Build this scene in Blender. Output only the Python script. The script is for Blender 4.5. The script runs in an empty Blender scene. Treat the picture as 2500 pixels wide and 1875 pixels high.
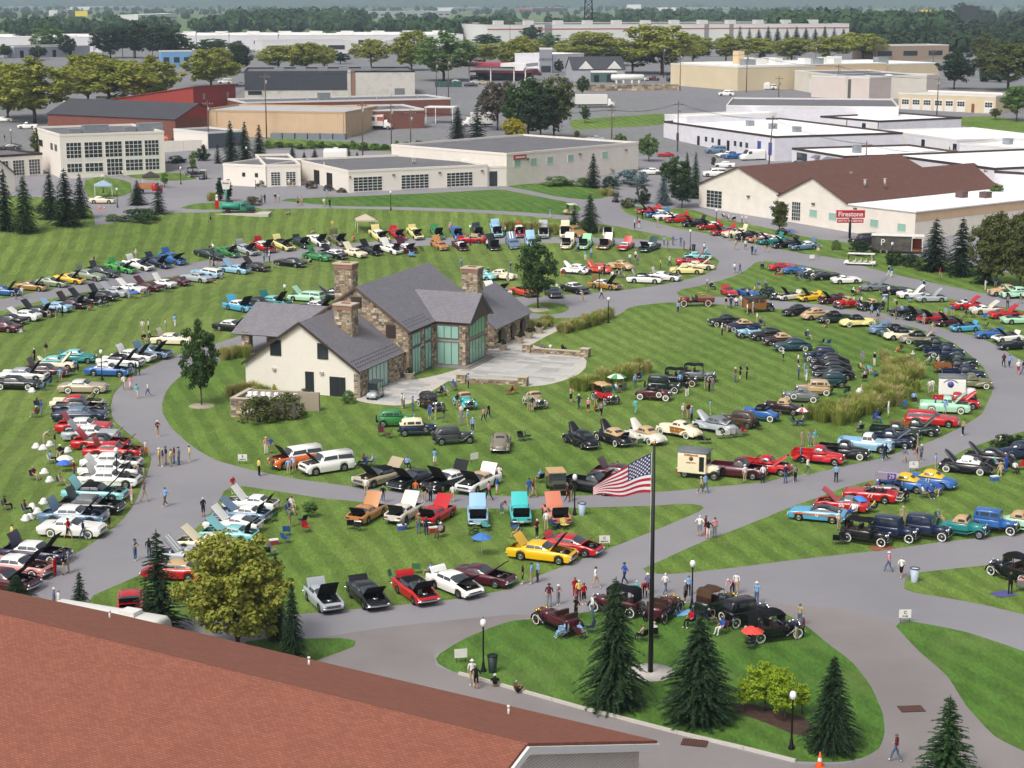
import bpy,bmesh,math,random
import numpy as np
from mathutils import Vector,Matrix,Quaternion
from mathutils.geometry import delaunay_2d_cdt
SC=bpy.context.scene
COL=SC.collection
rnd=random.Random(7)
R_=math.radians

# ------------------------------------------------------------------ camera, sky, sun, exposure
IW,IH=2500.0,1875.0
FPX,CAM_H,PITCH=4400.0,42.0,R_(12.0)
cam_d=bpy.data.cameras.new('camera')
cam_d.sensor_width=36.0
cam_d.lens=FPX/IW*36.0
cam_d.clip_start,cam_d.clip_end=1.0,60000.0
cam=bpy.data.objects.new('camera',cam_d)
COL.objects.link(cam)
cam.location=(0,0,CAM_H)
cam.rotation_euler=(math.pi/2 - PITCH,0,0)
SC.camera=cam

SUN_EL,SUN_AZ=R_(52),R_(215)
world=bpy.data.worlds.new('World')
SC.world=world
world.use_nodes=True
wn,wl=world.node_tree.nodes,world.node_tree.links
wn.clear()
sky=wn.new('ShaderNodeTexSky')
sky.sky_type='NISHITA'
sky.sun_disc=False
sky.sun_elevation=SUN_EL
sky.sun_rotation=SUN_AZ
sky.air_density,sky.dust_density,sky.ozone_density=1.0,6.0,1.0
hsv=wn.new('ShaderNodeHueSaturation')
hsv.inputs['Saturation'].default_value=0.32      # a veil of high cloud over the whole sky
bg=wn.new('ShaderNodeBackground')
bg.inputs['Strength'].default_value=0.12
wo=wn.new('ShaderNodeOutputWorld')
wl.new(sky.outputs[0],hsv.inputs['Color'])
wl.new(hsv.outputs[0],bg.inputs['Color'])
wl.new(bg.outputs[0],wo.inputs['Surface'])

sun_d=bpy.data.lights.new('sun','SUN')
sun_d.energy=1.5
sun_d.angle=R_(16)
sun_d.color=(1.0,0.955,0.9)
sun=bpy.data.objects.new('sun',sun_d)
COL.objects.link(sun)
sdir=Vector((math.sin(SUN_AZ)*math.cos(SUN_EL),math.cos(SUN_AZ)*math.cos(SUN_EL),math.sin(SUN_EL)))
sun.rotation_euler=sdir.to_track_quat('Z','Y').to_euler()
sun.location=(0,0,300)
vs=SC.view_settings
vs.view_transform,vs.look,vs.exposure,vs.gamma='Standard','None',0.42,1.0
vs.use_curve_mapping=False
SC.cycles.max_bounces=6
SC.cycles.diffuse_bounces=3
SC.cycles.glossy_bounces=3
SC.cycles.transmission_bounces=4
SC.cycles.volume_bounces=0
SC.cycles.transparent_max_bounces=8
SC.cycles.use_denoising=True

# ------------------------------------------------------------------ pixel <-> ground
cp,sp=math.cos(PITCH),math.sin(PITCH)
def ray(px,py):
 u,v=(px - IW/2)/FPX,(py - IH/2)/FPX
 return u,cp - v*sp,-sp - v*cp          # x right, y forward, z up
def proj(x,y,z):
 dz=z - CAM_H
 zc=y*cp - dz*sp
 v=(-dz*cp - y*sp)/zc
 return IW/2 + FPX*x/zc,IH/2 + FPX*v
def at_z(px,py,z):
 a,b,c=ray(px,py)
 t=(z - CAM_H)/c
 return a*t,b*t
TCTRL=[]
for X in range(-200,2800,300):
 for Y in (780,900,1050,1250,1500,1900,2600):
  TCTRL.append((X,Y,0.0))
TCTRL += [(-300,745,.2),(0,740,.3),(250,690,.4),(450,655,.5),(700,622,.6),(900,600,.8),(1150,588,.9),(1300,590,.9),
          (1500,590,1.0),(1640,600,1.0),(1800,640,.6),(1400,660,.3),(900,680,.1),(300,740,.1),(2100,690,.6),(2350,740,.3),(2600,770,.2),
          (-300,572,5.3),(0,566,5.2),(100,562,5.2),(230,549,5.0),(405,521,5.2),(520,517,5.2),(663,509,5.2),(810,507,5.1),(950,509,5.0),(1110,514,4.7),
          (1250,524,4.2),(1390,537,3.4),(1500,552,2.4),(1420,500,4.2),(1560,530,2.6),(1700,560,1.9),(1830,590,1.5),(2000,622,1.2),(2200,660,1.0),(2480,710,.8),
          (0,470,5.6),(150,425,6.2),(400,422,6.4),(560,460,5.7),(740,455,5.9),(853,471,5.7),(1190,455,5.6),(1400,440,5.6),(1557,417,5.8),
          (1706,503,3.4),(1874,540,2.6),(2060,563,2.2),(2232,590,1.8),(2500,640,1.4),(1650,440,5.0),(1900,400,6.2),(2200,450,5.0),(2500,470,5.0),
          (-100,360,8.0),(200,350,8.3),(500,345,8.6),(800,345,9.0),(1050,340,9.0),(1300,330,9.0),(1620,334,7.8),(1890,393,6.2),(2150,340,8.0),(2500,350,8.0),
          (-100,270,11.),(300,280,11.),(700,265,11.5),(1100,260,11.5),(1450,265,11.5),(1800,250,12.),(2150,262,11.5),(2500,280,11.)]
for X in range(-400,3001,400):
 TCTRL += [(X,200,13.5),(X,150,14.5),(X,110,15.0),(X,80,15.0)]
_cx,_cz=[],[]
for a_,b_,c_ in TCTRL:
 _cx.append(at_z(a_,b_,c_));_cz.append(c_)
for gx in (-150,-60,30,130): 
 for gy in (-60,10,50): _cx.append((gx,gy));_cz.append(0.0)
_cx,_cz=np.array(_cx),np.array(_cz)
def _ker(d): return np.sqrt(d*d + 144.0)
_D=np.hypot(_cx[:,None,0] - _cx[None,:,0],_cx[:,None,1] - _cx[None,:,1])
_w=np.linalg.solve(_ker(_D) + np.eye(len(_cz))*-0.3,_cz - 0.0)
GX0,GX1,GY0,GY1,GS=-520.0,520.0,-80.0,1400.0,4.0
_gx,_gy=np.arange(GX0,GX1 + .1,GS),np.arange(GY0,GY1 + .1,GS)
_G=np.zeros((len(_gy),len(_gx)))
for i_,yy in enumerate(_gy):
 d_=np.hypot(_gx[:,None] - _cx[None,:,0],yy - _cx[None,:,1])
 _G[i_]=_ker(d_) @ _w
_G=np.clip(_G,-0.6,15.5)
_blend=np.clip((_gy - 900)/300,0,1)[:,None]
_G=_G*(1 - _blend) + 15.0*_blend
def ter(x,y):
 if y > GY1 - 5: return 15.0
 fx=min(max((x - GX0)/GS,0),len(_gx) - 1.001);fy=min(max((y - GY0)/GS,0),len(_gy) - 1.001)
 i,j=int(fx),int(fy);a,b=fx - i,fy - j
 g=_G
 return float((g[j,i]*(1 - a) + g[j,i + 1]*a)*(1 - b) + (g[j + 1,i]*(1 - a) + g[j + 1,i + 1]*a)*b)
def gnd(px,py,dz=0.0):
 """the ground point seen at a photograph pixel (dz: the pixel shows something dz above ground)"""
 a,b,c=ray(px,py)
 if c >= -0.0035: c=-0.0035
 f=lambda t: CAM_H + c*t - ter(a*t,b*t) - dz
 t0=20.0;step=6.0
 while f(t0 + step) > 0:
  t0 += step
  if t0 > 600: step=40.0
  if t0 > 12000: break
 t1=t0 + step
 for _ in range(24):
  tm=(t0 + t1)/2
  if f(tm) > 0: t0=tm
  else: t1=tm
 x,y=a*t1,b*t1
 return Vector((x,y,ter(x,y)))
def tnorm(x,y):
 e=2.0
 return Vector((ter(x - e,y) - ter(x + e,y),ter(x,y - e) - ter(x,y + e),2*e)).normalized()

# ------------------------------------------------------------------ materials
MATS={}
def _nt(name):
 m=bpy.data.materials.new(name);m.use_nodes=True
 nt=m.node_tree
 return m,nt,nt.nodes['Principled BSDF']
def srgb(h):
 h=h.lstrip('#');c=[int(h[i:i + 2],16)/255 for i in (0,2,4)]
 return tuple((v/12.92 if v <= .04045 else ((v + .055)/1.055) ** 2.4) for v in c) + (1.0,)
def mat(name,col,rough=.6,metal=0.0,spec=.5,coat=0.0,var=0.0,scale=8.0,bump=0.0):
 if name in MATS: return MATS[name]
 m,nt,b=_nt(name)
 if isinstance(col,str): col=srgb(col)
 if len(col) == 3: col=tuple(col) + (1.0,)
 b.inputs['Base Color'].default_value=col
 b.inputs['Roughness'].default_value=rough
 b.inputs['Metallic'].default_value=metal
 b.inputs['Specular IOR Level'].default_value=spec
 if coat: b.inputs['Coat Weight'].default_value=coat;b.inputs['Coat Roughness'].default_value=.06
 if var or bump:
  tc=nt.nodes.new('ShaderNodeTexCoord');n=nt.nodes.new('ShaderNodeTexNoise')
  n.inputs['Scale'].default_value=scale;n.inputs['Detail'].default_value=5
  nt.links.new(tc.outputs['Object'],n.inputs['Vector'])
  if var:
   mx=nt.nodes.new('ShaderNodeMix');mx.data_type='RGBA';mx.blend_type='MULTIPLY'
   mx.inputs['Factor'].default_value=1.0
   rp=nt.nodes.new('ShaderNodeMapRange')
   rp.inputs['From Min'].default_value=.3;rp.inputs['From Max'].default_value=.7
   rp.inputs['To Min'].default_value=1 - var;rp.inputs['To Max'].default_value=1 + var*.6
   nt.links.new(n.outputs['Fac'],rp.inputs['Value'])
   mx.inputs['A'].default_value=col
   nt.links.new(rp.outputs[0],mx.inputs['B'])
   nt.links.new(mx.outputs['Result'],b.inputs['Base Color'])
  if bump:
   bp=nt.nodes.new('ShaderNodeBump');bp.inputs['Strength'].default_value=bump;bp.inputs['Distance'].default_value=.02
   nt.links.new(n.outputs['Fac'],bp.inputs['Height']);nt.links.new(bp.outputs[0],b.inputs['Normal'])
 MATS[name]=m
 return m
def mixed(name,cols,scale,rough=.9,coord='Object',stretch=(1,1,1),rot=0,bump=0,detail=6,extra=None,spec=.3):
 """noise blended between colours; extra = (scale, amount) of a second finer noise"""
 if name in MATS: return MATS[name]
 m,nt,b=_nt(name)
 N=nt.nodes.new;L=nt.links.new
 tc=N('ShaderNodeTexCoord');mp=N('ShaderNodeMapping');mp.inputs['Scale'].default_value=stretch;mp.inputs['Rotation'].default_value=(0,0,rot)
 L(tc.outputs[coord],mp.inputs[0])
 n=N('ShaderNodeTexNoise');n.inputs['Scale'].default_value=scale;n.inputs['Detail'].default_value=detail;n.inputs['Roughness'].default_value=.6
 L(mp.outputs[0],n.inputs['Vector'])
 cr=N('ShaderNodeValToRGB')
 e=cr.color_ramp.elements
 k=len(cols)
 for i,c in enumerate(cols):
  c=srgb(c) if isinstance(c,str) else tuple(c) + (1.0,)
  p=.3 + .4*i/max(1,k - 1)
  if i < 2: e[i].position=p;e[i].color=c
  else: q=e.new(p);q.color=c
 L(n.outputs['Fac'],cr.inputs[0])
 out=cr.outputs[0]
 if extra:
  n2=N('ShaderNodeTexNoise');n2.inputs['Scale'].default_value=extra[0];n2.inputs['Detail'].default_value=3
  L(mp.outputs[0],n2.inputs['Vector'])
  mr=N('ShaderNodeMapRange');mr.inputs['From Min'].default_value=.3;mr.inputs['From Max'].default_value=.7
  mr.inputs['To Min'].default_value=1 - extra[1];mr.inputs['To Max'].default_value=1 + extra[1]
  L(n2.outputs['Fac'],mr.inputs['Value'])
  mx=N('ShaderNodeMix');mx.data_type='RGBA';mx.blend_type='MULTIPLY';mx.inputs['Factor'].default_value=1
  L(out,mx.inputs['A']);L(mr.outputs[0],mx.inputs['B']);out=mx.outputs['Result']
 L(out,b.inputs['Base Color'])
 b.inputs['Roughness'].default_value=rough
 b.inputs['Specular IOR Level'].default_value=spec
 if bump:
  bp=N('ShaderNodeBump');bp.inputs['Strength'].default_value=bump;bp.inputs['Distance'].default_value=.03
  L((n2 if extra else n).outputs['Fac'],bp.inputs['Height']);L(bp.outputs[0],b.inputs['Normal'])
 MATS[name]=m
 return m
def leafmat(name,cols,rough=.65,trans=.25):
 """colour varies from leaf clump to leaf clump"""
 if name in MATS: return MATS[name]
 m,nt,b=_nt(name);N=nt.nodes.new;L=nt.links.new
 g=N('ShaderNodeNewGeometry');oi=N('ShaderNodeObjectInfo');ad=N('ShaderNodeMath');ad.operation='MULTIPLY_ADD';ad.inputs[1].default_value=.75
 ml=N('ShaderNodeMath');ml.operation='MULTIPLY';ml.inputs[1].default_value=.25
 L(oi.outputs['Random'],ml.inputs[0]);L(g.outputs['Random Per Island'],ad.inputs[0]);L(ml.outputs[0],ad.inputs[2])
 cr=N('ShaderNodeValToRGB');e=cr.color_ramp.elements
 for i,c in enumerate(cols):
  p=i/max(1,len(cols) - 1)
  if i < 2: e[i].position=p;e[i].color=srgb(c)
  else: q=e.new(p);q.color=srgb(c)
 L(ad.outputs[0],cr.inputs[0]);L(cr.outputs[0],b.inputs['Base Color'])
 b.inputs['Roughness'].default_value=rough;b.inputs['Specular IOR Level'].default_value=.25
 tr=N('ShaderNodeBsdfTranslucent');L(cr.outputs[0],tr.inputs['Color'])
 mx=N('ShaderNodeMixShader');mx.inputs[0].default_value=trans
 L(b.outputs[0],mx.inputs[1]);L(tr.outputs[0],mx.inputs[2])
 L(mx.outputs[0],nt.nodes['Material Output'].inputs['Surface'])
 MATS[name]=m
 return m

# ------------------------------------------------------------------ mesh collecting
class MB:
 def __init__(s): s.v,s.f,s.m,s.sm=[],[],[],[]
 def face(s,pts,mi=0,smooth=False):
  n=len(s.v);s.v += [tuple(p) for p in pts];s.f.append(tuple(range(n,n + len(pts))));s.m.append(mi);s.sm.append(smooth)
 def faces(s,vs,fs,mi=0,smooth=False):
  n=len(s.v);s.v += [tuple(p) for p in vs]
  for f in fs: s.f.append(tuple(i + n for i in f));s.m.append(mi);s.sm.append(smooth)
 def box(s,x0,x1,y0,y1,z0,z1,mi=0,M=None,skip=''):
  vs=[(x,y,z) for z in (z0,z1) for y in (y0,y1) for x in (x0,x1)]
  if M is not None: vs=[M @ Vector(v) for v in vs]
  fs={'b': (0,2,3,1),'t': (4,5,7,6),'f': (0,1,5,4),'k': (2,6,7,3),'l': (0,4,6,2),'r': (1,3,7,5)}
  s.faces(vs,[f for k,f in fs.items() if k not in skip],mi)
 def hexa(s,b,t,mi=0):
  """b, t: 4 bottom and 4 top points in order"""
  vs=list(b) + list(t)
  s.faces(vs,[(3,2,1,0),(4,5,6,7),(0,1,5,4),(1,2,6,5),(2,3,7,6),(3,0,4,7)],mi)
 def tube(s,pts,r,n=8,mi=0,cap=True,smooth=True):
  pts=[Vector(p) for p in pts];rs=r if isinstance(r,(list,tuple)) else [r]*len(pts)
  vs,fs=[],[]
  up=Vector((0,0,1))
  for i,p in enumerate(pts):
   d=(pts[min(i + 1,len(pts) - 1)] - pts[max(i - 1,0)]).normalized()
   a=d.cross(up)
   if a.length < 1e-3: a=d.cross(Vector((1,0,0)))
   a.normalize();b=d.cross(a)
   for k in range(n):
    t=2*math.pi*k/n
    vs.append(p + (a*math.cos(t) + b*math.sin(t))*rs[i])
  for i in range(len(pts) - 1):
   for k in range(n):
    fs.append((i*n + k,i*n + (k + 1) % n,(i + 1)*n + (k + 1) % n,(i + 1)*n + k))
  if cap: fs.append(tuple(range(n - 1,-1,-1)));fs.append(tuple((len(pts) - 1)*n + k for k in range(n)))
  s.faces(vs,fs,mi,smooth)
 def lathe(s,prof,n=16,M=None,mi=0,smooth=True):
  """prof: (r, z) list about z; mi may be a list for each segment"""
  vs,out=[],[]
  for r,z in prof:
   for k in range(n):
    t=2*math.pi*k/n;vs.append(Vector((r*math.cos(t),r*math.sin(t),z)))
  if M is not None: vs=[M @ v for v in vs]
  base=len(s.v);s.v += [tuple(v) for v in vs]
  for i in range(len(prof) - 1):
   q=mi[i] if isinstance(mi,(list,tuple)) else mi
   for k in range(n):
    s.f.append((base + i*n + k,base + i*n + (k + 1) % n,base + (i + 1)*n + (k + 1) % n,base + (i + 1)*n + k));s.m.append(q);s.sm.append(smooth)
 def loft(s,secs,mi=0,smooth=True,closed=False,cap=True):
  n=len(secs[0]);vs=[p for q in secs for p in q];fs=[]
  for i in range(len(secs) - 1):
   for k in range(n if closed else n - 1):
    fs.append((i*n + k,i*n + (k + 1) % n,(i + 1)*n + (k + 1) % n,(i + 1)*n + k))
  if cap: fs.append(tuple(range(n - 1,-1,-1)));fs.append(tuple((len(secs) - 1)*n + k for k in range(n)))
  s.faces(vs,fs,mi,smooth)
 def ball(s,c,r,n=8,mi=0,sq=(1,1,1),top=math.pi,M=None):
  pr=[]
  k=max(3,n // 2 + 1)
  vs,fs=[],[]
  for i in range(k + 1):
   t=top*i/k
   for j in range(n):
    a=2*math.pi*j/n
    v=Vector((math.sin(t)*math.cos(a)*r*sq[0],math.sin(t)*math.sin(a)*r*sq[1],math.cos(t)*r*sq[2]))
    if M is not None: v=M @ v
    vs.append(v + Vector(c))
  for i in range(k):
   for j in range(n):
    fs.append((i*n + j,(i + 1)*n + j,(i + 1)*n + (j + 1) % n,i*n + (j + 1) % n))
  s.faces(vs,fs,mi,True)
 def mesh(s,name,mats=(),weld=False):
  me=bpy.data.meshes.new(name)
  me.from_pydata(s.v,[],s.f)
  me.polygons.foreach_set('material_index',s.m)
  me.polygons.foreach_set('use_smooth',s.sm)
  for m in mats: me.materials.append(m)
  if weld:
   bm=bmesh.new();bm.from_mesh(me);bmesh.ops.remove_doubles(bm,verts=bm.verts,dist=1e-4);bm.to_mesh(me);bm.free()
  me.update()
  return me
 def obj(s,name,mats=(),parent=None,weld=False):
  return link(name,s.mesh(name,mats,weld),parent)
def link(name,data,parent=None,loc=None,rz=None):
 o=bpy.data.objects.new(name,data);COL.objects.link(o)
 if parent is not None: o.parent=parent
 if loc is not None: o.location=loc
 if rz is not None: o.rotation_euler=(0,0,rz)
 return o
def tag(o,label=None,cat=None,group=None,kind=None):
 if label: o['label']=label
 if cat: o['category']=cat
 if group: o['group']=group
 if kind: o['kind']=kind
 return o
def thing(name,label,cat,loc=(0,0,0),rz=0.0,group=None):
 o=link(name,None,None,loc,rz);o.empty_display_size=.3
 return tag(o,label,cat,group)
def omat(o,*ms):
 """materials on the object, so that copies can share a mesh"""
 for i,m in enumerate(ms):
  if i >= len(o.material_slots): break
  o.material_slots[i].link='OBJECT';o.material_slots[i].material=m
def copy_tree(o,parent=None):
 c=o.copy();COL.objects.link(c);c.parent=parent
 for ch in o.children: copy_tree(ch,c)
 return c
USED={}
def uniq(*cands):
 """the first wording not yet taken by another thing"""
 for c in cands:
  c=' '.join(c.split()[:16])
  if c not in USED: USED[c]=1;return c
 USED[cands[-1]]=USED.get(cands[-1],0) + 1
 return cands[-1]
MISS=mat('plain',(.5,.5,.5))
# ------------------------------------------------------------------ people
SHIRT={'W': ('#d9d7d2','white'),'K': ('#17181b','black'),'B': ('#2f56a0','blue'),'LB': ('#7fa6d0','light blue'),'R': ('#a81d22','red'),'G': ('#7f8084','grey'),'DG': ('#44474b','dark grey'),'Y': ('#d9c26a','yellow'),'T': ('#a99a7c','tan'),'P': ('#d08a94','pink'),'N': ('#222c45','navy'),'GR': ('#4f7a55','green'),'PU': ('#6c6a94','purple'),'O': ('#cc6a2c','orange'),'TQ': ('#5fb0ae','turquoise'),'M': ('#5a2530','maroon'),'J': ('#4d6482','denim'),'OG': ('#6b6e4c','olive'),'BN': ('#5a4230','brown'),'BR': ('#4f6d9c','steel blue')}
SHIRT.update({'DM': SHIRT['M'],'DB': SHIRT['BN'],'DGY': SHIRT['DG']})
def wear(c): return mat('fabric_' + SHIRT[c][1].replace(' ','_'),SHIRT[c][0],.9,0,.15)
SKIN=[mat('skin_%d' % i,c,.6) for i,c in enumerate(('#c08d74','#b27f66','#8c5d45','#c99a82'))]
HAIR=[mat('hair_%d' % i,c,.8) for i,c in enumerate(('#2a211c','#4a3a2c','#8d8a86','#6a5238','#c9c6c2'))]
HATS=[mat('hat_%d' % i,c,.85) for i,c in enumerate(('#d9d6cc','#22304d','#bfae86','#1c1c1e','#8d1f22'))]
SHOE=mat('shoe','#3b3734',.7);SHOEW=mat('shoe_white','#d5d3ce',.7)
BASE=dict(pelvis=(0,0,.93),spine=(0,0,1.12),chest=(0,0,1.31),neck=(0,.01,1.46),head=(0,.025,1.575),crown=(0,.02,1.69),
   shL=(-.19,0,1.385),elL=(-.25,-.01,1.12),wrL=(-.25,.05,.90),haL=(-.245,.065,.81),shR=(.19,0,1.385),elR=(.25,-.01,1.12),wrR=(.25,.05,.90),haR=(.245,.065,.81),
   hipL=(-.095,0,.90),knL=(-.105,.02,.49),anL=(-.11,-.01,.09),toL=(-.125,.13,.04),hipR=(.095,0,.90),knR=(.105,.02,.49),anR=(.11,-.01,.09),toR=(.125,.13,.04))
RAD=dict(pelvis=(.155,.115),spine=(.14,.105),chest=(.16,.115),neck=(.055,.055),head=(.08,.095),crown=(.06,.07),sh=(.065,.065),el=(.045,.045),wr=(.032,.032),ha=(.042,.026),hip=(.095,.10),kn=(.065,.065),an=(.044,.046),to=(.046,.035))
POSES={'st': {},'hip': dict(elL=(-.36,-.06,1.16),wrL=(-.2,.08,1.0),haL=(-.15,.1,.99),elR=(.36,-.06,1.16),wrR=(.2,.08,1.0),haR=(.15,.1,.99)),
         'ph': dict(elR=(.24,.16,1.16),wrR=(.1,.32,1.32),haR=(.07,.34,1.38),elL=(-.24,.14,1.15),wrL=(-.1,.3,1.28),haL=(-.06,.33,1.33)),
         'w': dict(knL=(-.1,.2,.52),anL=(-.1,.28,.12),toL=(-.1,.42,.10),knR=(.1,-.06,.48),anR=(.1,-.34,.14),toR=(.1,-.24,.05),elL=(-.24,-.14,1.13),wrL=(-.24,-.18,.92),haL=(-.24,-.16,.84),elR=(.24,.12,1.13),wrR=(.22,.26,.98),haR=(.21,.31,.92)),
         'w2': dict(knR=(.1,.16,.5),anR=(.1,.22,.10),toR=(.1,.36,.06),knL=(-.1,-.04,.48),anL=(-.1,-.26,.11),toL=(-.1,-.14,.04),elR=(.24,-.12,1.13),wrR=(.24,-.14,.9),haR=(.24,-.12,.82)),
         'bend': dict(spine=(0,.12,1.08),chest=(0,.32,1.16),neck=(0,.46,1.22),head=(0,.57,1.25),crown=(0,.66,1.32),shL=(-.18,.36,1.18),elL=(-.2,.46,.94),wrL=(-.17,.6,.8),haL=(-.16,.66,.76),shR=(.18,.36,1.18),elR=(.2,.46,.94),wrR=(.17,.6,.8),haR=(.16,.66,.76)),
         'sit': dict(pelvis=(0,0,.50),spine=(0,-.05,.68),chest=(0,-.1,.87),neck=(0,-.1,1.02),head=(0,-.07,1.13),crown=(0,-.07,1.25),shL=(-.19,-.1,.94),elL=(-.25,.02,.70),wrL=(-.2,.22,.64),haL=(-.17,.29,.62),shR=(.19,-.1,.94),elR=(.25,.02,.70),wrR=(.2,.22,.64),haR=(.17,.29,.62),hipL=(-.1,.04,.49),knL=(-.13,.44,.52),anL=(-.14,.5,.1),toL=(-.15,.63,.05),hipR=(.1,.04,.49),knR=(.13,.44,.52),anR=(.14,.56,.1),toR=(.15,.69,.05)),
         'sitg': dict(pelvis=(0,0,.13),spine=(0,-.04,.31),chest=(0,-.04,.50),neck=(0,0,.64),head=(0,.04,.75),crown=(0,.05,.87),shL=(-.19,-.03,.57),elL=(-.24,.12,.38),wrL=(-.12,.34,.42),haL=(-.07,.40,.42),shR=(.19,-.03,.57),elR=(.24,.12,.38),wrR=(.12,.34,.42),haR=(.07,.40,.42),hipL=(-.1,.06,.13),knL=(-.15,.38,.42),anL=(-.14,.56,.09),toL=(-.15,.69,.05),hipR=(.1,.06,.13),knR=(.15,.38,.42),anR=(.14,.56,.09),toR=(.15,.69,.05))}
BONES=[('pelvis','spine','s'),('spine','chest','s'),('chest','neck','s'),('neck','head','k'),('head','crown','k')]
for S_ in 'LR': BONES += [('chest','sh' + S_,'s'),('sh' + S_,'el' + S_,'s'),('el' + S_,'wr' + S_,'k'),('wr' + S_,'ha' + S_,'k'),('pelvis','hip' + S_,'p'),('hip' + S_,'kn' + S_,'p'),('kn' + S_,'an' + S_,'c'),('an' + S_,'to' + S_,'f')]
BODY={}
def body_mesh(pose,short):
 key=(pose,short)
 if key in BODY: return BODY[key]
 J=dict(BASE);J.update(POSES[pose]);names=list(J)
 me=bpy.data.meshes.new('figure');me.from_pydata([J[n] for n in names],[(names.index(a),names.index(b)) for a,b,_ in BONES],[])
 ob=bpy.data.objects.new('figure',me);COL.objects.link(ob)
 sk=ob.modifiers.new('skin','SKIN');sk.use_smooth_shade=True;sk.branch_smoothing=.3
 ss=ob.modifiers.new('sub','SUBSURF');ss.levels=ss.render_levels=1
 for i,n in enumerate(names):
  k=n if n in RAD else n[:-1]
  me.skin_vertices[0].data[i].radius=RAD[k];me.skin_vertices[0].data[i].use_root=(n == 'pelvis')
 dg=bpy.context.evaluated_depsgraph_get();out=bpy.data.meshes.new_from_object(ob.evaluated_get(dg));bpy.data.objects.remove(ob)
 out.name='figure';out.materials.clear()
 for m in (MISS,)*4: out.materials.append(m)
 seg=[(Vector(J[a]),Vector(J[b]),t,max(RAD[a if a in RAD else a[:-1]])) for a,b,t in BONES]
 for p in out.polygons:
  best=(9,'k')
  for a,b,t,r in seg:
   ab=b - a;f=max(0,min(1,(p.center - a).dot(ab)/ab.length_squared));d=(p.center - (a + ab*f)).length - r*.5
   if d < best[0]: best=(d,t)
  t=best[1]
  if t == 'c': t='k' if short else 'p'
  p.material_index={'k': 0,'s': 1,'p': 2,'f': 3}[t];p.use_smooth=True
 BODY[key]=(out,Vector(J['head']),Vector(J['crown']))
 return BODY[key]
for _p in POSES:
 for _s in (False,True): body_mesh(_p,_s)
TEXTS={}
def text_mesh(body,size,ext=.01,bold=False):
 if (body,bold) in TEXTS:
  me=TEXTS[(body,bold)].copy();me.transform(Matrix.Diagonal((size,size,1,1)));return me
 cu=bpy.data.curves.new('lettering','FONT');cu.body=body;cu.size=size;cu.extrude=ext;cu.align_x='CENTER';cu.align_y='CENTER'
 if bold: cu.offset=size*.02
 o=bpy.data.objects.new('lettering',cu);COL.objects.link(o)
 dg=bpy.context.evaluated_depsgraph_get();me=bpy.data.meshes.new_from_object(o.evaluated_get(dg))
 bpy.data.objects.remove(o);return me
for _b,_k in (('855',0),('841',0),('ABHOV',0),('Firestone',1),("BRITT'S TIRE SERVICE",1),('Sinclair',1),('E',1),('C',1),('31-58',1),('77',1),('1',1),('11',1),('66',1),('0',1),('29',1),('P',0)): TEXTS[(_b,bool(_k))]=text_mesh(_b,1.0,.008,bool(_k))
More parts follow.
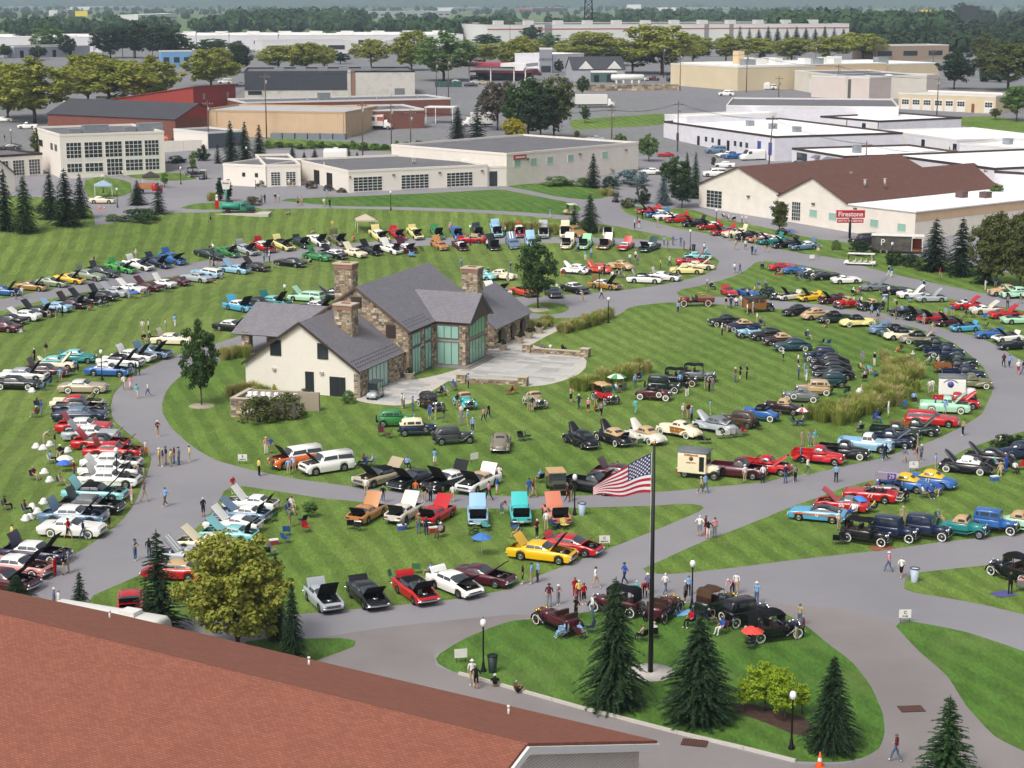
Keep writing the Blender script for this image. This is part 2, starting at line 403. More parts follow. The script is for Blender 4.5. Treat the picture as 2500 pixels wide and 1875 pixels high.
# ------------------------------------------------------------------ ground: one conforming sheet, cut into lawn, drive, patio ...
def lawn_material(name,rot,base,stripe,width=2.4):
 m,nt,b=_nt(name);N=nt.nodes.new;L=nt.links.new
 tc=N('ShaderNodeTexCoord')
 mp=N('ShaderNodeMapping');mp.inputs['Rotation'].default_value=(0,0,rot)
 L(tc.outputs['Object'],mp.inputs[0])
 nd=N('ShaderNodeTexNoise');nd.inputs['Scale'].default_value=.05;nd.inputs['Detail'].default_value=3
 L(mp.outputs[0],nd.inputs['Vector'])
 off=N('ShaderNodeVectorMath');off.operation='MULTIPLY_ADD'
 off.inputs[1].default_value=(3,3,0);L(nd.outputs['Color'],off.inputs[0]);L(mp.outputs[0],off.inputs[2])
 wv=N('ShaderNodeTexWave');wv.wave_type='BANDS';wv.bands_direction='X'
 wv.inputs['Scale'].default_value=.314/width;wv.inputs['Distortion'].default_value=.5;wv.inputs['Detail'].default_value=2;wv.inputs['Detail Scale'].default_value=.4
 L(off.outputs[0],wv.inputs['Vector'])
 st=N('ShaderNodeMapRange');st.interpolation_type='SMOOTHSTEP'
 st.inputs['From Min'].default_value=.3;st.inputs['From Max'].default_value=.7
 L(wv.outputs['Fac'],st.inputs['Value'])
 # big patches, medium mottling, fine blades
 n1=N('ShaderNodeTexNoise');n1.inputs['Scale'].default_value=.035;n1.inputs['Detail'].default_value=4
 n2=N('ShaderNodeTexNoise');n2.inputs['Scale'].default_value=.55;n2.inputs['Detail'].default_value=8;n2.inputs['Roughness'].default_value=.72
 mp2=N('ShaderNodeMapping');mp2.inputs['Rotation'].default_value=(0,0,rot);mp2.inputs['Scale'].default_value=(1.6,.5,1)
 L(tc.outputs['Object'],mp2.inputs[0])
 n3=N('ShaderNodeTexNoise');n3.inputs['Scale'].default_value=3.2;n3.inputs['Detail'].default_value=6;n3.inputs['Roughness'].default_value=.7
 for n in (n1,): L(tc.outputs['Object'],n.inputs['Vector'])
 L(mp2.outputs[0],n2.inputs['Vector']);L(mp2.outputs[0],n3.inputs['Vector'])
 c1=N('ShaderNodeMix');c1.data_type='RGBA'
 c1.inputs['A'].default_value=srgb(base[0]);c1.inputs['B'].default_value=srgb(base[1])
 r1=N('ShaderNodeMapRange');r1.inputs['From Min'].default_value=.35;r1.inputs['From Max'].default_value=.65
 L(n1.outputs['Fac'],r1.inputs['Value']);L(r1.outputs[0],c1.inputs['Factor'])
 def mul(col,fac,lo,hi,a=.3,z=.7):
  r=N('ShaderNodeMapRange');r.inputs['From Min'].default_value=a;r.inputs['From Max'].default_value=z
  r.inputs['To Min'].default_value=lo;r.inputs['To Max'].default_value=hi
  L(fac,r.inputs['Value'])
  x=N('ShaderNodeMix');x.data_type='RGBA';x.blend_type='MULTIPLY';x.inputs['Factor'].default_value=1
  L(col,x.inputs['A']);L(r.outputs[0],x.inputs['B']);return x.outputs['Result']
 col=mul(c1.outputs['Result'],st.outputs[0],1 - stripe,1 + stripe,0,1)
 col=mul(col,n2.outputs['Fac'],.72,1.25)
 col=mul(col,n3.outputs['Fac'],.68,1.3)
 # worn, drier patches
 n4=N('ShaderNodeTexNoise');n4.inputs['Scale'].default_value=.16;n4.inputs['Detail'].default_value=5
 L(tc.outputs['Object'],n4.inputs['Vector'])
 r4=N('ShaderNodeMapRange');r4.inputs['From Min'].default_value=.52;r4.inputs['From Max'].default_value=.72;r4.inputs['To Max'].default_value=.4
 L(n4.outputs['Fac'],r4.inputs['Value'])
 dry=N('ShaderNodeMix');dry.data_type='RGBA';dry.inputs['B'].default_value=srgb('#6f7a45')
 L(r4.outputs[0],dry.inputs['Factor']);L(col,dry.inputs['A'])
 L(dry.outputs['Result'],b.inputs['Base Color'])
 b.inputs['Roughness'].default_value=.85;b.inputs['Specular IOR Level'].default_value=.15
 bp=N('ShaderNodeBump');bp.inputs['Strength'].default_value=.5;bp.inputs['Distance'].default_value=.12
 L(n3.outputs['Fac'],bp.inputs['Height']);L(bp.outputs[0],b.inputs['Normal'])
 MATS[name]=m
 return m
M_LAWN=lawn_material('mown_grass',R_(-17),('#55702c','#667c38'),.12)
M_LAWN2=lawn_material('mown_grass_bank',R_(-6),('#5a7031','#6a7c3b'),.12,2.6)
M_LAWN3=lawn_material('mown_grass_near',R_(-24),('#456726','#547230'),.10,2.2)
M_ASPH=mixed('asphalt',['#7d7b7f','#848286','#8a888b'],.06,.9,bump=.25,extra=(22,.10),detail=8)
M_ASPH2=mixed('pinkish_asphalt',['#77716f','#827c7b','#8a8482'],.07,.9,bump=.25,extra=(20,.12),detail=8)
M_TOWN=mixed('town_ground',['#6f6f74','#7a797d','#747674','#7c7b7d'],.03,.95,extra=(.6,.12))
M_FIELD=mixed('far_fields',['#56703f','#66774a','#4f683d'],.004,1,extra=(.05,.2))
M_DARKASPH=mixed('dark_asphalt',['#5c5b60','#67666b'],.08,.9,extra=(9,.12))
M_CONC=mixed('pale_concrete',['#b3aea5','#bfbab1'],.4,.9,extra=(6,.08))

P_HOUSE=[(592,900),(876,975),(1000,930)]
LAWNS={
 'house_lawn': [(1505,770),(1538,750),(1598,741),(1646,738),(1700,740),(1753,743),(1890,754),(1990,757),(2100,770),(2140,782),(2235,800),(2330,838),(2400,895),(2424,949),(2408,989),(2398,1010),(2358,1036),(2299,1066),(2225,1095),(2140,1121),(2060,1138),(1998,1153),(1919,1165),(1859,1178),(1726,1190),(1660,1197),(1600,1201),(1449,1209),(1399,1210),(1280,1212),(1112,1208),(959,1199),(860,1188),(718,1168),(619,1148),(529,1124),(470,1090),(420,1046),(398,1009),(396,983),(406,955),(420,937),(440,919),(460,904),(500,888),(600,868),(900,800),(1300,778),(1400,776),(1440,768)],
 'sports_car_lawn': [(1652,714),(1666,706),(1704,699),(1759,685),(1809,667),(1829,653),(1845,640),(1869,637),(1942,645),(2014,659),(2050,667),(2101,684),(2219,702),(2267,713),(2311,727),(2378,739),(2458,751),(2500,759),(2640,785),(2640,950),(2500,883),(2448,853),(2398,826),(2318,806),(2259,791),(2199,775),(2136,761),(2060,754),(1998,743),(1895,734),(1819,727),(1738,724),(1690,726),(1658,722)],
 'left_lawn': [(-260,1540),(0,1439),(60,1419),(119,1387),(199,1343),(258,1304),(298,1270),(322,1240),(334,1219),(346,1189),(366,1139),(370,1117),(350,1085),(310,1055),(276,1022),(271,989),(277,965),(294,943),(346,904),(440,863),(531,838),(600,815),(700,790),(1000,745),(1227,728),(1284,725),(1379,720),(1459,714),(1558,704),(1638,691),(1720,671),(1750,653),(1756,637),(1743,627),(1700,615),(1672,607),(1638,606),(1558,603),(1507,596.5),(1419,595),(1355,593.5),(1280,593.5),(1184,595.5),(1051,599.5),(1019,600.5),(930,608),(840,618),(746,629),(668,637),(639,641),(531,650),(440,671),(294,695),(150,724),(60,744),(0,759),(-260,800)],
 'bank_lawn': [(-260,775),(0,731),(60,719),(159,699),(245,679),(338,663),(440,647),(543,629),(669,615),(818,597),(896,592),(951,585),(1039,581),(1184,578.6),(1280,577.6),(1341,578.6),(1479,580.5),(1598,586.5),(1650,587.5),(1656,585),(1598,571),(1509,553),(1469,547),(1407,540),(1385,537),(1260,525),(1112,517),(953,511.5),(808,508.6),(663,510),(503,518.7),(405,520),(304,540),(231,549),(232,535),(215,505),(150,490),(80,480),(0,480),(-260,500)],
 'museum_lawn': [(686,490),(822,502.8),(996,505.7),(1141,511),(1260,517),(1356,524),(1395,526),(1419,511),(1408,498),(1312,479),(1240,465),(1199,463),(1054,471),(851,479.7),(700,485)],
 'terrace_lawn': [(1240,455),(1292,465),(1356,479),(1425,487),(1471,484),(1494,478),(1471,463),(1402,450),(1327,448),(1260,450)],
 'roadside_lawn': [(1515,508),(1529,520),(1564,534),(1645,555),(1740,573),(1825,593),(1899,607),(1958,619),(2060,633),(2125,655),(2219,678),(2318,699),(2418,719),(2500,733),(2640,760),(2640,690),(2500,672),(2400,655),(2260,632),(2180,615),(2100,597),(2038,588),(1986,582),(1851,552),(1743,530),(1696,513),(1640,509),(1560,504)],
 'wedge_lawn': [(539,1215),(547,1199),(567,1187),(589,1186),(678,1199),(778,1215),(860,1223),(939,1231),(1039,1239),(1194,1241),(1286,1244),(1433,1239),(1600,1234),(1658,1230),(1694,1231),(1712,1234),(1718,1240),(1707,1249),(1660,1269),(1604,1293),(1498,1335),(1439,1358),(1351,1392),(1260,1427),(1249,1437),(1107,1463),(944,1480),(732,1499),(650,1505),(500,1510),(350,1508),(240,1495),(215,1470),(229,1453),(300,1422),(358,1395),(380,1365),(440,1320),(500,1270),(527,1234)],
 'small_lawn': [(600,1566),(745,1559),(834,1558),(868,1565),(866,1577),(840,1588),(769,1614),(700,1640),(600,1650)],
 'race_car_lawn': [(2002,1213),(1942,1233),(1879,1259),(1799,1291),(1719,1321),(1660,1347),(1588,1380),(1570,1388),(1576,1396),(1608,1401),(1660,1400),(1799,1385),(1938,1367),(2100,1349),(2179,1340),(2299,1323),(2398,1313),(2500,1303),(2640,1290),(2640,1030),(2500,1053),(2420,1075),(2358,1097),(2302,1127),(2259,1139),(2209,1153),(2064,1189)],
 'touring_car_lawn': [(2207,1425),(2213,1409),(2239,1398),(2338,1387),(2418,1379),(2500,1371),(2640,1360),(2640,1535),(2500,1500),(2398,1476),(2318,1461),(2239,1448),(2207,1437)],
 'corner_lawn': [(2187,1529),(2196,1520),(2232,1518),(2359,1543),(2500,1590),(2640,1650),(2640,1900),(2500,1834),(2427,1796),(2359,1723),(2313,1651),(2246,1592)],
 'flagpole_lawn': [(1970,1529),(2020,1570),(2083,1619),(2128,1678),(2155,1741),(2160,1787),(2146,1827),(2101,1852),(2042,1861),(1952,1859),(1943,1858),(1816,1825),(1654,1787),(1500,1746),(1432,1738-12),(1269,1685),(1168,1656),(1107,1640),(1070,1620),(1064,1608),(1074,1595),(1127,1563),(1188,1536),(1249,1516),(1318,1509),(1439,1493),(1552,1479),(1660,1473),(1711,1471),(1760,1472),(1850,1480),(1920,1500)],
 'tree_island': [(1335 + 54*math.cos(k*math.pi/12),753 + 15*math.sin(k*math.pi/12)) for k in range(24)],
 'town_grass': [(1395,310),(1405,317),(1500,312),(1619,304),(1619,278),(1560,281),(1430,290),(1390,295)],
 'far_bank_grass': [(2339,288),(2420,283),(2500,296),(2640,310),(2640,345),(2500,330),(2430,320),(2340,305)],
 'entrance_grass': [(208,440),(240,432),(290,437),(320,447),(322,470),(300,478),(250,486),(215,480),(205,460)],
 'kerbside_grass': [(307,427),(400,420),(470,428),(480,437),(440,441),(380,441),(320,433)],
 'sign_grass': [(440,508),(480,497),(550,495),(600,503),(640,511),(500,512)],
 'shrub_bank_grass': [(640,355),(760,362),(1030,372),(1045,362),(900,350),(760,342),(650,338)],
}
PATIO=[(884,955),(905,930),(996,905),(1015,925),(1070,915),(1150,890),(1190,850),(1290,818),(1330,800),(1350,792),(1400,792),(1352,812),(1300,840),(1330,850),(1420,868),(1432,880),(1430,897),(1410,915),(1372,930),(1330,940),(1280,944),(1250,940),(1120,930),(1095,930),(1055,955),(1000,985),(960,990),(900,984),(870,976)]
MULCH=[(1778,1716),(1830,1718),(1900,1733),(1960,1750),(1985,1770),(1975,1800),(1930,1790),(1870,1765),(1800,1740)]
PINK=[(560,1575),(760,1560),(880,1540),(1000,1525),(1250,1500),(1300,1506),(1180,1540),(1060,1600),(1066,1625),(1170,1662),(1500,1752),(1940,1864),(2100,1856),(2165,1790),(2130,1678),(2020,1570),(1965,1526),(1900,1496),(1780,1472),(1900,1474),(2080,1490),(2185,1522),(2190,1535),(2246,1592),(2313,1651),(2359,1723),(2427,1796),(2560,1860),(2560,2100),(500,2100)]
def smooth_poly(P,n=3):
 """rounded outline through the measured corners"""
 out=[]
 k=len(P)
 for i in range(k):
  p0,p1,p2,p3=(np.array(P[(i + j - 1) % k],float) for j in range(4))
  if np.hypot(*(p2 - p1)) < 26: out.append(tuple(p1));continue
  for t in np.arange(0,1,1/n):
   h=.5*(2*p1 + (p2 - p0)*t + (2*p0 - 5*p1 + 4*p2 - p3)*t*t + (3*p1 - p0 - 3*p2 + p3)*t ** 3);lin=p1 + (p2 - p1)*t
   out.append(tuple(lin + (h - lin)*.6))
 return out
def poly_w(P): return [gnd(x,y).to_2d() for x,y in P]
REG=[(n,poly_w(smooth_poly(P))) for n,P in LAWNS.items()]
REG_PATIO,REG_MULCH,REG_PINK=poly_w(smooth_poly(PATIO)),poly_w(MULCH),poly_w(smooth_poly(PINK))
def inside_np(P,X,Y):
 P=np.array([(p[0],p[1]) for p in P]);r=np.zeros(X.shape,bool)
 j=len(P) - 1
 for i in range(len(P)):
  xi,yi,xj,yj=*P[i],*P[j]
  c=((yi > Y) != (yj > Y)) & (X < (xj - xi)*(Y - yi)/(yj - yi + 1e-12) + xi)
  r ^= c;j=i
 return r
def build_ground():
 vs,es=[],[]
 def ring(P):
  n=len(vs)
  vs.extend(Vector((p[0],p[1])) for p in P)
  es.extend((n + i,n + (i + 1) % len(P)) for i in range(len(P)))
 for n_,P in REG: ring(P)
 ring(REG_PATIO);ring(REG_MULCH);ring(REG_PINK)
 yb=-30.0
 while yb < 1300:
  st=5.0 if yb < 520 else (9.0 if yb < 700 else 30.0)
  half=60 + yb*.34 if yb < 900 else 420
  xb=-half
  while xb <= half:
   vs.append(Vector((xb + rnd.uniform(-.3,.3),yb + rnd.uniform(-.3,.3))));xb += st
  yb += st
 ov,oe,of,_,_,_=delaunay_2d_cdt(vs,es,[],0,1e-4)
 V=np.array([(v.x,v.y,ter(v.x,v.y)) for v in ov])
 T=np.array([f for f in of if len(f) == 3])
 C=V[T].mean(axis=1)
 X,Y=C[:,0],C[:,1]
 cls=np.zeros(len(T),int)                     # 0 asphalt
 cls[Y > 420]=1
 cls[Y > 1150]=2
 cls[inside_np(REG_PINK,X,Y)]=3
 names=['asphalt_drive','town_ground','far_fields','side_drive']
 mats=[M_ASPH,M_TOWN,M_FIELD,M_ASPH2]
 for k,(n_,P) in enumerate(REG):
  cls[inside_np(P,X,Y)]=4 + k
  names.append(n_)
  mats.append(M_LAWN2 if n_ in ('bank_lawn','left_lawn') else (M_LAWN3 if n_ in ('flagpole_lawn','corner_lawn','small_lawn','museum_lawn','terrace_lawn') else M_LAWN))
 k=len(names);cls[inside_np(REG_PATIO,X,Y)]=k;names.append('patio');mats.append(M_CONC)
 k += 1;cls[inside_np(REG_MULCH,X,Y)]=k;names.append('mulch_bed');mats.append(mixed('bark_mulch',['#3b2b24','#4f3a30'],2.0,1,extra=(12,.3),bump=.6))
 out={}
 for c,n_ in enumerate(names):
  t=T[cls == c]
  if not len(t): continue
  ids=np.unique(t);rm={a: b for b,a in enumerate(ids)}
  me=bpy.data.meshes.new(n_)
  me.from_pydata([tuple(V[i]) for i in ids],[],[tuple(rm[i] for i in f) for f in t])
  me.polygons.foreach_set('use_smooth',[True]*len(me.polygons))
  me.materials.append(mats[c]);me.update()
  out[n_]=tag(link(n_,me),kind='structure')
 return out
GROUND=build_ground()
# land going on to the horizon and far hills
def far_land():
 mb=MB()
 for (x0,x1,y0,y1) in ((-14000,14000,1290,26000),(-14000,-418,-200,1290),(418,14000,-200,1290)):
  nx=12;ny=12
  for i in range(nx):
   for j in range(ny):
    a,b=x0 + (x1 - x0)*i/nx,x0 + (x1 - x0)*(i + 1)/nx
    c,d=y0 + (y1 - y0)*j/ny,y0 + (y1 - y0)*(j + 1)/ny
    mb.face([(a,c,14.9),(b,c,14.9),(b,d,14.9),(a,d,14.9)])
 tag(mb.obj('land',[M_FIELD]),kind='structure')
 M_HILL=mixed('wooded_hills',['#31492f','#415a38','#2b4230'],.006,1,extra=(.05,.35),bump=1)
 for (yd,base,amp,seed) in ((7800,85,45,1),(10500,180,70,5),(14000,250,90,9)):
  mb=MB();r=random.Random(seed);ph=[r.uniform(0,6.3) for _ in range(6)]
  secs=[]
  for i in range(121):
   x=(-1 + 2*i/120)*yd*.75
   h=base*.55 + amp*sum(math.sin(x/yd*(3 + 4*k) + ph[k])/(k + 1.6) for k in range(6))*.45 + base*.45 + r.uniform(-2,2)
   h=max(h,25)
   secs.append([(x,yd - 900,12),(x,yd - 500,h*.45),(x,yd - 150 + r.uniform(-60,60),h*.85),(x,yd,h),(x,yd + 600,h*.6),(x,yd + 1200,10)])
  mb.loft(secs,smooth=True,cap=False)
  tag(mb.obj('wooded_hill',[M_HILL]),kind='structure')
far_land()
# ------------------------------------------------------------------ vehicles
CC={'W': ('#e6e4de','white'),'K': ('#0c0d10','black'),'R': ('#b3161b','red'),'OR': ('#c8452b','orange red'),'MR': ('#4a1220','maroon'),'DM': ('#2a1119','dark maroon'),
      'B': ('#2c5f9e','blue'),'LB': ('#8fb6cf','light blue'),'NB': ('#16233f','navy blue'),'BG': ('#5d7893','grey blue'),'SB': ('#4d9fc4','sky blue'),'TQ': ('#3bb6b4','turquoise'),
      'TL': ('#1f7a78','teal'),'AQ': ('#7fbfc0','aqua'),'MT': ('#a8d3b4','mint green'),'G': ('#2f7d3c','green'),'BR': ('#3aa03d','bright green'),'DG': ('#16281f','dark green'),'SG': ('#87917a','sage green'),
      'OG': ('#6b6a4a','olive'),'Y': ('#e5b40c','yellow'),'PY': ('#e3d48c','pale yellow'),'CR': ('#e4d8b8','cream'),'GD': ('#9c7638','gold'),'CP': ('#b37a45','copper'),'BZ': ('#75603f','bronze'),
      'BN': ('#4a3627','brown'),'DB': ('#2c211d','dark brown'),'TN': ('#b99b74','tan'),'BE': ('#a89a80','beige'),'SV': ('#a3a8ac','silver'),'GY': ('#6d7275','grey'),'DGY': ('#3c3f40','dark grey'),
      'PK': ('#c98a86','pink'),'SM': ('#c9795f','salmon'),'OL': ('#474d35','olive drab'),'WD': ('#8a5a2c','wood sided'),'OW': ('#cfcbbd','off white'),'TP': ('#7d7566','taupe'),'PU': ('#2b2140','dark purple'),'O': ('#cf6420','orange'),'LG': ('#8fc49a','pale green'),'DT': ('#123a40','dark teal')}
def paint(c): return mat('paint_' + CC[c][1].replace(' ','_'),CC[c][0],.3,0.0,.4,.45)
def cloth(c): return mat('cloth_' + CC[c][1].replace(' ','_'),CC[c][0],.85,0,.2,0,.12,12)
M_GLASS=mat('car_glass','#333b40',.05,0,1.0)
M_DARK=mat('dark_underside','#0e0e0f',.8)
M_CHROME=mat('chrome','#c9ccd0',.18,1.0)
M_TYRE=mat('tyre_rubber','#141414',.8)
M_WWALL=mat('white_wall','#dcd9d0',.6)
M_HUB=mat('hubcap','#a9acb0',.25,.9)
M_ENG=mat('engine_parts','#3a3a3c',.5,.5,.5,0,.5,9)
M_LAMP=mat('headlamp_glass','#d9dde0',.1,.3)
M_TAIL=mat('tail_lamp_red','#7d0f10',.2)
M_LEATHER=mat('seat_leather','#3a2018',.5)
M_GRIL=mat('radiator_grille','#4a4d50',.35,.8)
M_WOODP=mixed('varnished_wood',['#7a4a20','#96602c'],3,.4,stretch=(1,1,6),spec=.5)
M_PLATE=mat('licence_plate','#c8c4a8',.5)
def arch(x,yc,w,z0,z1,p=2.0,n=12,taper=0.0,t0=0.0,t1=1.0,off=0.0):
 pts=[]
 for k in range(n + 1):
  t=math.pi*(t0 + (t1 - t0)*k/n)
  c,s=math.cos(t),max(0.0,math.sin(t))
  h=(z1 - z0 + off)*s ** (2/p)
  y=math.copysign(abs(c) ** (2/p),c)*(w + off)*(1 - taper*(h/max(.05,z1 - z0)))
  pts.append((x,yc + y,z0 + h))
 return pts
def lerp_secs(S,s):
 """S: (x, w, z0, z1) list; s: fraction of the station count"""
 f=s*(len(S) - 1);i=min(int(f),len(S) - 2);t=f - i
 return [S[i][k]*(1 - t) + S[i + 1][k]*t for k in range(4)]
def patch(S,s0,s1,t0,t1,p,taper,off=.012,ns=4,n=5):
 mb=MB();secs=[]
 for i in range(ns + 1):
  x,w,z0,z1=lerp_secs(S,s0 + (s1 - s0)*i/ns)
  secs.append(arch(x,0,w,z0,z1,p,n,taper,t0,t1,off))
 mb.loft(secs,cap=False)
 return mb
WHEELS={}
def wheel_meshes(r,w,kind):
 key=(r,w,kind)
 if key in WHEELS: return WHEELS[key]
 Mx=Matrix.Rotation(math.pi/2,4,'X')
 t=MB()
 ri=r*(.72 if kind == 'spoke' else .6)
 rw=r*.9 if kind != 'black' else ri
 prof=[(ri,-w/2),(rw,-w/2 - .004),(r*.97,-w*.42),(r,-w*.2),(r,w*.2),(r*.97,w*.42),(rw,w/2 + .004),(ri,w/2)]
 t.lathe(prof,18,Mx,[1 if kind != 'black' else 0,0,0,0,0,0,1 if kind != 'black' else 0])
 tm=t.mesh('tyre',[M_TYRE,M_WWALL])
 d=MB()
 for s in (-1,1):
  pr=[(ri + .004,s*w*.40),(ri*.85,s*w*.30),(ri*.6,s*w*.46),(ri*.2,s*w*.52),(.001,s*w*.53)] if kind != 'spoke' else [(ri + .004,s*w*.44),(ri*.86,s*w*.40),(ri*.84,s*w*.1)]
  d.lathe(pr,16,Mx)
  if kind == 'spoke':
   d.lathe([(r*.22,s*w*.1),(r*.2,s*w*.5),(.001,s*w*.52)],10,Mx)
   for k in range(10):
    a=2*math.pi*k/10
    d.box(-.018,.018,-.02,.02,0,ri,0,Matrix.Rotation(a,4,'Y'))
 WHEELS[key]=(tm,d.mesh('rim',[M_HUB]))
 return WHEELS[key]
def add_wheels(root,pos,r,w,kind,rimc=None):
 tm,rm=wheel_meshes(r,w,kind)
 for x,y in pos:
  o=link('wheel',tm,root,(x,y,r));q=link('rim',rm,o)
  if rimc: omat(q,rimc)
def bar(mb,x,w,z,d=.1,h=.12,bow=.1,mi=0):
 """a bumper bar bowed across the car"""
 s=1 if x > 0 else -1;secs=[]
 for k in range(7):
  y=-w + 2*w*k/6;xx=x - s*bow*(abs(y)/w) ** 2.5
  secs.append([(xx,y,z - h/2),(xx + s*d,y,z - h/3),(xx + s*d,y,z + h/3),(xx,y,z + h/2)])
 mb.loft(secs,mi,closed=True)
STD={  # L, W, wheel r, axles, hood, trunk, cabin(base front, base rear, roof front, roof rear, roof z), deck profile, fin
 'mus': (4.6,1.76,.33,(.20,.79),(.05,.37),(.83,.985),(.39,.82,.52,.72,1.33),[(0,.66),(.03,.80),(.37,.92),(.8,.93),(.97,.88),(1,.80)],.02),
 'fast': (4.7,1.8,.33,(.20,.79),(.05,.37),(.90,.985),(.39,.93,.52,.68,1.32),[(0,.64),(.03,.78),(.37,.92),(.8,.96),(.97,.90),(1,.80)],.02),
 'sed': (5.3,1.98,.355,(.18,.77),(.04,.33),(.77,.985),(.34,.78,.46,.68,1.44),[(0,.68),(.025,.86),(.33,.98),(.77,.98),(.97,.90),(1,.78)],.03),
 'fin': (5.5,2.02,.365,(.18,.75),(.04,.33),(.75,.985),(.33,.76,.42,.67,1.46),[(0,.66),(.025,.88),(.33,.97),(.75,.95),(.97,.88),(1,.74)],.17),
 'cpe': (5.2,1.95,.345,(.19,.75),(.04,.35),(.78,.985),(.36,.79,.48,.68,1.37),[(0,.64),(.03,.82),(.35,.94),(.78,.96),(.97,.92),(1,.76)],.02),
 'vette': (4.5,1.8,.33,(.20,.76),(.06,.40),(.84,.97),(.43,.86,.56,.69,1.24),[(0,.52),(.04,.68),(.2,.84),(.4,.82),(.76,.9),(.95,.80),(1,.66)],.06),
 'spt': (4.0,1.56,.31,(.20,.79),(.07,.42),(.82,.97),(.44,.80,.56,.70,1.24),[(0,.52),(.04,.70),(.2,.80),(.42,.84),(.8,.86),(.95,.78),(1,.62)],.04),
 'mod': (4.9,1.86,.335,(.20,.77),(.04,.28),(.87,.985),(.27,.90,.44,.70,1.40),[(0,.54),(.03,.70),(.27,.93),(.8,1.0),(.97,.98),(1,.80)],.0),
 'wag': (5.3,1.98,.355,(.18,.76),(.04,.33),(.985,.99),(.34,.99,.45,.955,1.52),[(0,.68),(.025,.86),(.33,.98),(.77,.98),(.97,.96),(1,.80)],.02),
 'suv': (5.0,1.95,.38,(.18,.76),(.04,.29),(.985,.99),(.29,.995,.37,.975,1.84),[(0,.84),(.025,1.04),(.29,1.12),(.77,1.12),(.97,1.10),(1,.95)],.0),
 'pu60': (5.1,1.96,.37,(.18,.76),(.04,.30),(.56,.985),(.30,.56,.38,.53,1.74),[(0,.86),(.025,1.02),(.30,1.08),(.56,1.08),(.97,1.06),(1,1.0)],.0),
}
PARTS={}
def std_parts(ty):
 if ty in PARTS: return PARTS[ty]
 L,W,r,ax,hd,tk,cb,prof,fin=STD[ty]
 X=lambda f: L/2 - f*L
 w=W/2
 pf=lambda f: float(np.interp(f,[p[0] for p in prof],[p[1] for p in prof]))
 st=sorted(set([0,.012,.04,hd[0],hd[1],cb[0],cb[1],tk[0],tk[1],.96,.988,1.0] + [a + k*r*1.16/L for a in ax for k in (-1,-.92,-.6,0,.6,.92,1)] + [.5,.3,.66]))
 P={}
 body=MB()
 secs=[]
 for f in st:
  zt=pf(f);e=.0
  edge=zt + (fin*max(0,(f - .55)/.45) ** 1.3 if fin > .1 else fin)
  rnd_=(1 - max(0,(.05 - f)/.05) ** 2*.10)*(1 - max(0,(f - .95)/.05) ** 2*.08)
  ww=w*rnd_*(1 - .05*abs(f - .5)*2)
  zb=.24 if .03 < f < .97 else .36
  for a in ax:
   d=abs(f - a)*L;ra=r*1.14
   if d < ra: zb=max(zb,r + math.sqrt(ra*ra - d*d))
  zb=min(zb,zt - .08)
  zm=max(zb + .02,min(.62,zt - .1))
  half=[(X(f),ww*.95,zb),(X(f),ww,max(zb + .01,zm)),(X(f),ww*.965,edge),(X(f),ww*.80,zt)]
  secs.append(half)
 for s in (1,-1):
  S=[[(x,y*s,z) for x,y,z in q] for q in secs]
  if s < 0: S=[q[::-1] for q in S]
  body.loft(S,0,cap=False)
 for q,fl in ((secs[0],0),(secs[-1],1)):
  loop=q + [(x,-y,z) for x,y,z in reversed(q)]
  body.face(loop if fl == 0 else loop[::-1],0)
 def lid(f0,f1,name,hinge,crown):
  mb=MB();sec=[]
  for k in range(5):
   f=f0 + (f1 - f0)*k/4;ww=w*(1 - .05*abs(f - .5)*2)*.80;z=pf(f)
   sec.append([(X(f) - X(hinge),y*ww,z - pf(hinge) + crown*(1 - y*y)) for y in (-1,-.55,0,.55,1)])
  mb.loft(sec,0,cap=False)
  mb.loft([[(x,y,z - .03) for x,y,z in q] for q in sec][::-1],1,cap=False)
  return mb.mesh(name,[MISS,M_DARK]),(X(hinge),0,pf(hinge) + .004)
 P['hood']=lid(hd[0],hd[1],'hood',hd[1],.035)
 if tk[1] - tk[0] > .02 and ty != 'pu60': P['trunk_lid']=lid(tk[0],tk[1],'trunk_lid',tk[0],.02)
 # closed strips of deck outside hood and trunk
 def strip(f0,f1,mi=0,dz=0):
  sec=[]
  for f in (f0,f1):
   ww=w*(1 - .05*abs(f - .5)*2)*.80
   sec.append([(X(f),-ww,pf(f) + dz),(X(f),0,pf(f) + dz + .01),(X(f),ww,pf(f) + dz)])
  body.loft(sec,mi,cap=False)
 strip(0,hd[0]);strip(hd[1],cb[0] + .02);strip(cb[0] + .02,cb[1] - .02,1)
 if cb[1] < tk[0]: strip(cb[1] - .02,tk[0])
 strip(tk[1],1.0)
 body.box(X(.965),X(.035),-w*.86,w*.86,.26,.30,1)
 for s in (-1,1): body.box(X(ax[0] + .12),X(ax[0] - .12),s*w*.6 - .02,s*w*.6 + .02,.26,.62,1)
 P['body']=body.mesh('body',[MISS,M_DARK])
 eb=MB()
 eb.box(X(hd[1] - .005),X(hd[0] + .01),-w*.74,w*.74,.42,.55,0)
 for (a,b,c,d,e_) in ((.35,.62,-.22,.22,.76),(.15,.3,-.55,-.2,.7),(.1,.2,.15,.6,.68),(.7,.9,-.4,.4,.66),(.2,.85,.45,.66,.62),(.3,.8,-.68,-.5,.62)):
  hl=hd[1] - hd[0]
  eb.box(X(hd[0] + hl*b),X(hd[0] + hl*a),c*w,d*w,.5,e_*pf(hd[1])/.95,1)
 eb.lathe([(.2,pf(hd[1])*.78),(.2,pf(hd[1])*.86),(.001,pf(hd[1])*.87)],12,Matrix.Translation((X(hd[0] + (hd[1] - hd[0])*.55),0,0)),2)
 P['engine']=eb.mesh('engine_bay',[M_DARK,M_ENG,M_HUB])
 # cabin
 zb0,zb1,zr=pf(cb[0]),pf(cb[1]),cb[4]
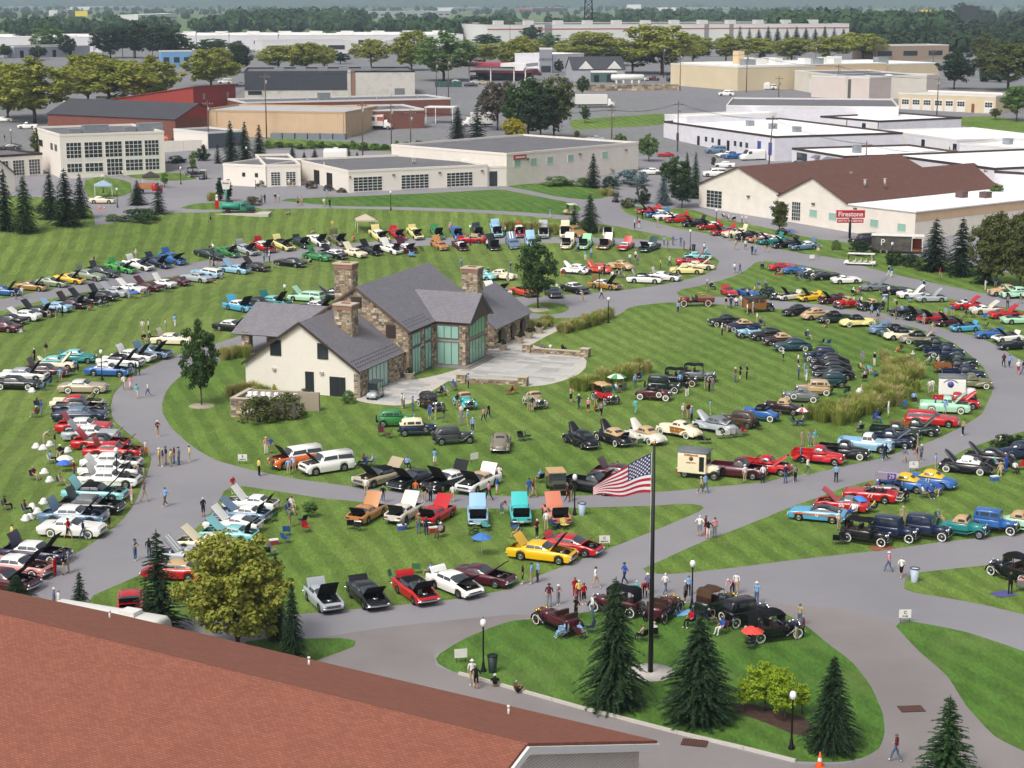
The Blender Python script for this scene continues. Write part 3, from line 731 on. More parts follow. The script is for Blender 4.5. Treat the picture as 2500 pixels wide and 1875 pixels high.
 wl_,wt=w*.90,w*.90
 S=[(X(cb[0]),wl_*.94,zb0 - .02,zb0 + .02),(X(cb[2]),wt,zb0 - .02,zr - .02),(X((cb[2] + cb[3])/2),wt,zb0 - .02,zr),(X(cb[3]),wt*.985,zb1 - .02,zr - .03),(X(cb[1]),wl_*.90,zb1 - .02,zb1 + .03)]
 p,tp=5.0,.20
 mb=MB();mb.loft([arch(x,0,ww,z0,z1,p,14,tp) for x,ww,z0,z1 in S],cap=False)
 P['roof']=mb.mesh('roof',[MISS])
 P['windshield']=patch(S,.03,.235,.12,.88,p,tp,.012,3,8).mesh('windshield',[M_GLASS])
 P['rear_window']=patch(S,.78,.95,.14,.86,p,tp,.012,3,8).mesh('rear_window',[M_GLASS])
 n2=2
 for nm,t0,t1 in (('a',.006,.115),('b',.885,.994)):
  P['side_' + nm]=[patch(S,.20,.47,t0,t1,p,tp,.012,4,3).mesh('side_window',[M_GLASS]),patch(S,.49,.78,t0,t1,p,tp,.012,4,3).mesh('side_window',[M_GLASS])]
 # trim
 zf=pf(.02)
 g=MB();g.box(X(0) - .03,X(0) + .012,-w*.58,w*.58,zf - .26,zf - .08,0)
 for k in range(5): g.box(X(0),X(0) + .02,-w*.58,w*.58,zf - .25 + k*.036,zf - .238 + k*.036,1)
 P['grille']=g.mesh('grille',[mat('dark_grille','#191a1c',.4),M_CHROME])
 h=MB();h.lathe([(.001,.05),(.07,.04),(.095,0),(.1,-.03)],12,Matrix.Rotation(math.pi/2,4,'Y'),0);P['headlight']=h.mesh('headlight',[M_LAMP])
 P['hl_pos']=[(X(0),s*w*.76,zf - .16) for s in (-1,1)]
 t=MB();t.box(-.03,.02,-.16,.16,-.06,.06);P['tail']=t.mesh('tail_light',[M_TAIL])
 P['tl_pos']=[(X(1),s*w*.68,pf(.99) - .16) for s in (-1,1)]
 b=MB();bar(b,X(0) + .02,w*.97,.46);P['fb']=b.mesh('front_bumper',[M_CHROME])
 b=MB();bar(b,X(1) - .02,w*.97,.48);P['rb']=b.mesh('rear_bumper',[M_CHROME])
 b=MB();b.box(-.012,.012,-.15,.15,-.075,.075);P['plate']=b.mesh('licence_plate',[M_PLATE]);P['pl_pos']=(X(1) - .135,0,.5)
 if fin > .1:
  b=MB()
  for s in (-1,1): b.box(X(.9),X(.06),s*w*.985 - .012,s*w*.985 + .012,.60,.635)
  P['trim']=b.mesh('side_trim',[M_CHROME])
 mb=MB()                                                           # seats of open cars
 for xx in (.52,.68):
  mb.box(X(xx) - .1,X(xx) + .35,-w*.7,w*.7,.5,.62);mb.box(X(xx) - .18,X(xx) - .02,-w*.7,w*.7,.55,pf(.5) + .16)
 P['seats']=mb.mesh('seats',[M_LEATHER])
 if ty == 'pu60':
  mb=MB();x0,x1,zz=X(.985),X(.565),pf(.7)
  mb.box(x0,x1,-w*.78,w*.78,.62,.66);mb.box(x1 - .04,x1,-w*.8,w*.8,.64,zz);mb.box(x0,x0 + .04,-w*.8,w*.8,.64,zz)
  for s in (-1,1): mb.box(x0,x1,s*w*.79 - .02,s*w*.79 + .02,.64,zz + .002)
  P['bed']=mb.mesh('cargo_bed',[MISS])
 P['wheels']=[(X(a),s*(w - .13)) for a in ax for s in (-1,1)]
 PARTS[ty]=P
 return P
def std_car(root,ty,col,roof=None,opt='',hub=None):
 P=std_parts(ty);pc=paint(col)
 rc=paint(roof) if roof and roof[0] != '*' else (cloth(roof[1:]) if roof else pc)
 b=link('body',P['body'],root);omat(b,pc)
 h=link('hood',P['hood'][0],root,P['hood'][1]);omat(h,pc)
 if 'h' in opt:
  h.rotation_euler=(0,-R_(rnd.uniform(42,58)),0);link('engine_bay',P['engine'],root)
 if 's' in opt:                                       # racing stripes on the hood
  me=P['hood'][0]
  q=MB()
  for y0 in (-.32,.12):
   pts=sorted({(round(v.co.x,3)) for v in me.vertices})
   q.loft([[(x,y0,float(np.interp(x,[pts[0],pts[-1]],[0,0])) + max(v.co.z for v in me.vertices if abs(v.co.x - x) < .01) + .006),(x,y0 + .2,max(v.co.z for v in me.vertices if abs(v.co.x - x) < .01) + .006)] for x in pts],cap=False)
  o=q.obj('stripe',[paint('O' if col == 'W' else 'W')],h)
 if 'trunk_lid' in P:
  t=link('trunk_lid',P['trunk_lid'][0],root,P['trunk_lid'][1]);omat(t,pc)
  if 't' in opt: t.rotation_euler=(0,R_(rnd.uniform(55,78)),0)
 if 'o' in opt:
  link('windshield',P['windshield'],root);link('seats',P['seats'],root)
 else:
  r=link('roof',P['roof'],root);omat(r,rc)
  link('windshield',P['windshield'],root);link('rear_window',P['rear_window'],root)
  for k in 'ab':
   for m in P['side_' + k]: link('side_window',m,root)
 link('grille',P['grille'],root);link('front_bumper',P['fb'],root);link('rear_bumper',P['rb'],root);link('licence_plate',P['plate'],root,P['pl_pos'])
 for q in P['hl_pos']: link('headlight',P['headlight'],root,q)
 for q in P['tl_pos']: link('tail_light',P['tail'],root,q)
 if 'trim' in P: link('side_trim',P['trim'],root)
 if 'bed' in P: omat(link('cargo_bed',P['bed'],root),pc)
 add_wheels(root,P['wheels'],STD[ty][2],.21,'white' if 'w' in opt else 'black')
# ---- rounded cars of about 1936-1950 and pickups of that shape
def fender(mb,x0,x1,zpk,yc,hw,xw,r,mi=0,sag=.36):
 """a pontoon over a wheel from x0 (rear) to x1 (front)"""
 secs=[]
 n=14
 for k in range(n + 1):
  f=k/n;x=x0 + (x1 - x0)*f
  u=(x - xw)/max(.05,(x1 - xw) if x > xw else (xw - x0))
  z1=sag + (zpk - sag)*max(0.0,1 - abs(u) ** (2.6 if x > xw else 1.9)) ** .6
  ww=hw*(.45 + .55*max(0.0,1 - abs(u) ** 3) ** .5)
  zb=.34
  d=abs(x - xw)
  if d < r*1.12: zb=r + math.sqrt((r*1.12) ** 2 - d*d)
  zb=min(zb,z1 - .03)
  secs.append(arch(x,yc,ww,zb,z1,2.4,8))
 mb.loft(secs,mi,cap=True)
def s40_parts(kind):
 key='s40' + kind
 if key in PARTS: return PARTS[key]
 P={};L,w,r=5.0,.93,.36
 xf,xr=1.62,-1.42
 body=MB()
 secs=[(2.28,.16,.42,.74),(2.2,.30,.36,.92),(1.9,.42,.34,1.0),(1.4,.55,.32,1.05),(.75,.72,.30,1.08),(.4,.80,.3,1.08),(-.4,.84,.3,1.08),(-1.2,.80,.3,1.06),(-1.9,.66,.32,.98),(-2.3,.50,.36,.84),(-2.44,.34,.42,.62)]
 if kind == 'pickup': secs=secs[:7] + [(-.52,.80,.3,1.06)]
 body.loft([arch(x,0,ww,z0,z1,3.2,12) for x,ww,z0,z1 in secs],0)
 for s in (-1,1):
  fender(body,.3,2.36,.88,s*.74,.21,xf,r)
  fender(body,-2.3,-.55,.84,s*.76,.20,xr,r)
  body.box(-.6,.45,s*.86 - .08,s*.86 + .08,.30,.36,1)
 body.box(-2.0,2.0,-.5,.5,.26,.34,1)
 P['body']=body.mesh('body',[MISS,M_DARK])
 hs=[(2.2,.30,.80,.945),(1.9,.40,.78,1.03),(1.4,.52,.78,1.085),(.78,.66,.78,1.115)]
 mb=MB();mb.loft([[(x - .78,y,z - 1.1) for x,y,z in arch(x,0,ww,z0,z1,2.8,10)] for x,ww,z0,z1 in hs],0,cap=False)
 P['hood']=(mb.mesh('hood',[MISS]),(.78,0,1.1))
 eb=MB();eb.box(.8,2.0,-.36,.36,.98,1.065,0);eb.box(1.0,1.7,-.16,.16,1.0,1.12,1)
 P['engine']=eb.mesh('engine_bay',[M_DARK,M_ENG])
 if kind == 'sedan': S=[(.78,.70,1.04,1.08),(.34,.80,1.04,1.56),(-.2,.80,1.04,1.62),(-.8,.78,1.04,1.56),(-1.35,.72,1.02,1.30),(-1.85,.58,.98,1.0)]
 elif kind == 'coupe': S=[(.78,.70,1.04,1.08),(.34,.78,1.04,1.52),(0,.78,1.04,1.58),(-.45,.76,1.04,1.53),(-.9,.70,1.02,1.30),(-1.3,.58,.98,1.03)]
 elif kind == 'pickup': S=[(.78,.72,1.04,1.08),(.42,.80,1.04,1.60),(.1,.80,1.04,1.68),(-.2,.80,1.04,1.67),(-.40,.78,1.04,1.60),(-.52,.76,1.0,1.06)]
 P['S']=S
 p,tp=2.9,.12
 mb=MB();mb.loft([arch(x,0,ww,z0,z1,p,14,tp) for x,ww,z0,z1 in S],cap=False);P['roof']=mb.mesh('roof',[MISS])
 P['windshield']=[patch(S,.07,.185,.2,.49,p,tp).mesh('windshield',[M_GLASS]),patch(S,.07,.185,.51,.8,p,tp).mesh('windshield',[M_GLASS])]
 P['rear']=patch(S,.70,.84,.32,.68,p,tp).mesh('rear_window',[M_GLASS]) if kind != 'pickup' else patch(S,.84,.93,.25,.75,p,tp).mesh('rear_window',[M_GLASS])
 rng=((.22,.42),(.45,.66)) if kind == 'sedan' else (((.24,.52),(.55,.66)) if kind == 'coupe' else ((.24,.70),))
 P['side']=[patch(S,a,b,t0,t1,p,tp,.012,3,3).mesh('side_window',[M_GLASS]) for a,b in rng for t0,t1 in ((.05,.19),(.81,.95))]
 g=MB()
 for k in range(7): g.box(2.2 - abs(k - 3)*.01,2.31,-.26 + .0,.26,.44 + k*.06,.475 + k*.06)
 P['grille']=g.mesh('grille',[M_CHROME])
 h=MB();h.lathe([(.001,.06),(.07,.05),(.1,0),(.06,-.12),(.01,-.2)],12,Matrix.Rotation(math.pi/2,4,'Y'));P['hl']=h.mesh('headlight',[M_LAMP])
 b=MB();bar(b,2.44,.84,.45,.06,.1,.12);P['fb']=b.mesh('front_bumper',[M_CHROME])
 b=MB();bar(b,-2.54,.84,.45,.06,.1,.12);P['rb']=b.mesh('rear_bumper',[M_CHROME])
 t=MB();t.ball((0,0,0),.06,8,0,(.5,1,1));P['tail']=t.mesh('tail_light',[M_TAIL])
 tm=MB();sec=[arch(x,0,ww,.82,z,2.6,8) for x,ww,z in ((-1.5,.52,1.04),(-1.9,.46,1.0),(-2.25,.34,.86))]
 tm.loft([[(x + 1.5,y,z - 1.04) for x,y,z in q] for q in sec],cap=False);P['trunk']=(tm.mesh('trunk_lid',[MISS]),(-1.5,0,1.045))
 if kind == 'pickup':
  mb=MB();x0,x1=-2.5,-.58
  mb.box(x0,x1,-.66,.66,.62,.68,1)
  for s in (-1,1):
   mb.box(x0,x1,s*.68 - .025,s*.68 + .025,.5,1.08);mb.tube([(x0,s*.69,1.09),(x1,s*.69,1.09)],.035,6)
  mb.box(x1 - .04,x1,-.68,.68,.5,1.08);mb.box(x0,x0 + .05,-.68,.68,.56,1.06)
  P['bed']=mb.mesh('cargo_bed',[MISS,M_WOODP])
 P['wheels']=[(xf,s*.78) for s in (-1,1)] + [(xr,s*.78) for s in (-1,1)]
 PARTS[key]=P
 return P
def s40_car(root,kind,col,roof=None,opt=''):
 P=s40_parts(kind);pc=paint(col);rc=pc
 if roof: rc=cloth(roof[1:]) if roof[0] == '*' else paint(roof)
 omat(link('body',P['body'],root),pc)
 h=link('hood',P['hood'][0],root,P['hood'][1]);omat(h,pc)
 if 'h' in opt: h.rotation_euler=(0,-R_(rnd.uniform(40,52)),0);link('engine_bay',P['engine'],root)
 omat(link('roof',P['roof'],root),rc)
 for m in P['windshield']: link('windshield',m,root)
 link('rear_window',P['rear'],root)
 for m in P['side']: link('side_window',m,root)
 link('grille',P['grille'],root);link('front_bumper',P['fb'],root);link('rear_bumper',P['rb'],root)
 for s in (-1,1): link('headlight',P['hl'],root,(2.2,s*.72,.74));link('tail_light',P['tail'],root,(-2.28,s*.76,.68))
 if kind != 'pickup':
  t=link('trunk_lid',P['trunk'][0],root,P['trunk'][1]);omat(t,pc)
  if 't' in opt: t.rotation_euler=(0,R_(52),0)
 else:
  bo=link('cargo_bed',P['bed'],root);omat(bo,M_WOODP if 'b' in opt else pc,M_WOODP)
 if 'd' in opt:                                       # wooden side panels
  for s in (-1,1):
   m=MB();y=.855*s
   m.box(-1.3,.5,y - .02,y + .02,.5,1.02,0)
   for xx in (-1.3,-.7,-.1,.5): m.box(xx - .03,xx + .03,y - .032,y + .032,.48,1.04,1)
   for zz in (.5,.76,1.02): m.box(-1.3,.5,y - .031,y + .031,zz - .025,zz + .025,1)
   m.obj('wood_panel',[M_WOODP,mat('pale_ash_frame','#c79a5c',.4)],root)
 add_wheels(root,P['wheels'],.36,.19,'white' if 'w' in opt else 'black')
# ---- cars with separate wings, about 1908-1935
def wing(mb,xw,r,y0,y1,a0,a1,run=None,th=.025,mi=0):
 """curved mudguard over a wheel, optionally running on to the board"""
 secs=[]
 R=r*1.18
 for k in range(11):
  a=R_(a0 + (a1 - a0)*k/10);x,z=xw + R*math.cos(a),r + R*math.sin(a)
  secs.append([(x,y0,z),(x,(y0 + y1)/2,z + .035),(x,y1,z - .01),(x,y1,z - .01 - th),(x,(y0 + y1)/2,z + .035 - th),(x,y0,z - th)])
 if run:
  for x,z in run: secs.append([(x,y0,z),(x,(y0 + y1)/2,z + .01),(x,y1,z),(x,y1,z - th),(x,(y0 + y1)/2,z - th),(x,y0,z - th)])
 mb.loft(secs,mi,closed=True)
def s30_parts(kind):
 key='s30' + kind
 if key in PARTS: return PARTS[key]
 old=kind in ('tour','t20','brass')
 P={};r=.40 if old else .38
 xf,xr=1.45,-1.35
 hw=.62 if old else .68
 bz=1.12 if old else 1.14                            # belt
 body=MB()
 zb=.52
 if kind in ('tour','brass'): prof=[(.55,hw*.8),(.35,hw),(-.4,hw),(-1.3,hw),(-1.65,hw*.9)]
 elif kind == 'roadster': prof=[(.6,hw*.8),(.35,hw*.96),(-.3,hw),(-.9,hw*.94),(-1.5,hw*.8),(-1.95,hw*.55)]
 elif kind == 't20': prof=[(.6,hw*.84),(.4,hw),(-.4,hw),(-1.4,hw),(-1.6,hw*.97)]
 else: prof=[(.6,hw*.8),(.4,hw*.97),(-.4,hw*1.02),(-1.2,hw*.98),(-1.62,hw*.86),(-1.78,hw*.7)]
 S_b=[(x,ww,zb,bz if not (kind == 'roadster' and x < -1) else bz - .14 - .25*(-1 - x)) for x,ww in prof]
 body.loft([arch(x,0,ww,z0,z1,6 if old else 4.5,12) for x,ww,z0,z1 in S_b],0)
 body.box(-2.0,2.0,-.34,.34,.42,.52,1)
 P['body']=body.mesh('body',[MISS,M_DARK])
 # bonnet and radiator
 hs=[(.58,hw*.80,.56,bz - .02),(1.2,hw*.62,.56,bz - .07),(1.78,hw*.5,.56,bz - .10)]
 mb=MB();mb.loft([[(x - .58,y,z - bz) for x,y,z in arch(x,0,ww,z0,z1,3.2,10)] for x,ww,z0,z1 in hs],0)
 P['hood']=(mb.mesh('hood',[MISS]),(.58,0,bz))
 g=MB();g.loft([arch(x,0,hw*.52,.48,bz - .08,3.4,10) for x in (1.78,1.88)],0)
 g.loft([arch(1.887,0,hw*.45,.54,bz - .14,3.4,10),arch(1.895,0,hw*.44,.55,bz - .15,3.4,10)],1)
 g.lathe([(.05,0),(.05,.05),(.02,.09),(.001,.1)],8,Matrix.Translation((1.83,0,bz - .08)))
 P['grille']=g.mesh('radiator',[M_CHROME,M_GRIL])
 fd=MB()
 for s in (-1,1):
  y0,y1=s*.56,s*(.56 + .28)
  if s < 0: y0,y1=y0,y1
  wing(fd,xf,r,y0,y1,-5,150,[(.72,.44),(.5,.36)])
  wing(fd,xr,r,y0,y1,12,178)
  fd.box(-.9,.56,min(y0,y1),max(y0,y1),.31,.35,0)
 P['fenders']=fd.mesh('fenders',[MISS])
 # cabin / top
 if kind in ('sedan','t20'):
  zt=1.86 if kind == 't20' else 1.72
  fr=.50 if kind == 't20' else .40
  S=[(.56,hw*.9,bz - .02,bz + .04),(fr,hw*.97,bz - .02,zt - .04),(-.3,hw,bz - .02,zt),(-1.2,hw*.97,bz - .02,zt - .02),(-1.5,hw*.92,bz - .02,zt - (.05 if kind == 't20' else .16)),(-1.62 if kind == 't20' else -1.76,hw*.85,bz - .02,bz + .03)]
  p,tp=(7.0,.03) if kind == 't20' else (4.2,.08)
 elif kind == 'roadster':
  zt=1.62
  S=[(.46,hw*.86,bz - .02,bz + .04),(.30,hw*.94,bz - .02,zt - .05),(-.05,hw*.95,bz - .02,zt),(-.4,hw*.93,bz - .02,zt - .03),(-.62,hw*.9,bz - .02,zt - .14),(-.8,hw*.84,bz - .04,bz + .04)]
  p,tp=4.5,.07
 else: S=None
 P['side']=[]
 if S:
  mb=MB();mb.loft([arch(x,0,ww,z0,z1,p,14,tp) for x,ww,z0,z1 in S],cap=False);P['roof']=mb.mesh('roof',[MISS])
  P['windshield']=patch(S,.06,.19,.13,.87,p,tp).mesh('windshield',[M_GLASS])
  P['rear']=patch(S,.84,.93,.3,.7,p,tp).mesh('rear_window',[M_GLASS])
  rng=((.23,.38),(.41,.56),(.6,.72)) if kind in ('sedan','t20') else ((.24,.55),)
  P['side']=[patch(S,a,b,t0,t1,p,tp,.012,3,3).mesh('side_window',[M_GLASS]) for a,b in rng for t0,t1 in ((.008,.11),(.89,.992))]
 else:
  z=1.98;mb=MB()
  xa,xb=(.55,-1.6) if kind == 'tour' else (.1,-1.35)
  secs=[]
  for k in range(8):
   f=k/7;x=xa + (xb - xa)*f;zz=z + .05*math.sin(f*9.5) - .10*(abs(f - .5)*2) ** 3
   secs.append([(x,-hw - .04,zz - .14),(x,-hw*.98,zz - .02),(x,0,zz + .05),(x,hw*.98,zz - .02),(x,hw + .04,zz - .14)])
  secs.append([(xb - .06,-hw*.95,bz - .05),(xb - .06,-hw*.94,bz),(xb - .1,0,bz),(xb - .06,hw*.94,bz),(xb - .06,hw*.95,bz - .05)])
  mb.loft(secs,0,cap=False)
  P['roof']=mb.mesh('canvas_top',[MISS])
  fr=MB()
  for s in (-1,1):
   for x0,x1 in ((.5,xa - .02),(-.5,-.4),(-1.3,xb + .15)): fr.tube([(x0,s*hw,bz - .05),(x1,s*hw,z - .1)],.018,6)
  for zz in (bz - .04,): fr.tube([(.5,-hw,zz),(.5,hw,zz)],.018,6);fr.tube([(-1.3,-hw,zz),(-1.3,hw,zz)],.018,6);fr.tube([(-.5,-hw,zz),(-.5,hw,zz)],.018,6);fr.tube([(.5,0,zz),(-1.3,0,zz)],.018,6)
  P['frame']=fr.mesh('top_bows',[M_DARK])
  ws=MB();ws.box(.52,.535,-hw*.9,hw*.9,bz + .02,1.72);P['windshield']=ws.mesh('windshield',[M_GLASS])
  st=MB()
  for xx in (-.2,-1.15): st.box(xx - .25,xx + .3,-hw*.88,hw*.88,bz - .12,bz + .02);st.box(xx - .36,xx - .2,-hw*.9,hw*.9,bz - .1,bz + .34)
  P['seats']=st.mesh('seats',[M_LEATHER])
 h=MB();h.ball((0,0,0),.13,10,0,(1.1,1,1));h.lathe([(.125,.06),(.11,.09),(.001,.10)],10,Matrix.Rotation(math.pi/2,4,'Y'),1);P['hl']=h.mesh('headlight',[M_CHROME,M_LAMP])
 lb=MB();lb.tube([(1.72,-.5,.82),(1.72,.5,.82)],.02,6);P['lampbar']=lb.mesh('lamp_bar',[M_CHROME])
 b=MB()
 for z in ((.46,.56) if not old else (.48,)): bar(b,2.02,.78,z,.03,.06,.06)
 P['fb']=b.mesh('front_bumper',[M_CHROME])
 b=MB();bar(b,-2.12,.74,.5,.03,.07,.06);P['rb']=b.mesh('rear_bumper',[M_CHROME])
 sp_=MB();sp_.box(-.1,.1,-.3,.3,-.25,.25);P['trunk']=sp_.mesh('luggage_trunk',[MISS])
 P['wheels']=[(xf,s*.70) for s in (-1,1)] + [(xr,s*.70) for s in (-1,1)]
 PARTS[key]=P
 return P
def s30_car(root,kind,col,roof=None,opt='',wing_c=None):
 P=s30_parts(kind);pc=paint(col);rc=pc
 if roof: rc=cloth(roof[1:]) if roof[0] == '*' else paint(roof)
 elif kind in ('tour','brass'): rc=cloth('K')
 old=kind in ('tour','t20','brass')
 omat(link('body',P['body'],root),pc)
 h=link('hood',P['hood'][0],root,P['hood'][1]);omat(h,pc)
 if 'h' in opt:                                       # side-hinged bonnet lifted like a roof
  m=MB();m.box(.62,1.72,-.05,.38,.0,.02,0,Matrix.Translation((0,0,1.16)) @ Matrix.Rotation(R_(-38),4,'X'));omat(m.obj('bonnet_side',[MISS],root),pc)
 omat(link('fenders',P['fenders'],root),paint(wing_c) if wing_c else (paint('K') if old else pc))
 if kind != 'brass' or 'c' in opt:
  omat(link('roof' if 'frame' not in P else 'canvas_top',P['roof'],root),rc)
  if 'frame' in P: link('top_bows',P['frame'],root)
 if kind != 'brass': link('windshield',P['windshield'],root)
 for m in P['side']: link('side_window',m,root)
 if 'rear' in P: link('rear_window',P['rear'],root)
 if 'seats' in P: link('seats',P['seats'],root)
 br=mat('brass','#c8a24a',.25,.9)
 gr=link('radiator',P['grille'],root)
 if kind == 'brass': omat(gr,br,M_GRIL)
 for s in (-1,1):
  q=link('headlight',P['hl'],root,(1.74,s*.46,.90))
  if kind == 'brass': omat(q,br,M_LAMP)
 link('lamp_bar',P['lampbar'],root)
 if kind != 'brass': link('front_bumper',P['fb'],root);link('rear_bumper',P['rb'],root)
 wk='spoke' if old else ('white' if 'w' in opt else 'black')
 r=.40 if old else .38
 rim=mat('wood_spokes','#8a6230',.5) if 'y' in opt else (paint('MR') if kind == 'brass' else None)
 add_wheels(root,P['wheels'],r,.13 if old else .16,wk,rim)
 tm,rm=wheel_meshes(r,.13 if old else .16,wk)
 def spare(x,y,z,ang):
  o=link('spare_wheel',tm,root,(x,y,z));o.rotation_euler=(0,0,ang);o.scale=(.92,.92,.92);q=link('rim',rm,o)
  if rim: omat(q,rim)
 if kind != 'brass':
  if 'm' in opt: spare(.72,.76,.70,0);spare(.72,-.76,.70,0)
  else: spare(-2.0 if kind != 'roadster' else -2.05,0,.78,math.pi/2)
 else:
  m=MB();m.tube([(.3,.25,.9),(-.05,.25,1.3)],.02,6)
  m.lathe([(.2,-.015),(.22,0),(.2,.015),(.19,0),(.2,-.015)],14,Matrix.Translation((-.05,.25,1.3)) @ Matrix.Rotation(R_(-40),4,'Y'));m.obj('steering_wheel',[M_DARK],root)
KIND={'mus': 'coupe','fast': 'fastback','sed': 'sedan','fin': 'tailfinned car','cpe': 'coupe','vette': 'low sports car','spt': 'small roadster','mod': 'modern car','wag': 'station wagon','suv': 'utility wagon','pu60': 'pickup',
  's40': 'rounded sedan','c40': 'rounded coupe','pu40': 'old pickup','s30': 'thirties sedan','r30': 'thirties roadster','t20': 'boxy antique sedan','tour': 'antique touring car','brass': 'brass era runabout'}
CARS=[]      # (world position, short words)
def place(root,x,y,head,lift=0.0):
 n=tnorm(x,y)
 root.rotation_mode='QUATERNION'
 root.rotation_quaternion=Vector((0,0,1)).rotation_difference(n) @ Quaternion((0,0,1),R_(head))
 root.location=(x,y,ter(x,y) + .012 + lift)
def make_car(ty,px,py,head,col,roof=None,opt='',label=None,group=None):
 g=gnd(px,py,.72 if ty in STD else .85)
 root=thing('pickup' if ty.startswith('pu') else ('station_wagon' if ty in ('wag','suv') else 'car'),label,'pickup' if ty.startswith('pu') else 'car',group=group)
 if ty in STD: std_car(root,ty,col,roof,opt)
 elif ty in ('s40','c40','pu40'): s40_car(root,{'s40': 'sedan','c40': 'coupe','pu40': 'pickup'}[ty],col,roof,opt)
 else: s30_car(root,{'s30': 'sedan','r30': 'roadster','t20': 't20','tour': 'tour','brass': 'brass'}[ty],col,roof,opt)
 place(root,g.x,g.y,head)
 return root,g
# rows of cars; x y are read off enlarged views of the photograph (origin, scale), then: heading, shape, colour, roof, state
ZOOM={'a': (0,560,5.027),'b': (420,500,5.027),'c': (840,500,5.027),'d': (1260,500,5.027),'e': (1660,480,5.027),'f': (2060,560,5.027),'g': (1660,700,5.027),'h': (2060,760,5.027),
  'i': (0,780,5.027),'j': (0,1020,5.027),'k': (0,1240,5.027),'l': (420,1040,5.027),'m': (840,900,5.027),'n': (840,1100,5.027),'o': (1260,880,5.027),'p': (1660,900,5.027),
  'q': (2060,1000,5.027),'r': (1260,1120,5.027),'s': (1660,1160,5.027),'t': (2060,1240,5.027),'u': (1260,1340,5.027),'v': (1660,1340,5.027),'w': (380,1180,5.027),'x': (740,1300,5.027),
  'A': (0,0,3.456),'B': (620,0,3.456),'C': (1240,0,3.456),'D': (1860,0,3.456),'E': (0,280,3.456),'F': (620,280,3.456),'G': (1240,280,3.456),'H': (1860,280,3.456),
  'I': (560,640,4.046),'J': (1000,640,4.046),'K': (0,1280,2.765),'L': (700,1380,2.4578),'M': (1500,1380,2.212),'N': (1000,1080,2.765),'V': (0,0,.8848),'Z': (0,0,1.0)}
def zp(k,x,y):
 a,b,s=ZOOM[k];return a + x/s,b + y/s
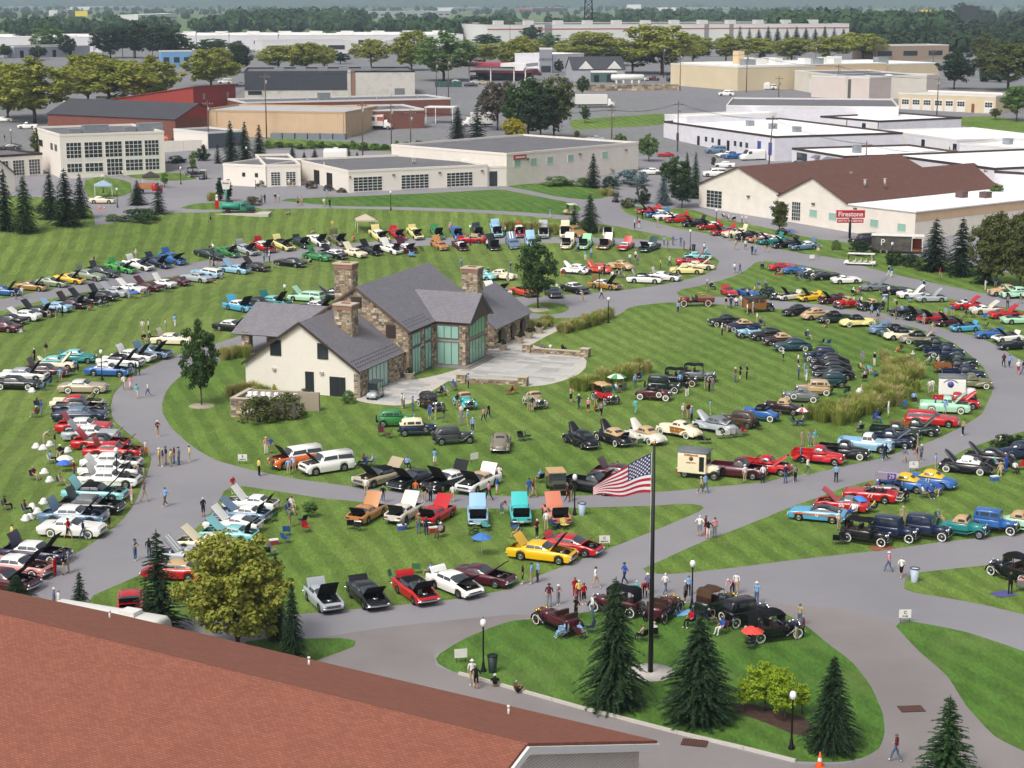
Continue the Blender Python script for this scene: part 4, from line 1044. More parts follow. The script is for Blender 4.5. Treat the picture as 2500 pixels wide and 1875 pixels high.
ROWS={
'on the grass above the upper road': '''
a 60 745 -8 mus B - h|a 385 685 -8 fast GD - h|a 640 635 -12 fast SG - h|a 850 595 -15 fast Y - h|a 1080 550 -20 sed SG - t|a 1250 505 -22 sed DG - t|a 1480 455 -25 cpe BR - ht|a 1690 420 -28 cpe W - ht|a 1920 390 -33 cpe NB - ht|a 2110 345 -38 sed B - ht
b 450 595 -32 sed DG - |b 680 565 -38 mus G - h|b 900 535 -42 cpe SV - ht|b 1120 500 -45 cpe R W ht|b 1350 475 -48 cpe PY *K ht|b 1580 450 -52 mus DG - hts|b 1790 425 -55 cpe W - h|b 2030 415 -58 cpe OG - ht
c 430 365 -60 sed PY W ht|c 650 345 -62 mus R - ht|c 870 335 -66 mus PY - hts|c 1140 330 -72 mus G - ht|c 1380 325 -75 mus B - h|c 1640 315 -78 mus DG - ht|c 1870 295 -82 cpe LB - ht|c 2150 305 -85 mus R W hts|d 335 310 -90 sed SV - ht|d 600 315 -92 sed CR - ht|d 730 310 -60 cpe GD - |d 1125 325 -95 mus W - hs''',
'with its nose on the upper road': '''
a 20 1185 165 sed MR - |a 90 1095 165 cpe K - |a 285 1050 165 mod W - h|a 440 995 163 cpe K - ht|a 670 945 162 mod LB - h|a 860 900 160 cpe DM - ht|a 1010 850 158 cpe K - ht|a 1240 805 157 cpe K - h|a 1390 760 155 cpe SV - h|a 1590 715 155 cpe W - h|a 1800 690 153 cpe MR - h|a 1990 655 151 mus W - h|a 2160 625 150 mus MR -
b 300 885 150 sed SV - |b 430 830 150 wag LB W t|b 770 780 155 cpe LB - ht|b 1010 750 150 cpe DB - h|b 1450 700 157 sed K - |b 1780 620 150 cpe G - h|b 1970 595 148 sed K W h
c 110 575 140 cpe CR - h|c 310 545 138 cpe K - ht|c 560 530 135 cpe W - ht|c 740 515 130 cpe MR W ht|c 1165 480 118 mus CP - h|c 1420 485 112 mus MR W t|c 1820 475 104 sed K - ht|c 2070 455 100 cpe BG - hs
d 185 440 95 sed LB - h|d 640 460 78 sed CR - ht|d 850 470 76 cpe LG - ht|d 1110 470 74 sed BZ - ht|d 1350 495 67 mus R W h|d 1640 510 58 sed DT W ht''',
'on the verge below the tan gabled building': '''
d 1640 65 200 cpe R - ht|d 1745 105 200 cpe B W ht|d 1850 135 200 cpe W - |d 1990 165 200 cpe R - ht|e 190 315 200 cpe K - ht|e 370 350 200 mus R W ht|e 550 415 200 cpe R *GY ht|e 700 440 200 sed CR - t|e 840 465 200 cpe K - h|e 1000 500 200 cpe SM W h|e 1130 525 200 cpe TL W ht|e 1310 570 198 cpe K - ht|e 1530 595 197 cpe BG W ht''',
'on the lawn edge by the outer road': '''
e 1260 845 14 vette R - |e 1430 885 12 vette B - |e 1620 920 10 vette DGY W |e 1810 960 8 vette K - |e 2040 1005 5 vette W - |f 400 690 6 vette GY - h|f 640 735 4 vette K - |f 850 780 4 vette W - h|f 1070 825 2 vette SV - h|f 1520 915 8 vette R W h|f 1750 970 8 vette OW W h|f 1985 1025 8 vette R - h|f 2140 1090 5 vette MT *K ''',
'in the sports car row beside the inner drive': '''
e 600 1155 -78 spt R - t|e 830 1160 -62 spt B - o|e 1100 1175 -68 r30 DG *DG |e 1350 1205 205 spt OW - hto|e 1600 1215 205 spt Y - ht|e 1860 1245 205 spt MR *DM ht|e 2050 1290 207 r30 R *TN h|f 330 915 203 r30 K *TN h|f 730 990 203 spt K - |f 900 1040 206 spt DG - h|f 1090 1070 210 vette R - h|f 1280 1115 206 spt MR *K h|f 1490 1185 195 spt SB *K ht|f 1800 1265 193 spt B - t|f 2010 1310 198 spt W *K ht|h 2080 395 196 spt K *K ''',
'nose to the inner drive': '''
g 1460 275 20 c40 K - |g 1690 320 18 s40 TN - |g 1900 360 15 c40 DG *K w|h 165 105 12 c40 PY *K w|h 530 195 8 s40 BG - |h 640 225 6 c40 DT *K |h 720 265 5 c40 CR *K t|h 920 310 0 c40 TP *K hw|h 1120 395 -3 pu40 DG - |h 1240 475 -4 pu40 NB - w|h 1390 590 -5 pu40 DG - |h 1380 670 -6 pu40 K - b|h 1480 745 -6 pu40 NB - |h 1560 845 -8 pu40 OG - w|h 1390 1085 -12 pu40 R - h|h 1240 1155 -13 pu60 MT - hw|q 1080 105 -15 wag R - |q 880 200 -18 pu40 DG - hb|q 640 250 -20 pu40 DG - |q 560 340 -21 pu40 NB - h|q 270 410 -22 pu60 LB W |p 2020 980 -22 pu40 K - w|p 1710 1045 -22 pu40 R - |p 1060 1165 -25 pu40 R - h|p 710 1225 -23 pu60 MR - h|r 930 300 -30 pu60 K - h|r 1290 160 -22 cpe MR - t''',
'in the arc of old cars on the central lawn': '''
g 560 400 196 c40 K - w|g 770 460 196 c40 NB *TN w|g 870 540 194 r30 LB *NB |g 1080 570 193 s40 K - |g 1240 630 190 c40 DM *TN |g 1380 700 186 s40 DT - w|g 1720 825 184 s30 NB - w|g 1830 890 183 s40 K - |g 1850 965 183 s40 K - h|g 1880 1050 184 s40 K - |p 1820 135 182 s30 DT - |p 1640 225 174 s30 TN - w|p 1480 310 172 r30 GY GY mw|p 1260 450 156 r30 DM *TN h|p 990 530 150 r30 B *K hw|p 720 610 146 s30 BN - |p 430 665 140 s40 SV GY ht|o 2000 820 140 c40 CR - dw|o 1590 890 128 c40 OW *TN hw|o 1200 910 122 c40 K *TN htw|o 800 940 118 s40 K - h''',
'parked on the lawn below the stone house': '''
o 230 465 -70 r30 BE *TN hw|o 1090 415 -66 tour R *TN |o 1690 385 -16 r30 MR *K mw|o 1800 295 -16 t20 DG - |o 2010 215 -13 tour K - y|g 230 1065 -12 tour GY *K |m 1060 395 -62 s30 DB - hw|m 1480 375 -70 r30 TQ *TN mw|m 640 600 5 s30 G - |m 900 710 8 s30 NB *CR m|m 1340 810 16 s30 DGY - |m 1920 875 88 c40 TP *TP ''',
'on the lawn side of the ring road': '''
l 1520 395 215 suv O W h|l 1900 465 214 suv W - h|n 450 300 228 fin BE *K ht|n 850 340 232 sed K - h|n 1280 350 230 fin K W ht|n 1650 370 240 sed W TN ht''',
'backed onto the wedge lawn, nose on the ring road': '''
n 280 740 68 mus CP - ht|n 740 730 68 mus OW - ht|n 1130 755 66 mus R - ht|n 1640 765 92 mus LB - ht|r 50 645 93 mus TQ - ht|r 490 655 101 mus SM - ht''',
'on the wedge lawn': '''
r 320 1125 -22 sed Y - ht|r 680 1040 -25 mod R - ht|x 250 775 -66 mus SV - ht|x 790 735 -66 mod K - ht|x 1380 680 -63 mod R *K ht|x 1860 605 -50 mod W - hts|N 500 885 -28 fast MR - h''',
'in the pony car row beside the left drive': '''
w 1170 225 166 mus W - ht|w 1060 355 166 mus BG W ht|w 950 475 166 fast W - ht|w 900 600 167 mus AQ - ht|w 600 715 167 mus CR - h|w 380 860 168 fast SV - hs|w 240 1050 170 mod R *TN |k 1600 1120 100 mod R - t''',
'in the stack of big cars beside the curved drive': '''
i 1020 815 -2 sed BE OW w|i 950 1010 2 fin CR R h|i 980 1065 0 fin K - h|i 980 1155 0 fin NB BG |j 1030 90 -2 fin R W t|j 1120 185 -1 fin SV W t|j 1240 290 -2 fin R K ht|j 1390 390 -2 fin R - ht|j 1370 525 -3 fin W - h|j 1350 625 -4 fin W - ht|j 1340 735 -5 fin W - ht|j 1170 905 -7 fin AQ *K ht|j 1110 1055 -9 fin K *GY ht|j 900 1185 -8 fin BG W ht|k 880 230 -8 sed W - w|k 430 530 -14 fin PU W htw|k 220 700 -17 fin PK W hw|k 40 865 -20 fin MR - h''',
'on the left lawn by the drive': '''
i 1850 395 -20 sed BG - ht|i 1640 440 -17 sed W - ht|i 1480 505 -14 fin W *K h|i 1330 610 -10 sed B W h|i 940 440 -5 s40 TL AQ t|i 690 520 -5 s40 CR AQ ht|i 560 620 -6 fin MR DM t|i 290 670 -6 fin W SV h|i 190 770 -6 fin K - w|i 2120 235 -10 sed CR - t|I 30 625 -25 sed K W h''',
'on the lawn behind the slate roofed house': '''
b 830 1235 -42 fin SB W ht|b 1070 1190 -35 s40 DG - |b 1250 1180 -32 fin TL AQ ht|b 1650 1120 158 wag MT - h|b 1970 1085 172 s40 K - h|b 1800 1240 -30 sed K W h|c 1690 855 150 s40 AQ - |c 1940 850 -32 s40 CR - w|c 1870 1050 -52 sed W - ht|d 100 1050 -56 sed OR - o|d 455 1060 -80 sed K - o|d 725 1015 -57 sed K W |d 1085 970 -36 cpe GD W ht|d 730 780 147 s40 W - ht|d 1010 770 146 s40 OR - h|d 1280 730 140 c40 TN - d|d 1575 900 -12 sed W *K ht|d 1810 870 -20 cpe W - ht|e 80 890 -4 cpe PY - h|e 220 840 -2 cpe CR - h|e 150 780 -2 cpe R *K h|e 220 720 0 mus AQ - ht''',
'among the race cars on the right lawn': '''
q 1500 660 156 c40 K W htw|q 1790 560 156 c40 K - ht|q 2170 480 200 s40 NB - w''',
'in the row of twenties cars beside the lower road': '''
t 280 300 -30 tour K *K w|t 620 255 -30 t20 NB - |t 1020 235 -30 t20 NB - |t 1470 205 -28 r30 TL *TN |t 1850 165 -28 t20 B - |t 2170 150 -28 r30 MT *TN w''',
'on the grass tip by the lower road': '''
t 2080 735 128 tour K *K ''',
'at the edge of the flagpole lawn': '''
u 510 830 128 brass MR - |u 1240 640 150 tour MR *K |u 1800 690 62 brass MR - |v 440 640 45 brass DG *BN c|v 800 760 32 t20 K - |v 1150 950 20 tour K *K ''',
'on the grass by the museum path': '''
f 1970 735 190 s40 TN - |f 2120 765 190 s40 MT - h|c 1565 405 176 mod R *TN |E 860 715 2 mus CR - h|E 1645 490 10 tour K *K ''',
}
def wname(col,ty): return CC[col][1] + ' ' + KIND[ty]
ROOFW=lambda r: ('' if not r else (CC[r.lstrip('*')][1] + (' cloth top' if r[0] == '*' else ' roof')))
def build_rows():
 for where,txt in ROWS.items():
  items=[q.split() for q in txt.replace('\n','|').split('|') if q.strip()]
  rows=[]
  for q in items:
   k,x,y,h,ty,col,roof=q[:7];opt=q[7] if len(q) > 7 else ''
   rows.append((k,float(x),float(y),float(h),ty,col,None if roof == '-' else roof,opt))
  for i,(k,x,y,h,ty,col,roof,opt) in enumerate(rows):
   me=wname(col,ty)
   ext=[]
   if roof: ext.append(ROOFW(roof))
   st='hood and trunk open' if 'h' in opt and 't' in opt else ('hood open' if 'h' in opt else ('trunk open' if 't' in opt else ('no top' if 'o' in opt else '')))
   if st: ext.append(st)
   w1=' with ' + ', '.join(ext) if ext else ''
   nb=[]
   if i: nb.append(wname(rows[i - 1][5],rows[i - 1][4]))
   if i + 1 < len(rows): nb.append(wname(rows[i + 1][5],rows[i + 1][4]))
   b1=(' between ' + ' and '.join(nb)) if len(nb) == 2 else ((' next to ' + nb[0]) if nb else '')
   lab=uniq(*[c for c in (me + w1 + ' ' + where,me + w1 + b1,me + b1 + ' ' + where,me + w1 + b1 + ' ' + where) if len(c.split()) <= 16] or [me + b1])
   px,py=zp(k,x,y)
   root,g=make_car(ty,px,py,h,col,roof,opt,lab,'show cars ' + where)
   CARS.append((g,me,lab))
build_rows()
# ------------------------------------------------------------------ building helpers
def uvmat(name,kind,cols,sx,sy,rough=.85,bump=.5,mortar=None,ms=.02,spec=.3):
 """patterned by UV in metres: 'brick' courses, 'ribs' of sheet metal, 'boards'"""
 if name in MATS: return MATS[name]
 m,nt,b=_nt(name);N=nt.nodes.new;L=nt.links.new
 uv=N('ShaderNodeTexCoord')
 n=N('ShaderNodeTexNoise');n.inputs['Scale'].default_value=.5;n.inputs['Detail'].default_value=6
 L(uv.outputs['UV'],n.inputs['Vector'])
 if kind == 'brick':
  t=N('ShaderNodeTexBrick');t.inputs['Scale'].default_value=1.0
  t.inputs['Brick Width'].default_value=sx;t.inputs['Row Height'].default_value=sy;t.inputs['Mortar Size'].default_value=ms;t.inputs['Mortar Smooth'].default_value=.3;t.inputs['Bias'].default_value=0
  t.inputs['Color1'].default_value=srgb(cols[0]);t.inputs['Color2'].default_value=srgb(cols[1]);t.inputs['Mortar'].default_value=srgb(mortar or cols[0])
  L(uv.outputs['UV'],t.inputs['Vector']);col,fac=t.outputs['Color'],t.outputs['Fac'];inv=True
 else:
  t=N('ShaderNodeTexWave');t.wave_type='BANDS';t.bands_direction='X';t.inputs['Scale'].default_value=.314/sx;t.inputs['Distortion'].default_value=0
  L(uv.outputs['UV'],t.inputs['Vector'])
  mx=N('ShaderNodeMix');mx.data_type='RGBA';mx.inputs['A'].default_value=srgb(cols[0]);mx.inputs['B'].default_value=srgb(cols[1]);L(t.outputs['Fac'],mx.inputs['Factor'])
  col,fac=mx.outputs['Result'],t.outputs['Fac'];inv=False
 mr=N('ShaderNodeMapRange');mr.inputs['From Min'].default_value=.3;mr.inputs['From Max'].default_value=.7;mr.inputs['To Min'].default_value=.95;mr.inputs['To Max'].default_value=1.05
 L(n.outputs['Fac'],mr.inputs['Value'])
 ml=N('ShaderNodeMix');ml.data_type='RGBA';ml.blend_type='MULTIPLY';ml.inputs['Factor'].default_value=1;L(col,ml.inputs['A']);L(mr.outputs[0],ml.inputs['B'])
 L(ml.outputs['Result'],b.inputs['Base Color']);b.inputs['Roughness'].default_value=rough;b.inputs['Specular IOR Level'].default_value=spec
 bp=N('ShaderNodeBump');bp.inputs['Strength'].default_value=bump;bp.inputs['Distance'].default_value=.02;bp.invert=inv
 L(fac,bp.inputs['Height']);L(bp.outputs[0],b.inputs['Normal'])
 MATS[name]=m;return m
def panels(name,polys,mats,parent=None,thick=0.0,smooth=False):
 """flat polygons with UV in metres; polys: (points, material index)"""
 vs,fs,ms,uvs=[],[],[],[]
 for pts,mi in polys:
  P=[Vector(p) for p in pts]
  nrm=Vector((0,0,0))
  for i in range(len(P)): nrm += P[i].cross(P[(i + 1) % len(P)])
  nrm.normalize()
  a=Vector((0,0,1)).cross(nrm)
  if a.length < 1e-3: a=Vector((1,0,0))
  a.normalize();bb=nrm.cross(a)
  def add(Q):
   n=len(vs);vs.extend(Q);fs.append(tuple(range(n,n + len(Q))));ms.append(mi);uvs.extend((q.dot(a),q.dot(bb)) for q in Q)
  add(P)
  if thick:
   D=[p - nrm*thick for p in P]
   add(D[::-1])
   for i in range(len(P)): add([P[i],D[i],D[(i + 1) % len(P)],P[(i + 1) % len(P)]])
 me=bpy.data.meshes.new(name);me.from_pydata([tuple(v) for v in vs],[],fs)
 me.polygons.foreach_set('material_index',ms)
 ul=me.uv_layers.new(name='UVMap');ul.data.foreach_set('uv',[c for t in uvs for c in t])
 for m in mats: me.materials.append(m)
 me.update()
 return link(name,me,parent)
_u=MB();_u.box(-.5,.5,-.5,.5,-.5,.5);UNIT=_u.mesh('unit_piece',[MISS])
def piece(name,parent,x0,x1,y0,y1,z0,z1,m):
 o=link(name,UNIT,parent,((x0 + x1)/2,(y0 + y1)/2,(z0 + z1)/2));o.scale=(abs(x1 - x0),abs(y1 - y0),abs(z1 - z0));omat(o,m);return o
M_WINGL=mat('window_glass','#2a3236',.08,0,.8)
M_GREENGL=mat('curtained_green_glass','#8fb5a8',.12,0,.8,0,.1,.4)
M_FRAMEW=mat('white_frame','#dcdad4',.5)
M_FRAMEG=mat('grey_frame','#59656b',.5)
M_CREAM=mixed('cream_stucco',['#ded7cb','#e2dbd0','#e0d9cd'],.5,.9,extra=(2.5,.015))
M_CREAM2=uvmat('cream_block_wall','brick',['#ddd5ca','#e0d9ce'],.8,.4,.9,.12,'#d4ccc0',.012)
M_FLATR=mixed('grey_flat_roof',['#5d5c60','#6a696d','#636266'],.25,.95,extra=(1.5,.08))
M_WROOF=mixed('white_membrane_roof',['#e9e8e6','#f0efed','#dfdddb'],.12,.8,extra=(.6,.03))
M_WWALL2=uvmat('white_block_wall','brick',['#d5d3da','#dbd9df'],.8,.4,.85,.12,'#cbc9d0',.012)
M_TANM=uvmat('tan_sheet_metal','ribs',['#c4a888','#cbb090'],.6,1,.6,.25)
M_REDM=uvmat('red_sheet_metal','ribs',['#8f3a33','#9a4138'],.5,1,.6,.25)
M_DKM=uvmat('charcoal_sheet_metal','ribs',['#3e4247','#464a50'],.7,1,.55,.3)
M_BRICK=uvmat('red_brick','brick',['#7a4035','#6b372e'],.45,.15,.9,.4,'#8a6f64',.02)
M_SLATE=uvmat('grey_slate','brick',['#7f7c82','#747278'],.34,.24,.6,.9,'#56555a',.016,.4)
M_BROWNSH=uvmat('brown_shingles','brick',['#6a4b42','#5f433b'],.5,.2,.95,.5,'#54392f',.015)
M_REDSH=uvmat('terracotta_shingles','brick',['#8f5b4a','#82503f'],.33,.145,.95,.8,'#683d30',.014)
M_DKSH=uvmat('dark_shingles','brick',['#4b4c51','#434449'],.5,.2,.95,.5,'#3a3b3f',.02)
M_TRIMD=mat('dark_trim','#3b2f2a',.6)
M_TRIMW=mat('white_trim','#d9d7d2',.6)
M_DOORD=mat('dark_door','#1f2529',.5)
M_CONCW=mixed('concrete_wall',['#b9b5ac','#c6c2b9','#aeaaa2'],.3,.9,extra=(3,.05))
M_TANB=mixed('tan_painted_wall',['#c9ae88','#d3b993','#cdb48f'],.2,.9,extra=(2,.04))
def window(parent,fx,x0,x1,z0,z1,cols=2,rows=2,fm=None,gm=None,name='window',bar=.06,face='front',D=0,panes=True,door=False):
 """a window on a wall of a building whose local x runs along the front. face: front (y=0), left (x=0), right (x=W)"""
 fm=fm or M_FRAMEW;gm=gm or M_WINGL
 w,h=x1 - x0,z1 - z0
 m=MB()
 m.box(0,w,-.06,.05,0,bar);m.box(0,w,-.06,.05,h - bar,h);m.box(0,bar,-.06,.05,bar,h - bar);m.box(w - bar,w,-.06,.05,bar,h - bar)
 o=m.obj(name,[fm],parent)
 if face == 'front': o.location=(x0,-.01,z0)
 elif face == 'left': o.location=(-.01,x1,z0);o.rotation_euler=(0,0,-math.pi/2)
 elif face == 'right': o.location=(D + .01,x0,z0);o.rotation_euler=(0,0,math.pi/2)
 elif face == 'back': o.location=(x1,D + .01,z0);o.rotation_euler=(0,0,math.pi)
 cw,rh=(w - bar)/cols,(h - bar)/rows
 if panes:
  for i in range(cols):
   for j in range(rows):
    piece('pane',o,bar + i*cw,(i + 1)*cw,-.02,.0,bar + j*rh,(j + 1)*rh,gm)
  for i in range(1,cols): piece('mullion',o,i*cw,i*cw + bar,-.05,.04,bar,h - bar,fm)
  for j in range(1,rows): piece('transom',o,bar,w - bar,-.045,.035,j*rh,j*rh + bar,fm)
 else: piece('pane',o,bar,w - bar,-.02,.0,bar,h - bar,gm)
 return o
def slab_door(parent,x0,x1,z1,m,face='front',D=0,z0=.0,name='door'):
 o=MB();o.box(0,x1 - x0,-.05,.03,0,z1 - z0);o=o.obj(name,[m],parent)
 if face == 'front': o.location=(x0,-.01,z0)
 elif face == 'left': o.location=(-.01,x1,z0);o.rotation_euler=(0,0,-math.pi/2)
 elif face == 'right': o.location=(D + .01,x0,z0);o.rotation_euler=(0,0,math.pi/2)
 k=MB();k.box(.06,.12,-.09,-.045,.9,1.0);k.obj('handle',[M_CHROME],o)
 return o
def frame_px(p0,p1):
 a,b=gnd(*p0),gnd(*p1)
 d=(b - a).to_2d();W=d.length;return a,math.atan2(d.y,d.x),W
def building(name,label,p0,p1,depth,h,wall,roofm,roof='flat',rise=2.5,over=.3,trim=None,cat='building',parapet=.35,ridge='x',wallmats=None,base=None):
 a,ang,W=frame_px(p0,p1)
 z=a.z
 zs=[ter(*(a.to_2d() + Matrix.Rotation(ang,2) @ Vector(q))) for q in ((0,0),(W,0),(W,depth),(0,depth))]
 if base is None: base=(zs[0] + zs[1])/2
 root=thing(name,uniq(label),cat,(a.x,a.y,base),ang)
 lo=min(zs) - base - .6;D=depth
 tr=trim or M_TRIMW
 P=[([(0,0,lo),(W,0,lo),(W,0,h),(0,0,h)],0),([(W,0,lo),(W,D,lo),(W,D,h),(W,0,h)],0),([(W,D,lo),(0,D,lo),(0,D,h),(W,D,h)],0),([(0,D,lo),(0,0,lo),(0,0,h),(0,D,h)],0)]
 if roof == 'gable' and ridge == 'x':
  P[1]=([(W,0,lo),(W,D,lo),(W,D,h),(W,D/2,h + rise),(W,0,h)],0);P[3]=([(0,D,lo),(0,0,lo),(0,0,h),(0,D/2,h + rise),(0,D,h)],0)
 elif roof == 'gable':
  P[0]=([(0,0,lo),(W,0,lo),(W,0,h),(W/2,0,h + rise),(0,0,h)],0);P[2]=([(W,D,lo),(0,D,lo),(0,D,h),(W/2,D,h + rise),(W,D,h)],0)
 panels('walls',P,[wall],root)
 if roof == 'flat':
  q=panels('roof',[([(.25,.25,h - parapet),(W - .25,.25,h - parapet),(W - .25,D - .25,h - parapet),(.25,D - .25,h - parapet)],0)],[roofm],root)
  m=MB()
  for (x0,x1,y0,y1) in ((-.06,W + .06,-.06,.28),(-.06,W + .06,D - .28,D + .06),(-.06,.28,.28,D - .28),(W - .28,W + .06,.28,D - .28)):
   m.box(x0,x1,y0,y1,h - parapet - .05,h + .06)
  m.obj('parapet',[tr],root)
 elif roof == 'gable':
  o=over;k=o*rise/((D if ridge == 'x' else W)/2)
  if ridge == 'x': Q=[([(-o,-o,h - k),(W + o,-o,h - k),(W + o,D/2,h + rise),(-o,D/2,h + rise)],0),([(W + o,D + o,h - k),(-o,D + o,h - k),(-o,D/2,h + rise),(W + o,D/2,h + rise)],0)]
  else: Q=[([(-o,D + o,h - k),(-o,-o,h - k),(W/2,-o,h + rise),(W/2,D + o,h + rise)],0),([(W + o,-o,h - k),(W + o,D + o,h - k),(W/2,D + o,h + rise),(W/2,-o,h + rise)],0)]
  Q=[([(x,y,zz + .12) for x,y,zz in pts],mi) for pts,mi in Q]
  panels('roof',Q,[roofm],root,.14)
 return root,W
def rooftop(root,x,y,z,w=2,d=1.5,h=1.2,m=None,name='rooftop_unit'):
 o=MB();o.box(-w/2,w/2,-d/2,d/2,0,h);o.box(-w/2 + .1,w/2 - .1,-d/2 - .02,d/2 + .02,h*.2,h*.75);o.box(-w/2 - .05,w/2 + .05,-d/2 - .05,d/2 + .05,h,h + .07)
 o=o.obj(name,[m or mat('galvanised','#9aa0a4',.45,.5,.5,0,.15,2)],root);o.location=(x,y,z);return o
def pipe(root,x,y,z,h=.9,r=.12,m=None):
 o=MB();o.tube([(0,0,0),(0,0,h)],r,8);o.tube([(0,0,h),(0,0,h + .12)],r*1.5,8)
 o=o.obj('roof_vent',[m or mat('vent_metal','#b8b8b6',.5,.4)],root);o.location=(x,y,z);return o
def lettering(body,size,m,parent,loc,rot=(math.pi/2,0,0),bold=False,name='lettering'):
 me=text_mesh(body,size,.008,bold);me.materials.clear();me.materials.append(m)
 o=link(name,me,parent,loc);o.rotation_euler=rot;return o
# random rubble masonry: real stones on a backing wall, one mesh for each wall
STONES=['#a3927c','#8d7d6a','#b5a58e','#786b5c','#9a8468','#c0b29c','#6c6258','#a58f74']
M_STONE=None
def stone_material():
 global M_STONE
 m,nt,b=_nt('rubble_stone');N=nt.nodes.new;L=nt.links.new
 a=N('ShaderNodeAttribute');a.attribute_name='tone'
 n=N('ShaderNodeTexNoise');n.inputs['Scale'].default_value=5;tc=N('ShaderNodeTexCoord');L(tc.outputs['Object'],n.inputs['Vector'])
 mr=N('ShaderNodeMapRange');mr.inputs['To Min'].default_value=.75;mr.inputs['To Max'].default_value=1.25;L(n.outputs['Fac'],mr.inputs['Value'])
 x=N('ShaderNodeMix');x.data_type='RGBA';x.blend_type='MULTIPLY';x.inputs['Factor'].default_value=1;L(a.outputs['Color'],x.inputs['A']);L(mr.outputs[0],x.inputs['B'])
 L(x.outputs['Result'],b.inputs['Base Color']);b.inputs['Roughness'].default_value=.9;M_STONE=m
stone_material()
def stonework(name,quads,parent,test=None,sz=(.42,.26),rough=.05):
 """quads: (origin, along, width, height, normal); test(s, z, k) keeps a stone"""
 r=random.Random(hash(name) % 1000 + len(quads));vs,fs,tone=[],[],[]
 for k,(o,al,W,Hh,nr) in enumerate(quads):
  o,al,nr=Vector(o),Vector(al).normalized(),Vector(nr).normalized()
  z=0.0
  while z < Hh - .05:
   h=min(Hh - z,sz[1]*r.uniform(.6,1.5));s=-r.uniform(0,.3)
   while s < W:
    w=sz[0]*r.uniform(.5,1.7);a,b=max(0,s),min(W,s + w);s += w
    if b - a < .08 or (test and not test((a + b)/2,z + h/2,k)): continue
    g=.018;d=r.uniform(.015,rough + .02)
    j=lambda: r.uniform(-.02,.02)
    base=[(a + g,z + g),(b - g,z + g),(b - g,z + h - g),(a + g,z + h - g)]
    n=len(vs)
    for (p,q) in base: vs.append(o + al*p + Vector((0,0,q)) + nr*.0)
    for (p,q) in base: cx,cz=(a + b)/2,z + h/2;vs.append(o + al*(cx + (p - cx)*.88 + j()) + Vector((0,0,cz + (q - cz)*.84 + j())) + nr*d)
    for f in ((4,5,6,7),(0,1,5,4),(1,2,6,5),(2,3,7,6),(3,0,4,7)): fs.append(tuple(n + i for i in f))
    c=srgb(r.choice(STONES));v=r.uniform(.8,1.15);tone += [(c[0]*v,c[1]*v,c[2]*v,1)]*5
   z += h
 me=bpy.data.meshes.new(name);me.from_pydata([tuple(v) for v in vs],[],fs)
 at=me.attributes.new('tone','FLOAT_COLOR','FACE');at.data.foreach_set('color',[c for t in tone for c in t])
 me.materials.append(M_STONE);me.update()
 o=link(name,me,parent);o['kind']='stuff';return o
